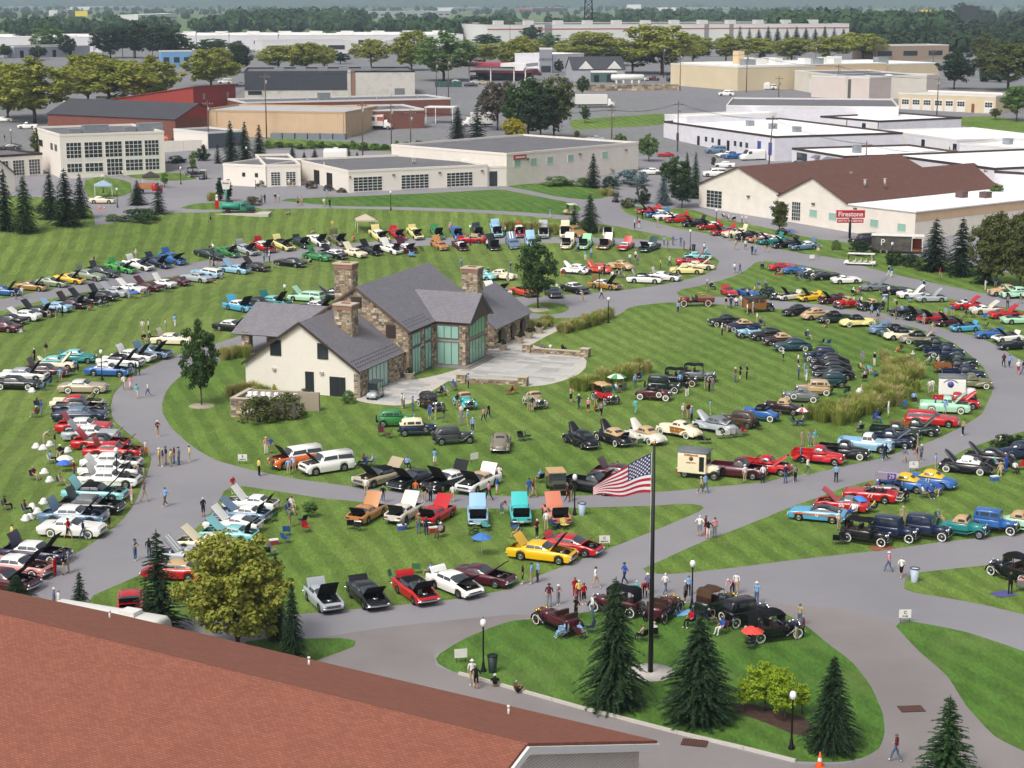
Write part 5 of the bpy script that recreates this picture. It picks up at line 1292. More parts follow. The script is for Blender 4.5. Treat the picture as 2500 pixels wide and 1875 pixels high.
# ------------------------------------------------------------------ the stone and stucco house on the central lawn
HB=Vector((*at_z(601,949,0),0));HA=Vector((*at_z(876,972,0),0))
H_ANG=math.atan2(HA.y - HB.y,HA.x - HB.x)
HR=Matrix.Translation(HB) @ Matrix.Rotation(H_ANG,4,'Z')
def hw(v,w,z=0.0): return HR @ Vector((v,w,z))
M_MORTAR=mat('lime_mortar','#9a8f7e',.95)
M_WEATH=uvmat('weathered_boards','ribs',['#4a433d','#6a6158'],.25,1,.9,.6)
M_OLDWOOD=uvmat('brown_barn_boards','ribs',['#4a3226','#6a4a36'],.3,1,.9,.5)
M_COPING=mat('stone_coping','#b9ac98',.85,0,.3,0,.1,3)
M_BRCAP=uvmat('chimney_brick','brick',['#8a5a48','#7a4c3c'],.22,.09,.9,.4,'#a08876',.02)
def house():
 h=thing('house','stone and cream stucco house with grey slate roofs and three chimneys','house',HB,H_ANG)
 T='walls'
 # cream wing
 C=13.75;cd=11.9;e,r=3.05,7.85;cm=C/2
 cw=panels('stucco_wing',[([(0,0,-.5),(C,0,-.5),(C,0,e),(cm,0,r - .05),(0,0,e)],0),([(0,cd,-.5),(0,0,-.5),(0,0,e),(0,cd,e)],0),([(C,0,-.5),(C,cd,-.5),(C,cd,e),(C,0,e)],0)],[M_CREAM],h)
 o=.32;k=(r - e)/cm
 def slope(x0,z0,x1,z1,y0,y1,nm,m=M_SLATE):   # roof plane with ridge along y
  return panels(nm,[([(x0,y0,z0),(x0,y1,z0),(x1,y1,z1),(x1,y0,z1)] if x0 > x1 else [(x0,y1,z0),(x0,y0,z0),(x1,y0,z1),(x1,y1,z1)],0)],[m],h,.12)
 slope(C + o,e - o*k + .12,cm,r + .12,-.35,cd + .1,'roof');slope(-o,e - o*k + .12,cm,r + .12,-.35,cd + .1,'roof')
 for s in (0,1):                                     # dark rake boards of the stucco gable
  m=MB();a,b=((-o,e - o*k),(cm,r)) if s == 0 else ((C + o,e - o*k),(cm,r))
  m.hexa([(a[0],-.42,a[1] - .14),(b[0],-.42,b[1] - .14),(b[0],-.34,b[1] - .14),(a[0],-.34,a[1] - .14)],[(a[0],-.42,a[1] + .16),(b[0],-.42,b[1] + .16),(b[0],-.34,b[1] + .16),(a[0],-.34,a[1] + .16)]);m.obj('rake_board',[M_TRIMD],h)
 window(h,0,3.15,4.5,4.0,5.75,2,3,M_TRIMD,panes=False);window(h,0,8.9,10.2,4.0,5.75,2,3,M_TRIMD,panes=False)
 slab_door(h,7.35,8.4,2.5,M_DOORD);slab_door(h,10.3,11.25,2.15,M_DOORD);slab_door(h,11.28,12.2,2.15,M_DOORD)
 for x in (3.6,9.4):
  m=MB();m.box(x - .22,x + .22,-.22,0,2.35,2.6);m.obj('wall_lamp',[mat('lamp_housing','#a8a39a',.6)],h)
 # right side of the stucco wing: stone pier, curtained glass, stone
 backing=[([(C + .02,.35,0),(C + .02,2.2,0),(C + .02,2.2,e - .1),(C + .02,.35,e - .1)],0),([(C + .02,7.6,0),(C + .02,cd,0),(C + .02,cd,e - .1),(C + .02,7.6,e - .1)],0)]
 for q in backing: panels('stone_backing',[q],[M_MORTAR],h)
 stonework('stone_facing',[((C + .03,.3,0),(0,1,0),1.9,e - .1,(1,0,0)),((C + .03,7.6,0),(0,1,0),cd - 7.6,e - .1,(1,0,0)),((C - .55,-.012,0),(1,0,0),.58,e - .4,(0,-1,0))],h)
 window(h,0,2.3,7.5,.05,2.85,5,1,M_FRAMEG,M_GREENGL,'glass_wall',.1,'right',C + .05)
 # main stone block
 a0,a1,b0,b1,me,mr=1.5,14.4,11.9,32.5,5.5,10.0;mm=7.95
 g=[([(a0,b0,-.3),(a1,b0,-.3),(a1,b0,me),(mm,b0,mr),(a0,b0,me)],0),([(a1,b0,-.3),(a1,b1,-.3),(a1,b1,me),(a1,b0,me)],0),([(a1,b1,-.3),(a0,b1,-.3),(a0,b1,me),(mm,b1,mr),(a1,b1,me)],0),([(a0,b1,-.3),(a0,b0,-.3),(a0,b0,me),(a0,b1,me)],0)]
 panels('stone_backing',g,[M_MORTAR],h)
 gz=lambda s: me + (mr - me)*(1 - abs(s + a0 - mm)/(6.45))
 def tg(s,z,k):
  if k == 0:
   x=s + a0
   if z > gz(s) - .15: return False
   if 0 < x < C and z < e + (r - e)*(1 - abs(x - cm)/cm) - .2: return False
   return not ((7.3 < x < 8.7 and 7.6 < z < 9.0) or (11.6 < x < 12.9 and 4.4 < z < 6.0))
  return True
 pil=[(b0,12.7),(15.3,16.4),(18.4,19.25),(26.3,27.5),(30.5,32.5)]
 stonework('stone_facing',[((a0,b0 - .012,0),(1,0,0),a1 - a0,mr,(0,-1,0))] + [((a1 + .012,p,0),(0,1,0),q - p,me - .5,(1,0,0)) for p,q in pil],h,tg)
 for (x0,x1,z0,z1) in ((7.35,8.65,7.65,8.95),(11.65,12.85,4.45,5.95)):
  v=MB();v.box(x0,x1,b0 - .1,b0 - .02,z0,z1)
  for q in range(7): v.box(x0 + .08,x1 - .08,b0 - .15,b0 - .1,z0 + .1 + q*(z1 - z0 - .15)/7,z0 + .2 + q*(z1 - z0 - .15)/7)
  v.obj('louvre',[mat('louvre_brown','#41342d',.7)],h)
 for (p,q) in ((12.75,15.25),(16.45,18.35)):
  window(h,0,p,q,3.35,4.9,3 if q - p > 2.2 else 2,1,M_FRAMEG,M_GREENGL,'glass_wall',.1,'right',a1 + .04);window(h,0,p,q,.05,3.2,3 if q - p > 2.2 else 2,1,M_FRAMEG,M_GREENGL,'glass_wall',.1,'right',a1 + .04)
 panels('barn_boards',[([(a1 + .08,b0,me - .55),(a1 + .08,19.2,me - .55),(a1 + .08,19.2,me),(a1 + .08,b0,me)],0)],[M_OLDWOOD],h)
 k=(mr - me)/6.45;o=.35
 slope(a1 + o,me - o*k + .12,mm,mr + .12,b0 - .25,b1 + .3,'roof');slope(a0 - o,me - o*k + .12,mm,mr + .12,b0 - .25,b1 + .3,'roof')
 for s in (0,1):
  m=MB();a,b=((a0 - o,me - o*k),(mm,mr)) if s == 0 else ((a1 + o,me - o*k),(mm,mr));y=b0 - .33
  m.hexa([(a[0],y,a[1] - .12),(b[0],y,b[1] - .12),(b[0],y + .08,b[1] - .12),(a[0],y + .08,a[1] - .12)],[(a[0],y,a[1] + .16),(b[0],y,b[1] + .16),(b[0],y + .08,b[1] + .16),(a[0],y + .08,a[1] + .16)]);m.obj('rake_board',[mat('bronze_trim','#5b4a3f',.6)],h)
 # bay with weathered gable
 x1,c0,c1,bm,br=18.4,19.25,26.3,22.78,8.25;be=5.5
 panels('stone_backing',[([(a1,c0,0),(x1,c0,0),(x1,c0,be),(a1,c0,be)],0),([(x1,c0,0),(x1,c1,0),(x1,c1,be),(x1,c0,be)],0),([(x1,c1,0),(a1,c1,0),(a1,c1,be),(x1,c1,be)],0)],[M_MORTAR],h)
 stonework('stone_facing',[((a1,c0 - .012,0),(1,0,0),.35,be - .5,(0,-1,0)),((x1 - .75,c0 - .012,0),(1,0,0),.75,be - .5,(0,-1,0)),((x1 + .012,c0,0),(0,1,0),1.0,be,(1,0,0)),((x1 + .012,c1 - 1.0,0),(0,1,0),1.0,be,(1,0,0))],h)
 for z0,z1 in ((.25,3.0),(3.35,4.95)):
  window(h,0,a1 + .4,x1 - .8,z0,z1,3,1,M_FRAMEG,M_GREENGL,'glass_wall',.09).location.y=c0 - .04
  window(h,0,c0 + 1.05,c1 - 1.05,z0,z1 + (.5 if z0 > 1 else 0),5,1,M_FRAMEG,mat('reflecting_green_glass','#7fae94',.08,0,.8),'glass_wall',.09,'right',x1 + .04)
 panels('barn_boards',[([(a1,c0 - .06,4.98),(x1 + .05,c0 - .06,4.98),(x1 + .05,c0 - .06,be),(a1,c0 - .06,be)],0)],[M_OLDWOOD],h)
 panels('gable_boards',[([(x1 + .5,c0 + .4,be - .6),(x1 + .5,bm - .1,be - .1),(x1 + .5,bm - .1,br - .15),(x1 + .5,c0 - .05,be - .1)],0),([(x1 + .5,bm - .1,be - .1),(x1 + .5,c1 - .4,be - .1),(x1 + .5,c1 + .05,be),(x1 + .5,bm,br - .15),(x1 + .5,bm - .1,br - .15)],0),([(x1 + .05,c0 - .05,be - .5),(x1 + .5,c0 - .05,be - .6),(x1 + .5,c0 - .05,be),(x1 + .05,c0 - .05,be)],0)],[M_WEATH],h)
 k=(br - be)/(bm - c0)
 for s in (-1,1):
  y=c0 - .3 if s < 0 else c1 + .3;z=be - .3*k + .12
  pts=[(10.4,y,z),(x1 + .75,y,z),(x1 + .75,bm,br + .12),(10.4,bm,br + .12)]
  panels('roof',[(pts if s < 0 else pts[::-1],0)],[M_SLATE],h,.12)
 for q in range(2):
  m=MB();m.box(a1 + .1,x1 + .6 + .35*(1 - q),c0 - .5 - .35*(1 - q),c1 + .2,-.1,.12 + .12*q);m.obj('step',[mat('bluestone','#83817a',.8,0,.3,0,.15,1.5)],h)
 # arcade wing
 f0,f1,xf,fe,fr,fx=31.4,44.0,17.3,2.75,6.1,12.6
 panels('stone_backing',[([(8,f0,0),(xf,f0,0),(xf,f0,fe),(fx,f0,fr),(8,f0,fe)],0),([(8,f1,0),(8,f0,0),(8,f0,fe),(8,f1,fe)],0),([(xf,f1,0),(8,f1,0),(8,f1,fe),(fx,f1,fr),(xf,f1,fe)],0)],[M_MORTAR],h)
 ar=[(32.6,35.3),(36.9,39.2),(40.4,42.9)]
 m=MB();edges=[f0] + [q for p in ar for q in p] + [f1]
 for i in range(0,len(edges),2): m.box(xf - .6,xf,edges[i],edges[i + 1],0,fe - .05)
 for p,q in ar:
  for t in range(6):
   y0,y1=p + (q - p)*t/6,p + (q - p)*(t + 1)/6;c=((t + .5)/6 - .5)*2;m.box(xf - .6,xf,y0,y1,1.55 + .65*math.sqrt(1 - c*c),fe - .05)
 m.obj('arcade_wall',[M_MORTAR],h)
 def ta(s,z,k):
  if k: return True
  y=s + f0
  for p,q in ar:
   if p < y < q: c=(y - (p + q)/2)/((q - p)/2);return z > 1.6 + .7*math.sqrt(max(0,1 - c*c))
  return True
 stonework('stone_facing',[((xf + .012,f0,0),(0,1,0),f1 - f0,fe - .08,(1,0,0)),((a1 + .2,f0 - .012,0),(1,0,0),xf - a1 - .2,fe - .1,(0,-1,0))],h,ta)
 k=(fr - fe)/(xf - fx)
 slope(xf + .4,fe - .4*k + .1,fx,fr + .1,f0 - .2,f1 + .3,'roof');slope(7.6,fe - .4*k + .1,fx,fr + .1,f0 - .2,f1 + .3,'roof')
 # porch on the far side
 p0,p1,q0,q1,pe,pr=-11.2,1.6,18.2,25.2,2.75,5.7;qm=(q0 + q1)/2
 k=(pr - pe)/(qm - q0)
 for s in (-1,1):
  y=q0 - .5 if s < 0 else q1 + .5;pts=[(p0 - .6,y,pe - .5*k + .1),(p1 + 3,y,pe - .5*k + .1),(p1 + 3,qm,pr + .1),(p0 + .9,qm,pr + .1)]
  panels('roof',[(pts if s < 0 else pts[::-1],0)],[M_SLATE],h,.12)
 panels('roof',[([(p0 - .6,q1 + .5,pe - .5*k + .1),(p0 - .6,q0 - .5,pe - .5*k + .1),(p0 + .9,qm,pr + .1)],0)],[M_SLATE],h,.1)
 for (x,y) in ((p0 + 1.2,q0 + .3),(p0 + 1.2,q1 - .3),(-4.2,q0 + .3),(-4.2,q1 - .3)):
  pm=panels('stone_pier',[([(x - .5,y - .5,-.2),(x + .5,y - .5,-.2),(x + .5,y - .5,pe),(x - .5,y - .5,pe)],0),([(x - .5,y + .5,-.2),(x - .5,y - .5,-.2),(x - .5,y - .5,pe),(x - .5,y + .5,pe)],0),([(x + .5,y - .5,-.2),(x + .5,y + .5,-.2),(x + .5,y + .5,pe),(x + .5,y - .5,pe)],0),([(x + .5,y + .5,-.2),(x - .5,y + .5,-.2),(x - .5,y + .5,pe),(x + .5,y + .5,pe)],0)],[M_MORTAR],h)
  stonework('stone_facing',[((x - .5,y - .512,0),(1,0,0),1,pe,(0,-1,0)),((x + .512,y - .5,0),(0,1,0),1,pe,(1,0,0)),((x - .512,y + .5,0),(0,-1,0),1,pe,(-1,0,0))],pm)
 m=MB();m.box(p0,p1,q0 + .1,q0 + .45,pe - .35,pe);m.obj('porch_beam',[M_TRIMD],h)
 m=MB();m.box(p0,p1,q1 - .45,q1 - .1,pe - .35,pe);m.obj('porch_beam',[M_TRIMD],h)
 # chimneys
 for (x,y,wx,wy,z0,z1) in ((6.1,13.2,2.2,1.6,7.5,12.6),(9.3,6.4,2.1,1.7,4.5,9.1),(13.3,34.2,2.1,1.8,4.0,9.6)):
  ch=MB();ch.box(x - wx/2,x + wx/2,y - wy/2,y + wy/2,z0,z1 - .6);ch=ch.obj('chimney',[M_MORTAR],h)
  stonework('stone_facing',[((x - wx/2,y - wy/2 - .01,z0),(1,0,0),wx,z1 - .6 - z0,(0,-1,0)),((x + wx/2 + .01,y - wy/2,z0),(0,1,0),wy,z1 - .6 - z0,(1,0,0)),((x - wx/2 - .01,y + wy/2,z0),(0,-1,0),wy,z1 - .6 - z0,(-1,0,0))],ch)
  a,b=wx/2 + .08,wy/2 + .08
  panels('brick_cap',[([(x - a,y - b,z1 - .6),(x + a,y - b,z1 - .6),(x + a,y - b,z1 - .12),(x - a,y - b,z1 - .12)],0),([(x + a,y - b,z1 - .6),(x + a,y + b,z1 - .6),(x + a,y + b,z1 - .12),(x + a,y - b,z1 - .12)],0),([(x - a,y + b,z1 - .6),(x - a,y - b,z1 - .6),(x - a,y - b,z1 - .12),(x - a,y + b,z1 - .12)],0),([(x + a,y + b,z1 - .6),(x - a,y + b,z1 - .6),(x - a,y + b,z1 - .12),(x + a,y + b,z1 - .12)],0)],[M_BRCAP],ch)
  m=MB();m.box(x - a - .08,x + a + .08,y - b - .08,y + b + .08,z1 - .12,z1 + .03);m.obj('cap_slab',[M_COPING],ch)
  m=MB();m.box(x - .5,x + .5,y - .25,y + .25,z1 + .03,z1 + .1);m.obj('flue',[mat('flue_clay','#8a4a33',.8)],ch)
 # roof snow guards: small dark studs near the eaves
 m=MB()
 for i in range(34):
  for j in range(3):
   w_=b0 + .3 + i*.6 + (j % 2)*.3;d=.5 + j*.38;x=a1 + .35 - d;z=me - .35*.698 + .13 + d*.698
   if w_ < b1 and not (c0 - 1 < w_ < c1 + 1): m.box(x - .06,x + .06,w_ - .06,w_ + .06,z,z + .07)
   if i < 19 and w_ - b0 < cd: m.box(C + .32 - d - .06,C + .32 - d + .06,w_ - b0 - .06,w_ - b0 + .06,e - .22 + .13 + d*.698,e - .22 + .2 + d*.698)
 m.obj('snow_guards',[mat('dark_lead','#37363a',.6)],h)['kind']='stuff'
house()
# low terrace walls with piers
def low_wall(a,b,label):
 A,Bp=hw(*a),hw(*b);d=(Bp - A).to_2d();W=d.length
 t=thing('garden_wall',label,'wall',A,math.atan2(d.y,d.x))
 m=MB();m.box(.5,W - .5,0,.45,-.1,.55);m.obj('wall_core',[M_MORTAR],t)
 stonework('stone_facing',[((.5,-.012,0),(1,0,0),W - 1,.55,(0,-1,0)),((W - .5,.462,0),(-1,0,0),W - 1,.55,(0,1,0))],t,None,(.4,.2))
 m=MB();m.box(.5,W - .5,-.06,.51,.55,.63);m.obj('coping',[M_COPING],t)
 for x in (0,W - .5):
  m=MB();m.box(x - .25,x + .75,-.25,.7,-.1,.95);p=m.obj('pier',[M_MORTAR],t)
  stonework('stone_facing',[((x - .25,-.262,0),(1,0,0),1,.95,(0,-1,0)),((x + .762,-.25,0),(0,1,0),.95,.95,(1,0,0)),((x - .262,.7,0),(0,-1,0),.95,.95,(-1,0,0))],p,None,(.35,.2))
  m=MB();m.box(x - .32,x + .82,-.32,.77,.95,1.04);m.obj('pier_cap',[M_COPING],p)
low_wall((21.6,30.7),(29.6,30.5),'low stone wall with two piers at the far side of the patio')
low_wall((20.9,11.2),(28.4,12.2),'low stone wall with two piers between the patio and the lawn cars')
# walled yard with cooling units
def yard():
 a,ang,W=frame_px((564,1018),(652,1023))
 t=thing('yard_wall','stone yard wall with plank gate around white cooling units','wall',a,ang)
 m=MB();m.box(0,W,0,.4,-.2,1.95);m.box(0,.4,.4,5,-.2,1.95);m.box(.4,W + 4,4.6,5,-.2,1.95);m.obj('wall_core',[M_MORTAR],t)
 stonework('stone_facing',[((0,-.012,0),(1,0,0),W,1.95,(0,-1,0)),((-.012,5,0),(0,-1,0),5,1.95,(-1,0,0))],t)
 m=MB();m.box(-.06,W + .05,-.06,.46,1.95,2.03);m.box(-.06,.46,.46,5.06,1.95,2.03);m.obj('coping',[M_COPING],t)
 for i in range(14):
  piece('plank',t,W + i*.22,W + i*.22 + .2,.05,.12,-.1,1.85,mat('grey_plank','#5a534b',.9,0,.2,0,.25,3))
 for k in range(4):
  c=thing('cooling_unit',uniq('white cooling unit inside the stone yard, %s from its corner' % ('first','second','third','fourth')[k]),'cooling unit',t.matrix_basis @ Vector((1.6 + k*1.45,2.2,0)),ang)
  m=MB();m.box(-.6,.6,-.5,.5,0,2.0);m.obj('casing',[M_TRIMW],c)
  for s in (-.3,.3):
   m=MB();m.lathe([(.26,2.0),(.28,2.3),(.22,2.32),(.001,2.3)],12,Matrix.Translation((s,0,0)));m.obj('fan_ring',[M_TRIMW],c)
   m=MB();m.box(s - .22,s + .22,-.52,-.5,1.35,1.85);m.obj('grille',[mat('dark_slots','#4b5358',.6)],c)
 for k in range(6):
  m=MB();m.hexa([(.0,-.7,0),(.12,-.7,0),(.12,-.62,0),(0,-.62,0)],[(.0,-.1,1.0),(.12,-.1,1.0),(.12,-.02,1.0),(0,-.02,1.0)])
  o=m.obj('board',[M_TRIMW]);o.location=t.matrix_basis @ Vector((1.9 + k*.33,-.02,0));o.rotation_euler=(0,0,ang);tag(o,'narrow white board leaning on the stone yard wall','board','white boards leaning on the yard wall')
yard()
# flagstones of the patio
def flags():
 P=[(p.x,p.y) for p in REG_PATIO];par=GROUND['patio']
 ms=[mat('flagstone_%d' % i,c,.8,0,.35,0,.12,1.2) for i,c in enumerate(('#a9a7a3','#b4b1ab','#9d9d9b','#bab6b0','#a19d99','#aeb0ae'))]
 inv=HR.inverted();n=0;r=random.Random(3);cells=[]
 w=-1.0
 y=-4.0
 while y < 48:
  hh=r.choice((1.0,1.25,.85));x=9 + r.uniform(0,1)
  while x < 40:
   ww=r.uniform(1.3,2.6);cells.append((x,x + ww,y,y + hh));x += ww
  y += hh
 for x0,x1,y0,y1 in cells:
  c=hw((x0 + x1)/2,(y0 + y1)/2)
  ok=all(inside_np(P,np.array([hw(a,b).x]),np.array([hw(a,b).y]))[0] for a,b in ((x0,y0),(x1,y0),(x1,y1),(x0,y1)))
  if not ok or n >= 298: continue
  n += 1
  o=link('flagstone',UNIT,par);o.location=(c.x,c.y,ter(c.x,c.y) + .01);o.rotation_euler=(0,0,H_ANG);o.scale=(x1 - x0 - .02,y1 - y0 - .02,.03);omat(o,r.choice(ms))
flags()
# ------------------------------------------------------------------ buildings around
def P_(k,x,y): return zp(k,x,y)
# long red shingled roof nearest the camera
def red_roof():
 R=Vector((.3,78.8,0));d=Vector((.853,-.522,0)).normalized();n=Vector((.522,.853,0)).normalized()
 t=thing('shed','long building with a terracotta shingle roof and pale siding gable','building',R,math.atan2(d.y,d.x))
 zr,ze,hwid,L=8.0,3.2,13.5,66.0
 # local x along the ridge (gable end at 0, running to -L), y to the far side
 far=[(0.45,hwid,ze),(.45,0,zr),(-L,0,zr),(-L,8.0,zr - (zr - ze)*8.0/hwid),(-38.5,hwid,ze)]
 panels('roof',[(far,0)],[M_REDSH],t,.2)
 panels('roof',[([(.45,-hwid,ze),(.45,0,zr),(-L,0,zr),(-L,-hwid,ze)][::-1],0)],[M_REDSH],t,.2)
 m=MB();m.tube([(.45,0,zr - .02),(-L,0,zr - .02)],.1,8);m.obj('ridge_cap',[mat('ridge_shingle','#6b3829',.9)],t)
 W=hwid - .9;rz=lambda y: zr - (zr - ze)*abs(y)/hwid - .22
 panels('gable_siding',[([(-.15,-W,0),(-.15,W,0),(-.15,W,rz(W)),(-.15,0,rz(0)),(-.15,-W,rz(W))],0)],[uvmat('pale_clapboard','brick',['#cfc8bf','#d4cdc4'],8,.16,.8,.6,'#a9a299',.02)],t)
 panels('walls',[([(-.15,W,0),(-L,W - 4,0),(-L,W - 4,rz(W)),(-.15,W,rz(W))],0),([(-L,-W,0),(-.15,-W,0),(-.15,-W,rz(W)),(-L,-W,rz(W))],0)],[M_CREAM],t)
 for s in (-1,1):
  m=MB();a,b=(s*(hwid + .1),ze - .03),(0,zr + .02)
  m.hexa([(.47,a[0],a[1] - .35),(.47,b[0],b[1] - .35),(.62,b[0],b[1] - .35),(.62,a[0],a[1] - .35)],[(.47,a[0],a[1] + .04),(.47,b[0],b[1] + .04),(.62,b[0],b[1] + .04),(.62,a[0],a[1] + .04)]);m.obj('rake_board',[M_TRIMW],t)
 m=MB();m.tube([(.45,hwid + .06,ze - .1),(-38.5,hwid + .06,ze - .1)],.09,6);m.obj('gutter',[M_TRIMW],t)
 for (x,y) in ((-6.5,9.7),(-20.6,10.6),(-36.2,10.6)):
  pipe(t,x,y,rz(y) + .25,.55,.06,M_TRIMW)
 m=MB();m.box(-.06,.0,-1.4,-.9,5.0,6.6);m.obj('gable_vent',[M_TRIMW],t)
 for x,y,c in ((-22,-4.2,'#9a7a62'),(-20.6,-4.3,'#57413f'),(-17.5,-13.0,'#b59b7c')):
  o=piece('odd_shingle',t,x,x + .5,y,y + .25,0,.02,mat('shingle_' + c[1:],c,.95));o.location.z=rz(y) + .235;o.rotation_euler=(math.atan2(zr - ze,hwid)*(1 if y < 0 else -1),0,0)
red_roof()
GDW=dict(cols=4,rows=4)
# cream building with tall window grids
t,W=building('glass_front_building','cream two storey building with big gridded window walls',(151,437),(404,421),26,8.9,M_CREAM,M_FLATR,trim=M_CREAM)
bays=[(568,695),(717,868),(889,1033),(1055,1203),(1220,1345)]
fx=lambda x: (x - 522)/(1392 - 522)*W
for i,(a,b) in enumerate(bays):
 window(t,0,fx(a),fx(b),3.9,7.2,4,4,bar=.09)
 if i == 2: window(t,0,fx(a + 8),fx(b),.1,3.6,4,4,bar=.09)
 elif i > 2: window(t,0,fx(a),fx(b),.9,3.3,4,3,bar=.09)
 else: window(t,0,fx(a),fx(b),1.0,2.9,4,2,bar=.09)
 if i != 2: piece('spandrel',t,fx(a),fx(b),-.04,.02,3.32,3.88,M_TRIMW)
for q in ((3,5.2),(7,9.2),(17,21)): window(t,0,q[0],q[1],5.2,6.6,2,2,mat('brown_frame','#8a7a63',.6),face='left',panes=False)
for x,y in ((9,7),(21,8)): rooftop(t,x,y,8.25,5.2,2.6,1.9);rooftop(t,x - 4.2,y + 1,8.25,2.4,2,1.1)
# garage wing at the far left and its gable
t,W=building('garage','cream garage with three gridded doors at the edge of the picture',P_('E',-140,545),P_('E',365,503),16,4.6,M_CREAM,M_FLATR,trim=M_TRIMD)
for k in range(4): window(t,0,W - 3.2 - k*3.6,W - .9 - k*3.6 + .3,.2,3.4,4,5,name='garage_door')
t,W=building('gable_shed','cream gable end behind the dark spruces at the left',P_('E',-260,680),P_('E',130,650),14,3.6,M_CREAM,M_DKSH,'gable',4.2,ridge='y',trim=M_TRIMD)
# brick hall with dark roof, red metal hall, tan hall, brick and white trim hall
t,W=building('brick_hall','long brick hall with a dark shingle gable roof and red gable end',(118,322),(430,346),17,5.0,M_BRICK,M_DKSH,'gable',3.4)
panels('red_gable',[([(W + .04,0,5.0),(W + .04,17,5.0),(W + .04,8.5,8.3)],0)],[M_REDM],t)
t,W=building('low_annex','low annex with a pale front and dark blue side below the brick hall',(425,352),(508,364),10,3.8,M_CREAM,M_FLATR)
panels('blue_side',[([(W + .03,.1,0),(W + .03,9.9,0),(W + .03,9.9,3.7),(W + .03,.1,3.7)],0)],[mat('slate_blue_wall','#4d535d',.8)],t)
def shed_roof_hall():
 a,ang,W=frame_px((474,292),(577,279));D,h0,h1=30,8.8,4.6
 t=thing('red_metal_hall','dull red sheet metal hall with a sloping roof edge','building',a,ang)
 panels('walls',[([(0,0,-1),(W,0,-1),(W,0,h0),(0,0,h0)],0),([(0,D,-1),(0,0,-1),(0,0,h0),(0,D,h1)],0),([(W,0,-1),(W,D,-1),(W,D,h1),(W,0,h0)],0),([(W,D,-1),(0,D,-1),(0,D,h1),(W,D,h1)],0)],[M_REDM],t)
 panels('roof',[([(-.3,-.3,h0 + .1),(W + .3,-.3,h0 + .1),(W + .3,D + .3,h1 + .1),(-.3,D + .3,h1 + .1)],0)],[mat('red_roof_sheet','#8c4a40',.6)],t,.15)
 for x in (W*.22,W*.78): window(t,0,x,x + .9,h0 - 3.6,h0 - 2.0,1,1,mat('pink_frame','#b08a86',.6),mat('pale_panel','#9c8a88',.6),panes=False)
shed_roof_hall()
t,W=building('tan_hall','tan sheet metal hall with a pale flat roof beside the box trucks',(488,333),(844,337),26,6.4,M_TANM,mixed('pale_metal_roof',['#a8a9ac','#b4b5b8'],.3,.6),trim=mat('tan_trim','#b79a79',.6))
for x in (W*.12,W*.985): piece('downpipe',t,x,x + .12,-.14,-.02,0,6.3,mat('tan_trim','#b79a79',.6))
t,W=building('brick_hall','red brick flat roofed hall with white roof edge beside the tan hall',(850,318),(1036,313),22,5.0,M_BRICK,M_FLATR)
t2,W2=building('brick_hall_wing','low brick wing behind the tan hall with a white roof edge',(600,300),(1100,283),20,5.2,M_BRICK,M_FLATR)
for k in range(9): pipe(t2,6 + k*6.5,4 + (k*7) % 11,4.8,.8 if k % 3 else 1.5,.15)
rooftop(t2,24,8,4.8,3,2.4,2.0)
t=thing('loading_canopy','white framed loading canopy on the end of the brick hall','canopy',gnd(1078,300),R_(-10))
m=MB();m.box(-4,4,-3,3,4.1,4.35);m.obj('canopy_roof',[M_TRIMW],t)
for x in (-3.6,-1,3.6): piece('post',t,x - .1,x + .1,-2.9,-2.7,0,4.1,M_TRIMW)
t,W=building('charcoal_hall','big hall with charcoal sheet cladding on its left half and concrete right half',(598,240),(1013,237),34,8.2,M_CONCW,M_FLATR,trim=M_DARK)
panels('charcoal_cladding',[([(0,-.12,2.4),(W*.6,-.12,2.4),(W*.6,-.12,8.3),(0,-.12,8.3)],0)],[M_DKM],t,.1)
window(t,0,1,W*.1,1.0,2.2,3,1,M_TRIMD,panes=False);slab_door(t,W*.88,W*.94,2.8,mat('grey_door','#6f7176',.6))
for k in range(5): rooftop(t,W*(.2 + k*.13),12 + (k % 2)*6,7.8,3.2,2,1.3)
piece('ladder',t,W*.625,W*.645,-.3,-.05,0,8.2,mat('rusty_ladder','#8a6a52',.7));piece('stair_shaft',t,W*.605,W*.622,-.5,-.02,0,8.6,M_CONCW)
# museum hall
t,W=building('museum_hall','long low cream museum hall with three wide gridded garage doors',P_('F',800,661),P_('F',1972,606),30,4.35,M_CREAM,M_FLATR,trim=M_CREAM)
fx=lambda x: (x - 800)/(1972 - 800)*W
for a,b in ((838,1076),(1232,1465),(1617,1842)): window(t,0,fx(a),fx(b),.25,3.05,6,5,name='garage_door',bar=.08)
for x in (797,1158,1547,1912): piece('wall_lamp',t,max(.1,fx(x)),fx(x) + .5,-.3,0,3.05,3.3,mat('bronze_lamp','#6b5a49',.6))
for x in (fx(1540),fx(1560)): pipe(t,x,12,4.0,.9,.18)
pipe(t,fx(820),14,4.0,.8,.18)
for q0,q1 in ((8.5,11.5),(15.5,18.5)): slab_door(t,q0,q1,3.1,M_DARK,'left')
t,W=building('museum_hall_wing','cream museum wing with two gridded doors at the left end of the long hall',P_('F',100,610),P_('F',396,600),26,4.3,M_CREAM,M_FLATR,trim=M_CREAM)
for a,b in ((.15,.42),(.58,.86)): window(t,0,W*a,W*b,.2,2.9,3,6,name='garage_door',bar=.07)
t,W=building('museum_office','small cream end block of the museum with two small windows',(546,452),P_('F',102,611),16,4.3,M_CREAM,M_FLATR,trim=M_CREAM)
for a in (.45,.75): window(t,0,W*a,W*a + .7,1.9,2.7,1,1,M_TRIMD,panes=False)
t,W=building('museum_gallery','taller plain cream gallery block with small square green windows',P_('F',2132,602),P_('G',1098,476),34,6.4,M_CREAM2,M_FLATR,trim=M_CREAM)
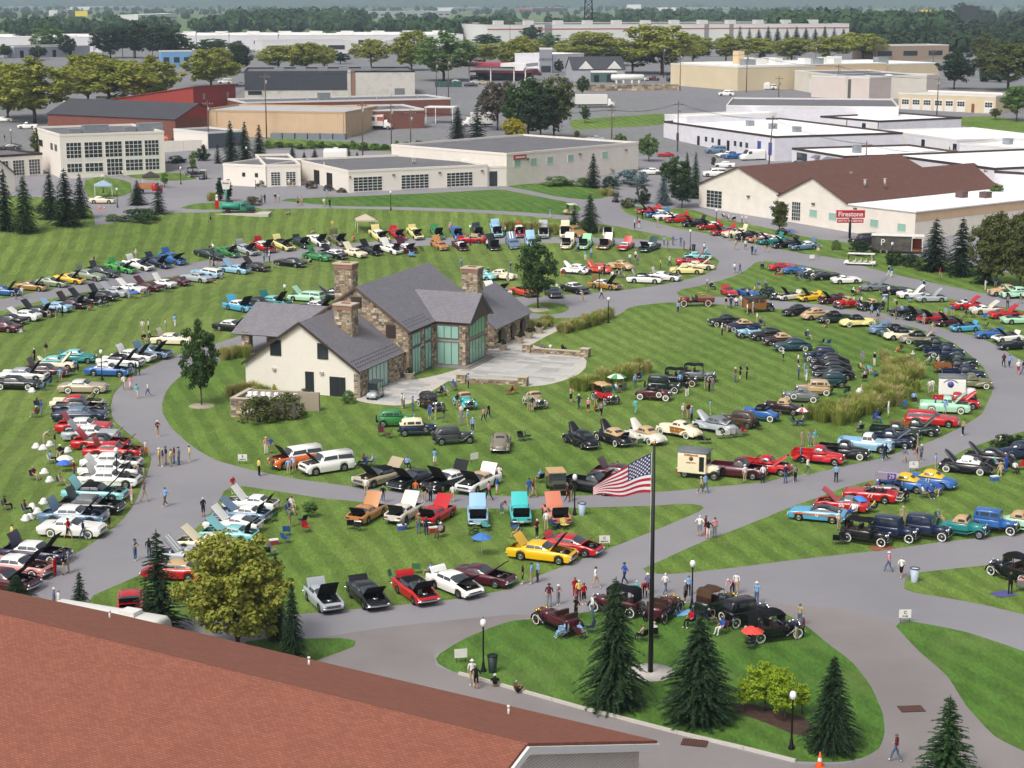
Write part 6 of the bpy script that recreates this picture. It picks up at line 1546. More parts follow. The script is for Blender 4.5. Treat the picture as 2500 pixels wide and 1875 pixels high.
for x in (38,168,303,475,770): u=(x + 20)/1118*W;window(t,0,u,u + 2.0,3.5,5.0,1,1,M_CREAM,M_GREENGL,panes=False)
for x in (138,570,975): u=(x + 20)/1118*W;piece('wall_lamp',t,u,u + .6,-.3,0,4.8,5.1,mat('bronze_lamp','#6b5a49',.6))
sg=MB();sg.box(0,3.6,-.2,-.02,5.0,5.9);sg=sg.obj('gallery_sign',[mat('sign_red','#a32025',.5)],t);sg.location.x=2.0;piece('pale_band',sg,.4,3.2,-.23,-.2,5.25,5.65,mat('sign_pale_pink','#dcbfc0',.6))
t,W=building('museum_link','recessed cream link with a dark glass door between museum hall and gallery',P_('F',1974,604),P_('F',2130,602),18,4.0,M_CREAM,M_FLATR,trim=M_CREAM)
window(t,0,.3,W*.5,.05,3.0,2,1,M_DOORD,M_WINGL,'glass_door')
# tan gabled workshop range with the tyre sign
def gabled_range():
 a,ang,W=frame_px((1706,504),(2232,592))
 t=thing('gabled_workshop','cream workshop range with two brown shingled gables and a white flat roof','building',a,ang)
 g1=(gnd(1874,541) - a).length;W1=g1;W2=(gnd(2062,566) - a).length - W1
 h,rise,D=4.4,3.9,46
 zb=lambda x: ter(*(a.to_2d() + Matrix.Rotation(ang,2) @ Vector((x,0)))) - a.z - .4
 def pt(x,y,z): return (x,y,z)
 drop=(ter(*(a.to_2d() + Matrix.Rotation(ang,2) @ Vector((W,0)))) - a.z)
 h1,h2,h3=h,h + drop*.35,h + drop*.45
 P=[([(0,0,-.6),(W1,0,zb(W1)),(W1,0,h1),(W1/2,0,h1 + rise),(0,0,h1)],0),([(W1,0,zb(W1)),(W1 + W2,0,zb(W1 + W2)),(W1 + W2,0,h2),(W1 + W2/2,0,h2 + rise),(W1,0,h2)],0),([(W1 + W2,0,zb(W1 + W2)),(W,0,zb(W)),(W,0,h3),(W1 + W2,0,h3)],0),([(W,0,zb(W)),(W,D,-2),(W,D,h3),(W,0,h3)],0),([(0,D,-.6),(0,0,-.6),(0,0,h1),(0,D,h1)],0)]
 panels('walls',P,[M_CREAM2],t)
 for x0,w,hh in ((0,W1,h1),(W1,W2,h2)):
  k=.4*rise/(w/2);c=x0 + w/2
  panels('roof',[([(x0 - .3,D,hh - k*.7 + .1),(x0 - .3,-.4,hh - k*.7 + .1),(c,-.4,hh + rise + .1),(c,D,hh + rise + .1)],0),([(x0 + w + .3,-.4,hh - k*.7 + .1),(x0 + w + .3,D,hh - k*.7 + .1),(c,D,hh + rise + .1),(c,-.4,hh + rise + .1)],0)],[M_BROWNSH],t,.14)
 panels('roof',[([(W1 + W2 + .3,-.2,h3 + .05),(W + .2,-.2,h3 + .05),(W + .2,D,h3 + .05),(W1 + W2 + .3,D,h3 + .05)],0)],[M_WROOF],t,.2)
 panels('side_cladding',[([(W + .03,.1,h3 - 1.8),(W + .03,D,h3 - 1.8),(W + .03,D,h3 - .1),(W + .03,.1,h3 - .1)],0)],[M_TANM],t)
 def wd(x,z0,w,hh,c,r,**k): window(t,0,x,x + w,z0,z0 + hh,c,r,**k)
 wd(W1*.10,zb(0) + .5,W1*.20,3.3,4,5,name='garage_door');slab_door(t,W1*.32,W1*.40,2.6,M_CREAM)
 u=W1*.86;wd(u,zb(u) + .6,W1*.12,3.0,1,1,gm=M_TRIMW,panes=False)
 u=W1 + W2*.20;wd(u,zb(u) + .8,W2*.13,3.4,4,5)
 for f in (.46,.74): u=W1 + W2*f;wd(u,zb(u) + 1.9,1.9,1.4,1,1,fm=M_CREAM,gm=M_GREENGL,panes=False)
 for f in (.35,.75): u=W1 + W2 + (W - W1 - W2)*f;wd(u,zb(u) + 1.9,1.9,1.4,1,1,fm=M_CREAM,gm=M_GREENGL,panes=False)
 for x in (W1*.62,W1 + W2*.5,W1 + W2*1.1): piece('wall_lamp',t,x,x + .6,-.35,0,2.9,3.2,mat('bronze_lamp','#6b5a49',.6))
 for x,y in ((W1*.7,12),(W1*.9,22),(W1*1.6,9),(W1*1.66,13)): pipe(t,x,y,h + (1.5 if x > W1 else 1.0),1.2,.22)
 for x,y in ((W - 9,24),(W - 6,27)): rooftop(t,x,y,h3 + .05,1.6,1.6,1.0,mat('brown_unit','#5d4a45',.7))
gabled_range()
# white workshops on the right
t,W=building('white_workshop','long white block workshop with blue shop windows and small dark doors',(1620,335),(1890,394),34,4.9,M_WWALL2,M_WROOF,trim=M_TRIMD)
for x in (.13,.33,.52,.60): slab_door(t,W*x,W*x + 1.3,2.4,M_DARK)
for x in (.40,.46,.66,.71,.76): window(t,0,W*x,W*x + 1.5,1.3,2.6,1,1,M_TRIMW,panes=False)
for x in (.86,.95): window(t,0,W*x,W*x + 1.9,.4,3.4,1,1,M_TRIMW,mat('blue_poster','#3a4f9c',.5),panes=False)
t2,W2=building('white_tower_block','tall blank white end block of the workshop',(1622,331),(1676,340),30,5.6,M_WWALL2,M_WROOF)
for k in range(3): rooftop(t,W*(.35 + k*.2),14,4.5,1.8,1.5,1.3)
t,W=building('white_hall','large blank white hall with a grey roof behind the workshops',(1772,310),(2192,312),40,5.6,M_WWALL2,M_FLATR)
t,W=building('white_hall','white hall with downpipes, dark door and roller doors',P_('H',490,140),P_('H',985,208),28,4.3,M_WWALL2,M_WROOF,trim=M_TRIMD)
slab_door(t,W*.16,W*.22,2.6,M_DARK);slab_door(t,W*.30,W*.44,3.2,M_TRIMW);slab_door(t,W*.72,W*.78,3.4,M_DARK);slab_door(t,W*.84,W*.95,3.6,M_TRIMW)
for x in (.46,.985): piece('downpipe',t,W*x,W*x + .15,-.16,-.02,.2,4.1,M_TRIMD)
t,W=building('white_workshop_range','white workshop range with loading steps and a blue bin beside it',P_('H',1000,250),P_('H',1640,375),26,4.0,M_WWALL2,M_WROOF)
for x in (.2,.58,.98): slab_door(t,W*x - .9,W*x + .6,3.0,M_DARK)
for x in (.34,.68,.84): slab_door(t,W*x - 1.2,W*x + 1.6,3.4,M_TRIMW)
t,W=building('white_workshop_range','plain white workshop with two roller doors by the blue bin',P_('H',1660,405),P_('H',2380,470),28,4.4,M_WWALL2,M_WROOF)
for x in (.3,.55): slab_door(t,W*x - 1.8,W*x + 1.8,3.8,M_TRIMW)
rooftop(t,6,10,4.0,1.8,1.6,1.3)
t,W=building('white_shop','low white shop with a glazed corner door and three awnings',P_('H',252,412),P_('H',690,520),30,3.9,M_WWALL2,M_WROOF,trim=M_TRIMD)
window(t,0,W*.10,W*.30,.1,3.1,2,1,M_DOORD,M_WINGL,'shop_door')
for x0,x1 in ((.46,.56),(.68,.94)):
 m=MB();m.hexa([(W*x0,-1.3,2.6),(W*x1,-1.3,2.6),(W*x1,-.02,3.2),(W*x0,-.02,3.2)],[(W*x0,-1.3,2.66),(W*x1,-1.3,2.66),(W*x1,-.02,3.26),(W*x0,-.02,3.26)]);m.obj('awning',[mat('grey_awning','#6f7075',.7)],t)
rooftop(t,8,12,3.55,1.6,1.2,1.2);rooftop(t,13,9,3.55,1.6,1.4,1.3)
t,W=building('white_depot','white depot with dark vertical slots behind the young street trees',P_('H',1048,560),P_('H',1946,735),40,6.0,M_WWALL2,M_WROOF,trim=M_TRIMD)
slab_door(t,W*.06,W*.13,3.0,M_DOORD)
for x in (.68,.78): piece('wall_slot',t,W*x,W*x + .9,-.04,.02,.2,5.8,M_DARK)
for x,s in ((.05,'855'),(.93,'841')): lettering(s,.8,M_DARK,t,(W*x,-.03,5.2))
t,W=building('white_depot_end','white end wall of the depot at the right edge',P_('H',1950,735),P_('H',2500,780),30,6.0,M_WWALL2,M_WROOF,trim=M_TRIMD)
# town beyond
t,W=building('tan_warehouse','tan painted warehouse with a white roof and chimney block',(1661,207),(1798,221),60,8.0,M_TANB,M_WROOF)
for x in (.34,.48): window(t,0,W*x,W*x + 1.3,3.4,5.2,1,1,M_TRIMD,panes=False)
slab_door(t,W*.76,W*.82,3.2,mat('brown_door','#7a5a42',.6));rooftop(t,W*.5,12,7.6,3.4,2.5,4.5,M_TANB,'chimney_block')
for k in range(4): rooftop(t,W*(.3 + .2*k),20 + k*7,7.6,4,3,2,M_TRIMW)
t,W=building('tan_warehouse_wing','long pale tan warehouse wall with rooftop units behind the white vans',(1800,222),(2292,205),40,7.6,mixed('pale_tan_wall',['#cbbb9b','#d3c4a6'],.15,.9),M_WROOF)
for k in range(7): rooftop(t,W*(.12 + .11*k),9 + (k % 3)*7,7.2,4.5,3,2.4,M_TRIMW if k % 3 else None)
t,W=building('depot','pale depot with a deep open loading bay and white roller doors',(1939,219),(2067,243),26,6.8,mixed('pale_depot_wall',['#cfc8bb','#d8d2c6'],.2,.9),M_FLATR)
slab_door(t,W*.30,W*.46,4.4,M_TRIMW);slab_door(t,W*.77,W*.98,4.4,M_TRIMW);piece('signboard',t,W*.26,W*.5,-.08,0,5.2,6.4,mat('faded_sign','#c8c6a0',.7))
t,W=building('depot_bay','dark open loading bay beside the depot',(2069,243),(2121,243),20,6.6,mat('bay_painted_shade','#5b5855',.9),M_FLATR)  # closed block; shade inside the open bay is painted as dark wall colour
t,W=building('depot_wing','blank pinkish wall of the depot behind the garages',(2121,246),(2288,232),22,6.8,mixed('pinkish_wall',['#c9bcb5','#d1c5be'],.2,.9),M_FLATR)
for x in (.2,.5): o=MB();o.ball((0,0,0),1.6,10,0,(1,1,.4),math.pi/2);o=o.obj('roof_dome',[M_TRIMW],t);o.location=(W*x,6,6.5)
t,W=building('garage_row','cream garage row with seven small gridded overhead doors',P_('D',1150,917),P_('D',1968,962),18,4.8,mixed('sand_wall',['#cbb998','#d4c4a6'],.3,.9),mixed('pale_gravel_roof',['#c4bdb0','#cfc8bb'],.3,.9))
for k,x in enumerate((1175,1268,1362,1458,1550,1648,1876)):
 u=(x - 1150)/(1968 - 1150)*W;dd=slab_door(t,u,u + 2.6,3.3,M_TRIMW,name='garage_door')
 for r in range(2):
  for c in range(3): piece('pane',dd,.25 + c*.75,.9 + c*.75,-.07,-.05,1.6 + r*.7,2.2 + r*.7,M_WINGL)
slab_door(t,W*.76,W*.79,2.4,mat('rust_door','#7a4a34',.6))
# fuel station canopy
def canopy():
 a,ang,W=frame_px((1122,197),(1284,200))
 t=thing('fuel_canopy','red and white fuel station canopy on white posts','canopy',a,ang)
 m=MB();m.box(0,W*.62,0,14,5.2,6.4);m.obj('canopy_red',[mat('canopy_red','#a13a4a',.5)],t);m=MB();m.box(W*.62,W,0,14,5.2,6.4);m.obj('canopy_white',[M_TRIMW],t)
 m=MB();m.box(W*.1,W*.98,3,10,2.9,3.5);m.obj('shop_fascia',[mat('canopy_red','#a13a4a',.5)],t)
 m=MB();m.box(W*.12,W*.96,9.0,12,0,2.9);m.obj('shop_front',[M_WINGL],t)
 for x in (.12,.45,.8,.97): piece('post',t,W*x,W*x + .35,1,1.35,0,5.2,M_TRIMW)
canopy()
t,W=building('sign_building','grey block with dark lettering on its fascia beside the fuel station',(1318,178),(1348,178),12,9.5,mat('grey_fascia','#8b8c92',.7),M_FLATR)
lettering('ABHOV',1.7,mat('navy_letter','#23305a',.5),t,(W/2,-.05,5.2));window(t,0,.5,W - .5,.2,2.8,3,2,M_FRAMEG,panes=False)
t,W=building('white_store','white store mostly hidden behind the yellow green street trees',(1350,176),(1425,172),20,7,M_WWALL2,M_WROOF)
t,W=building('office','small grey gabled office with white gables by the stone wall',(1398,198),(1525,197),14,4.2,mat('grey_siding','#a5a7aa',.8),M_DKSH,'gable',4.2)
for x in (.25,.8): panels('front_gable',[([(W*x - 3,-.06,4.0),(W*x + 3,-.06,4.0),(W*x,-.06,7.2)],0)],[M_TRIMW],t)
t,W=building('kiosk','green fronted kiosk with a white roof beside the grey office',(1444,201),(1506,201),7,3.8,mat('bottle_green_wall','#44605a',.7),M_WROOF)
slab_door(t,W*.1,W*.3,2.6,M_DARK);slab_door(t,W*.6,W*.9,2.8,M_WINGL)
def retaining():
 a,ang,W=frame_px((1402,222),(1657,220));t=thing('retaining_wall','long pale stone retaining wall above the dark car park','wall',a,ang)
 m=MB();m.box(0,W,0,.6,-.5,2.0);m.obj('wall_core',[M_MORTAR],t);stonework('stone_facing',[((0,-.02,0),(1,0,0),W,2.0,(0,-1,0))],t,None,(1.1,.6),.1)
retaining()
# far warehouses
def far_box(name,label,p0,p1,depth,h,wall,roofm,stripe=None,bands=()):
 t,W=building(name,label,p0,p1,depth,h,wall,roofm)
 if stripe: piece('stripe',t,0,W,-.15,-.02,h*.72,h*.78,stripe)
 for x0,x1,m in bands: piece('wall_panel',t,W*x0,W*x1,-.1,-.01,0,h,m)
 return t,W
M_FARW=mixed('far_white_wall',['#d6d4d6','#dedcde'],.05,.8);M_FARG=mat('far_grey_panel','#87888f',.8)
t,W=far_box('warehouse','very long white warehouse with a pale low pitched roof',(425,122),(1131,118),90,8,M_FARW,M_WROOF)
for k in range(16): piece('window',t,W*(.03 + k*.06),W*(.03 + k*.06) + 3,-.1,0,3,5,M_WINGL)
for k in range(9): rooftop(t,W*(.06 + k*.11),25,7.6,7,5,2.2,M_TRIMW)
far_box('warehouse','white warehouse left of the dark wood with a blue band',(-60,130),(250,128),80,8.5,M_FARW,M_WROOF)
t,W=far_box('office_block','low grey flat roofed block in front of the white warehouse',(36,142),(220,137),25,5.5,mat('blue_grey_wall','#8f919c',.8),M_FLATR)
for k in range(4): slab_door(t,3 + k*9,5 + k*9,3.5,M_DARK)
t,W=far_box('warehouse','huge white warehouse with a red stripe and grey panels',(1190,104),(2072,98),120,11.5,M_FARW,M_FLATR,mat('warehouse_red','#b8574d',.7),[(.15,.17,M_FARG),(.585,.598,M_FARG),(.655,.667,M_FARG)])
for k in range(12): rooftop(t,W*(.05 + k*.08),20,11,6,6,3,M_TRIMW)
FARB=[(220,362,25,22,'#e0dedd','white flat block on the far plain left of a yellow sign'),(338,432,56,50,'#d9d7d6','small white shed in the far trees'),(475,600,17,15,'#c9ccd2','grey glass office block far beyond the wood'),(-40,105,27,24,'#dddbda','tall white far block at the left edge'),(860,1100,43,41,'#cfced0','pale far warehouse beyond the dark wood'),(700,780,18,17,'#dcdad9','white far shed above the wood'),(1300,1380,30,28,'#8d5e52','brick far block in the trees'),(1565,1641,26,25,'#dad9d8','white five storey far block with window rows'),(1650,1780,28,27,'#d6d5d6','white far sheds under the hill'),(1105,1190,28,26,'#d3d2d3','pale far sheds behind the tree belt'),(2278,2390,80,79,'#bda78f','tan store among the far right trees'),(140,180,38,36,'#d9d7d5','white far shed by the dark tree clump'),(2130,2315,148,145,'#9d8a78','brown hip roofed hall behind the tan warehouse'),(640,860,132,130,'#d6d4d3','white showroom behind the yellow green trees'),(395,470,165,164,'#6f9cc4','blue roofed garage behind the yellow green trees'),(940,1010,132,131,'#d9d7d4','white corner store among the street trees')]
for x0,x1,y0,y1,c,lab in FARB:
 s=(y0 - 2)*.98/27;hh={26: 17}.get(y0,10 if y0 < 60 else 7)
 t,W=building('far_building',lab,(x0,y0),(x1,y1),min(60,(x1 - x0)/s*.5),hh,mat('far_' + c[1:],c,.8),M_WROOF if y0 < 100 else M_FLATR)
 n=max(3,int(W/14))
 for k in range(n):
  for r in range(4 if y0 == 26 else 1): piece('window',t,W*(k + .2)/n,W*(k + .75)/n,-.12,.0,hh*.3 + r*4 - (2 if y0 == 26 else 0),hh*.3 + 2.2 + r*4 - (2 if y0 == 26 else 0),M_WINGL)
# ------------------------------------------------------------------ trees, shrubs, grasses
LM={'maple': leafmat('leaf_maple',['#2a3f1c','#3a5426','#48632e','#33491f']),
      'yellow': leafmat('leaf_plane_tree',['#5d6a26','#788330','#8f963a','#9c9a44','#6b762c']),
      'dark': leafmat('leaf_dark',['#1f301a','#2a3f22','#35492a','#263820']),
      'light': leafmat('leaf_light',['#4a6630','#5c7a3c','#6c8746','#557038']),
      'olive': leafmat('leaf_olive',['#3f4722','#545b2c','#636a35','#4a5227']),
      'lime': leafmat('leaf_lime',['#7f9a1e','#92ac2a','#a3b838','#6f8a1c'],trans=.35),
      'bare': leafmat('leaf_sparse_brown',['#4f4a3c','#5e5948','#6b6552']),
      'gold': leafmat('leaf_gold',['#8a8416','#a39a22','#b5a52a']),
      'far': leafmat('leaf_far',['#2b4426','#37522d','#446036','#304a2a','#4d6639']),
      'spruce': leafmat('needle_spruce',['#16271a','#20351f','#2d4428','#395030'],trans=.1),
      'fir': leafmat('needle_fresh',['#243c20','#314c28','#3e5a30','#29421f'],trans=.12),
      'blue': leafmat('needle_blue',['#54686a','#667b7b','#748988'],trans=.1),
      'grass': leafmat('plume_grass',['#748438','#8b9644','#9da552','#a9a75e'],trans=.35),
      'tan': leafmat('plume_grass_tan',['#9c9a58','#b0a86a','#c2b880','#8c9448'],trans=.35)}
M_BARK=mixed('bark',['#4a3f35','#5c5046','#3d342c'],6,.95,stretch=(1,1,.3))
def leaf_quad(mb_v,mb_f,c,u,v):
 n=len(mb_v);mb_v += [tuple(c - u*.5 - v),tuple(c + u*.5 - v*.2),tuple(c + u*.15 + v),tuple(c - u*.5 + v*.3)];mb_f.append((n,n + 1,n + 2,n + 3))
def rv(r):
 while True:
  v=Vector((r.uniform(-1,1),r.uniform(-1,1),r.uniform(-1,1)))
  if .05 < v.length < 1: return v.normalized()
def raw(name,v,f,m=None):
 me=bpy.data.meshes.new(name);me.from_pydata(v,[],f);me.materials.append(m or MISS);me.update();return me
def decid_mesh(seed,nc,nl,size,cz=.62,rx=.36,rz=.36,flat=1.0,low=.2):
 """unit-height tree: crown of leaf clumps and a branching trunk"""
 r=random.Random(seed);V,F=[],[];cl=[]
 lob=[(rv(r),r.uniform(.75,1.12)) for _ in range(7)]
 for _ in range(nc):
  d=rv(r);k=r.random() ** .45
  s=1.0 + sum(max(0,d.dot(a)) ** 4*(b - 1) for a,b in lob)
  c=Vector((d.x*rx*k*s,d.y*rx*k*s,cz + d.z*rz*k*s*flat))
  if c.z < low + .12*r.random(): c.z=cz + r.uniform(-.5,.5)*rz;c.x *= .9;c.y *= .9
  cl.append((c,r.uniform(.055,.105)))
 for c,cr in cl:
  for _ in range(nl):
   d=rv(r);p=c + Vector((d.x,d.y,d.z*.75))*cr*r.random() ** .4
   nrm=(d + rv(r)*.7 + Vector((0,0,.35))).normalized();u=nrm.cross(rv(r)).normalized();v=nrm.cross(u)
   s=size*r.uniform(.6,1.3);leaf_quad(V,F,p,u*s,v*s*.7)
 crown=raw('crown',V,F)
 mb=MB();tr=.018
 mb.tube([(0,0,-.02),(.003,0,.12),(-.004,.004,.3),(0,0,cz)],[tr*1.25,tr,tr*.8,tr*.3],8)
 for k in range(11):
  c=cl[(k*7) % len(cl)][0];z0=low + (cz - low)*r.random()*.8
  mb.tube([(0,0,z0),tuple(Vector((c.x*.5,c.y*.5,(z0 + c.z)/2 + .02))),tuple(c)],[tr*.5,tr*.32,tr*.12],5)
 return crown,mb.mesh('trunk',[M_BARK])
def spruce_mesh(seed,levels=30,br=11,w=.26,droop=.35,tuft=.045,bare=.03):
 r=random.Random(seed);V,F=[],[]
 for i in range(levels):
  f=(i + r.uniform(-.2,.2))/levels;z=bare + (1 - bare)*f
  R=w*(1 - f) ** .8*r.uniform(.85,1.12)*min(1,.72 + f*2.2) + .008
  n=max(4,int(br*(1 - f*.55)))
  a0=r.uniform(0,6.3)
  for k in range(n):
   a=a0 + 2*math.pi*k/n + r.uniform(-.3,.3);L=R*r.uniform(.6,1.2);zj=r.uniform(-1,1)/levels
   d=Vector((math.cos(a),math.sin(a),0));side=Vector((-d.y,d.x,0))
   m=max(3,int(L/tuft*2.6))
   for j in range(m):
    t=(j + .8)/m;p=d*L*t + Vector((0,0,max(.015,z + zj + .25*L*t - (droop + .2)*L*t*t)))
    for s in (-1,1,0):
     dirv=(d*(.7 if s else 1.0) + side*s*.8 + Vector((0,0,r.uniform(-.4,.3)))).normalized()
     q=tuft*r.uniform(.7,1.3)*(1.15 - .4*t);wv=dirv.cross(Vector((0,0,1))).normalized()*q*.28 + Vector((0,0,q*.12*r.uniform(-1,1)))
     n0=len(V);V += [tuple(p - wv),tuple(p + wv),tuple(p + dirv*q + Vector((0,0,-q*.15)))];F.append((n0,n0 + 1,n0 + 2))
 for k in range(10):
  n0=len(V);a=k*.63;V += [(.004*math.cos(a),.004*math.sin(a),.95),(-.004*math.cos(a),-.004*math.sin(a),.95),(.006*math.cos(a*2),.006*math.sin(a*2),1.03)];F.append((n0,n0 + 1,n0 + 2))
 crown=raw('crown',V,F);mb=MB();mb.tube([(0,0,-.03),(0,0,.5),(0,0,1.0)],[.02,.012,.003],7)
 return crown,mb.mesh('trunk',[M_BARK])
def bush_mesh(seed,nc,nl,size,flat=.7):
 r=random.Random(seed);V,F=[],[]
 for _ in range(nc):
  d=rv(r);d.z=abs(d.z);k=r.random() ** .3;c=Vector((d.x*.46*k,d.y*.46*k,.08 + d.z*.8*k))
  for _ in range(nl):
   e=rv(r);p=c + e*.13*r.random() ** .4;p.z=max(.01,p.z)
   nrm=(e + rv(r)*.6 + Vector((0,0,.3))).normalized();u=nrm.cross(rv(r)).normalized();v=nrm.cross(u);s=size*r.uniform(.6,1.3);leaf_quad(V,F,p,u*s,v*s*.7)
 mb=MB()
 for k in range(6): a=k*1.05;mb.tube([(0,0,-.03),(.12*math.cos(a),.12*math.sin(a),.35)],[.02,.008],5)
 return raw('foliage',V,F),mb.mesh('stems',[M_BARK])
def plume_mesh(seed,n):
 r=random.Random(seed);V,F=[],[]
 for _ in range(n):
  a,b=r.uniform(0,6.3),r.random() ** .6;p=Vector((.18*b*math.cos(a),.18*b*math.sin(a),0));ln=r.uniform(.6,1.05);lean=b*r.uniform(.15,.55)
  d=Vector((math.cos(a),math.sin(a),0));s=Vector((-d.y,d.x,0))*.012
  q=p + d*lean*.4 + Vector((0,0,ln*.65));e=p + d*lean + Vector((0,0,ln*(1 - lean*.35)))
  n0=len(V);V += [tuple(p - s),tuple(p + s),tuple(q + s*1.5),tuple(q - s*1.5),tuple(e)];F += [(n0,n0 + 1,n0 + 2,n0 + 3),(n0 + 3,n0 + 2,n0 + 4)]
 return raw('blades',V,F)
DEC=[decid_mesh(11,120,60,.030,.56,.42,.42,1,.16),decid_mesh(12,120,56,.031,.55,.44,.42,1,.15),decid_mesh(13,110,60,.029,.58,.36,.42,1,.16),decid_mesh(14,190,84,.024,.54,.42,.45,1,.08)]
OVAL=[decid_mesh(21,70,60,.03,.58,.24,.40,1,.14),decid_mesh(22,60,46,.033,.6,.2,.38,1,.2)]
COLM=[decid_mesh(31,80,60,.026,.5,.13,.48,1,.04)]
SPR=[spruce_mesh(41,34,15,.30,.35,.036),spruce_mesh(42,32,15,.31,.3,.038),spruce_mesh(43,36,14,.28,.4,.034),spruce_mesh(44,26,11,.27,.2,.045)]
SPRN=[spruce_mesh(45,46,20,.31,.3,.026),spruce_mesh(46,44,20,.32,.25,.027),spruce_mesh(47,34,13,.28,.12,.03)]
BSH=[bush_mesh(51,46,46,.045),bush_mesh(52,40,50,.05)]
PLM=[plume_mesh(61,150),plume_mesh(62,170)]
def h_at(g,ytop):
 lo,hi=0.0,60.0
 for _ in range(40):
  m=(lo + hi)/2
  if proj(g.x,g.y,g.z + m)[1] > ytop: lo=m
  else: hi=m
 return m
def tree(name,label,src,lm,px,py,ytop,wpx,unit_w,cat='tree',group=None,lean=0):
 g=gnd(px,py);h=h_at(g,ytop);s=proj(g.x + 1,g.y,g.z)[0] - proj(g.x,g.y,g.z)[0]
 w=wpx/s/unit_w
 t=thing(name,uniq(label),cat,g,rnd.uniform(0,6.3),group or ('planting: ' + label));t.scale=(w,w,h)
 a,b=src
 omat(link('crown' if 'shrub' not in name else 'foliage',a,t),LM[lm]);link('trunk' if 'shrub' not in name else 'stems',b,t)
 return t
COLW={'maple': 'green','yellow': 'yellow green','dark': 'dark green','light': 'light green','olive': 'olive green','lime': 'lime green','bare': 'thin brownish','gold': 'golden yellow','spruce': 'dark','fir': 'fresh green','blue': 'blue grey','far': 'green'}
def D(px,py,yt,w,lm,where,k=None,kind='tree'):
 k=rnd.randrange(4) if k is None else k
 s=proj(*gnd(px,py));
 tree('broadleaf_tree','%s broadleaf tree %s' % (COLW[lm],where),DEC[k],lm,px,py,yt,w,.78)
def O(px,py,yt,w,lm,where): tree('young_tree','%s oval young tree %s' % (COLW[lm],where),OVAL[rnd.randrange(2)],lm,px,py,yt,w,.58)
def Cn(px,py,yt,w,lm,where,k=None): tree('conifer_tree','%s conifer %s' % (COLW[lm],where),(SPRN[(0,1,0,2)[k]] if k is not None and py > 1400 else SPR[rnd.randrange(4) if k is None else k]),lm,px,py,yt,w,.56)
def Cl(px,py,yt,w,lm,where): tree('columnar_tree','%s columnar tree %s' % (COLW[lm],where),COLM[0],lm,px,py,yt,w,.33)
def Sh(px,py,yt,w,lm,where): tree('shrub','%s shrub %s' % (COLW[lm],where),BSH[rnd.randrange(2)],lm,px,py,yt,w,1.1,'shrub')
# near
D(582,1592,1300,262,'yellow','rising over the terracotta roof',3);Cn(391,1545,1296,150,'spruce','left of the big yellow green tree by the terracotta roof',3);Cn(45,1520,1405,125,'spruce','peeping over the left end of the terracotta roof',1)
Cn(199,1530,1396,78,'spruce','beside the white trailer behind the terracotta roof',3);Cn(678,1560,1352,62,'fir','right behind the big yellow green tree',2);Cn(716,1625,1425,78,'spruce','at the small lawn tip beside the terracotta roof',2)
Cn(1500,1722,1414,168,'spruce','tall and dense left of the flagpole',0);Cn(1706,1757,1506,185,'spruce','broad one right of the flagpole',1);Cn(2029,1828,1602,140,'spruce','by the lamp post at the tip of the flagpole lawn',0);Cn(2310,1915,1700,165,'fir','at the bottom edge beside the side drive',3)
for q in ((1816,1735,1655,62),(1868,1735,1618,120),(1915,1760,1632,90),(1958,1742,1668,62),(1690,1700,1690,8)):
 if q[3] > 20: tree('ornamental_shrub',('small','widest','tall','last')[(q[0] - 1816) // 47 if q[0] < 1950 else 3] + ' lime green multi stemmed shrub in the mulch bed',OVAL[1] if q[3] < 80 else DEC[2],'lime',*q,.62 if q[3] < 80 else .82,'shrub')
O(758,1262,1225,52,'light','among the camp chairs on the wedge lawn');O(1158,1322,1282,46,'light','behind the light blue coupe on the wedge lawn')
D(492,990,786,100,'maple','alone in a mulch ring at the left end of the house',2);D(1313,753,583,108,'maple','on the round grass island behind the house',2)
# left museum grounds
for i,(x,y,yt,w,l) in enumerate([(14,562,412,66,'spruce'),(62,566,428,78,'fir'),(124,535,418,62,'spruce'),(162,550,412,84,'spruce'),(198,532,424,56,'spruce'),(336,500,440,56,'spruce'),(388,522,446,50,'spruce'),(564,394,294,48,'spruce'),(599,394,296,46,'spruce'),(634,394,304,44,'spruce'),(532,399,352,26,'spruce'),(477,345,309,22,'spruce'),(714,394,354,26,'spruce'),(743,392,369,16,'spruce'),(769,391,363,24,'spruce'),(848,382,351,22,'spruce'),(979,382,351,22,'spruce'),(872,386,370,14,'spruce')]):
 Cn(x,y,yt,w,l,('at the picture edge above the bank','with fresh green tips above the bank','first of the tight clump by the small path','widest of the clump by the small path','last of the clump by the small path','left of the pair by the red stake truck','right of the pair by the red stake truck','tallest of three by the parking wall','middle of three by the parking wall','right one of three by the parking wall','small one in front of the parking wall','slim one on the parking wall','by the fence behind the museum wing','tiny one behind the museum roof','small one left of the white camper roof','small one right of the white camper roof','slim one near the utility poles','tiny one near the utility poles')[i])
Cl(98,408,314,40,'olive','at the corner of the window grid building');Cl(538,491,435,20,'spruce','left behind the round headed sign');Cl(558,491,439,20,'spruce','right behind the round headed sign')
for x,y,yt,w,wh in ((472,426,368,28,'beside the antique car by the entrance'),(582,434,389,28,'in front of the museum end block'),(402,459,420,24,'by the red stake truck')): O(x,y,yt,w,'light',wh)
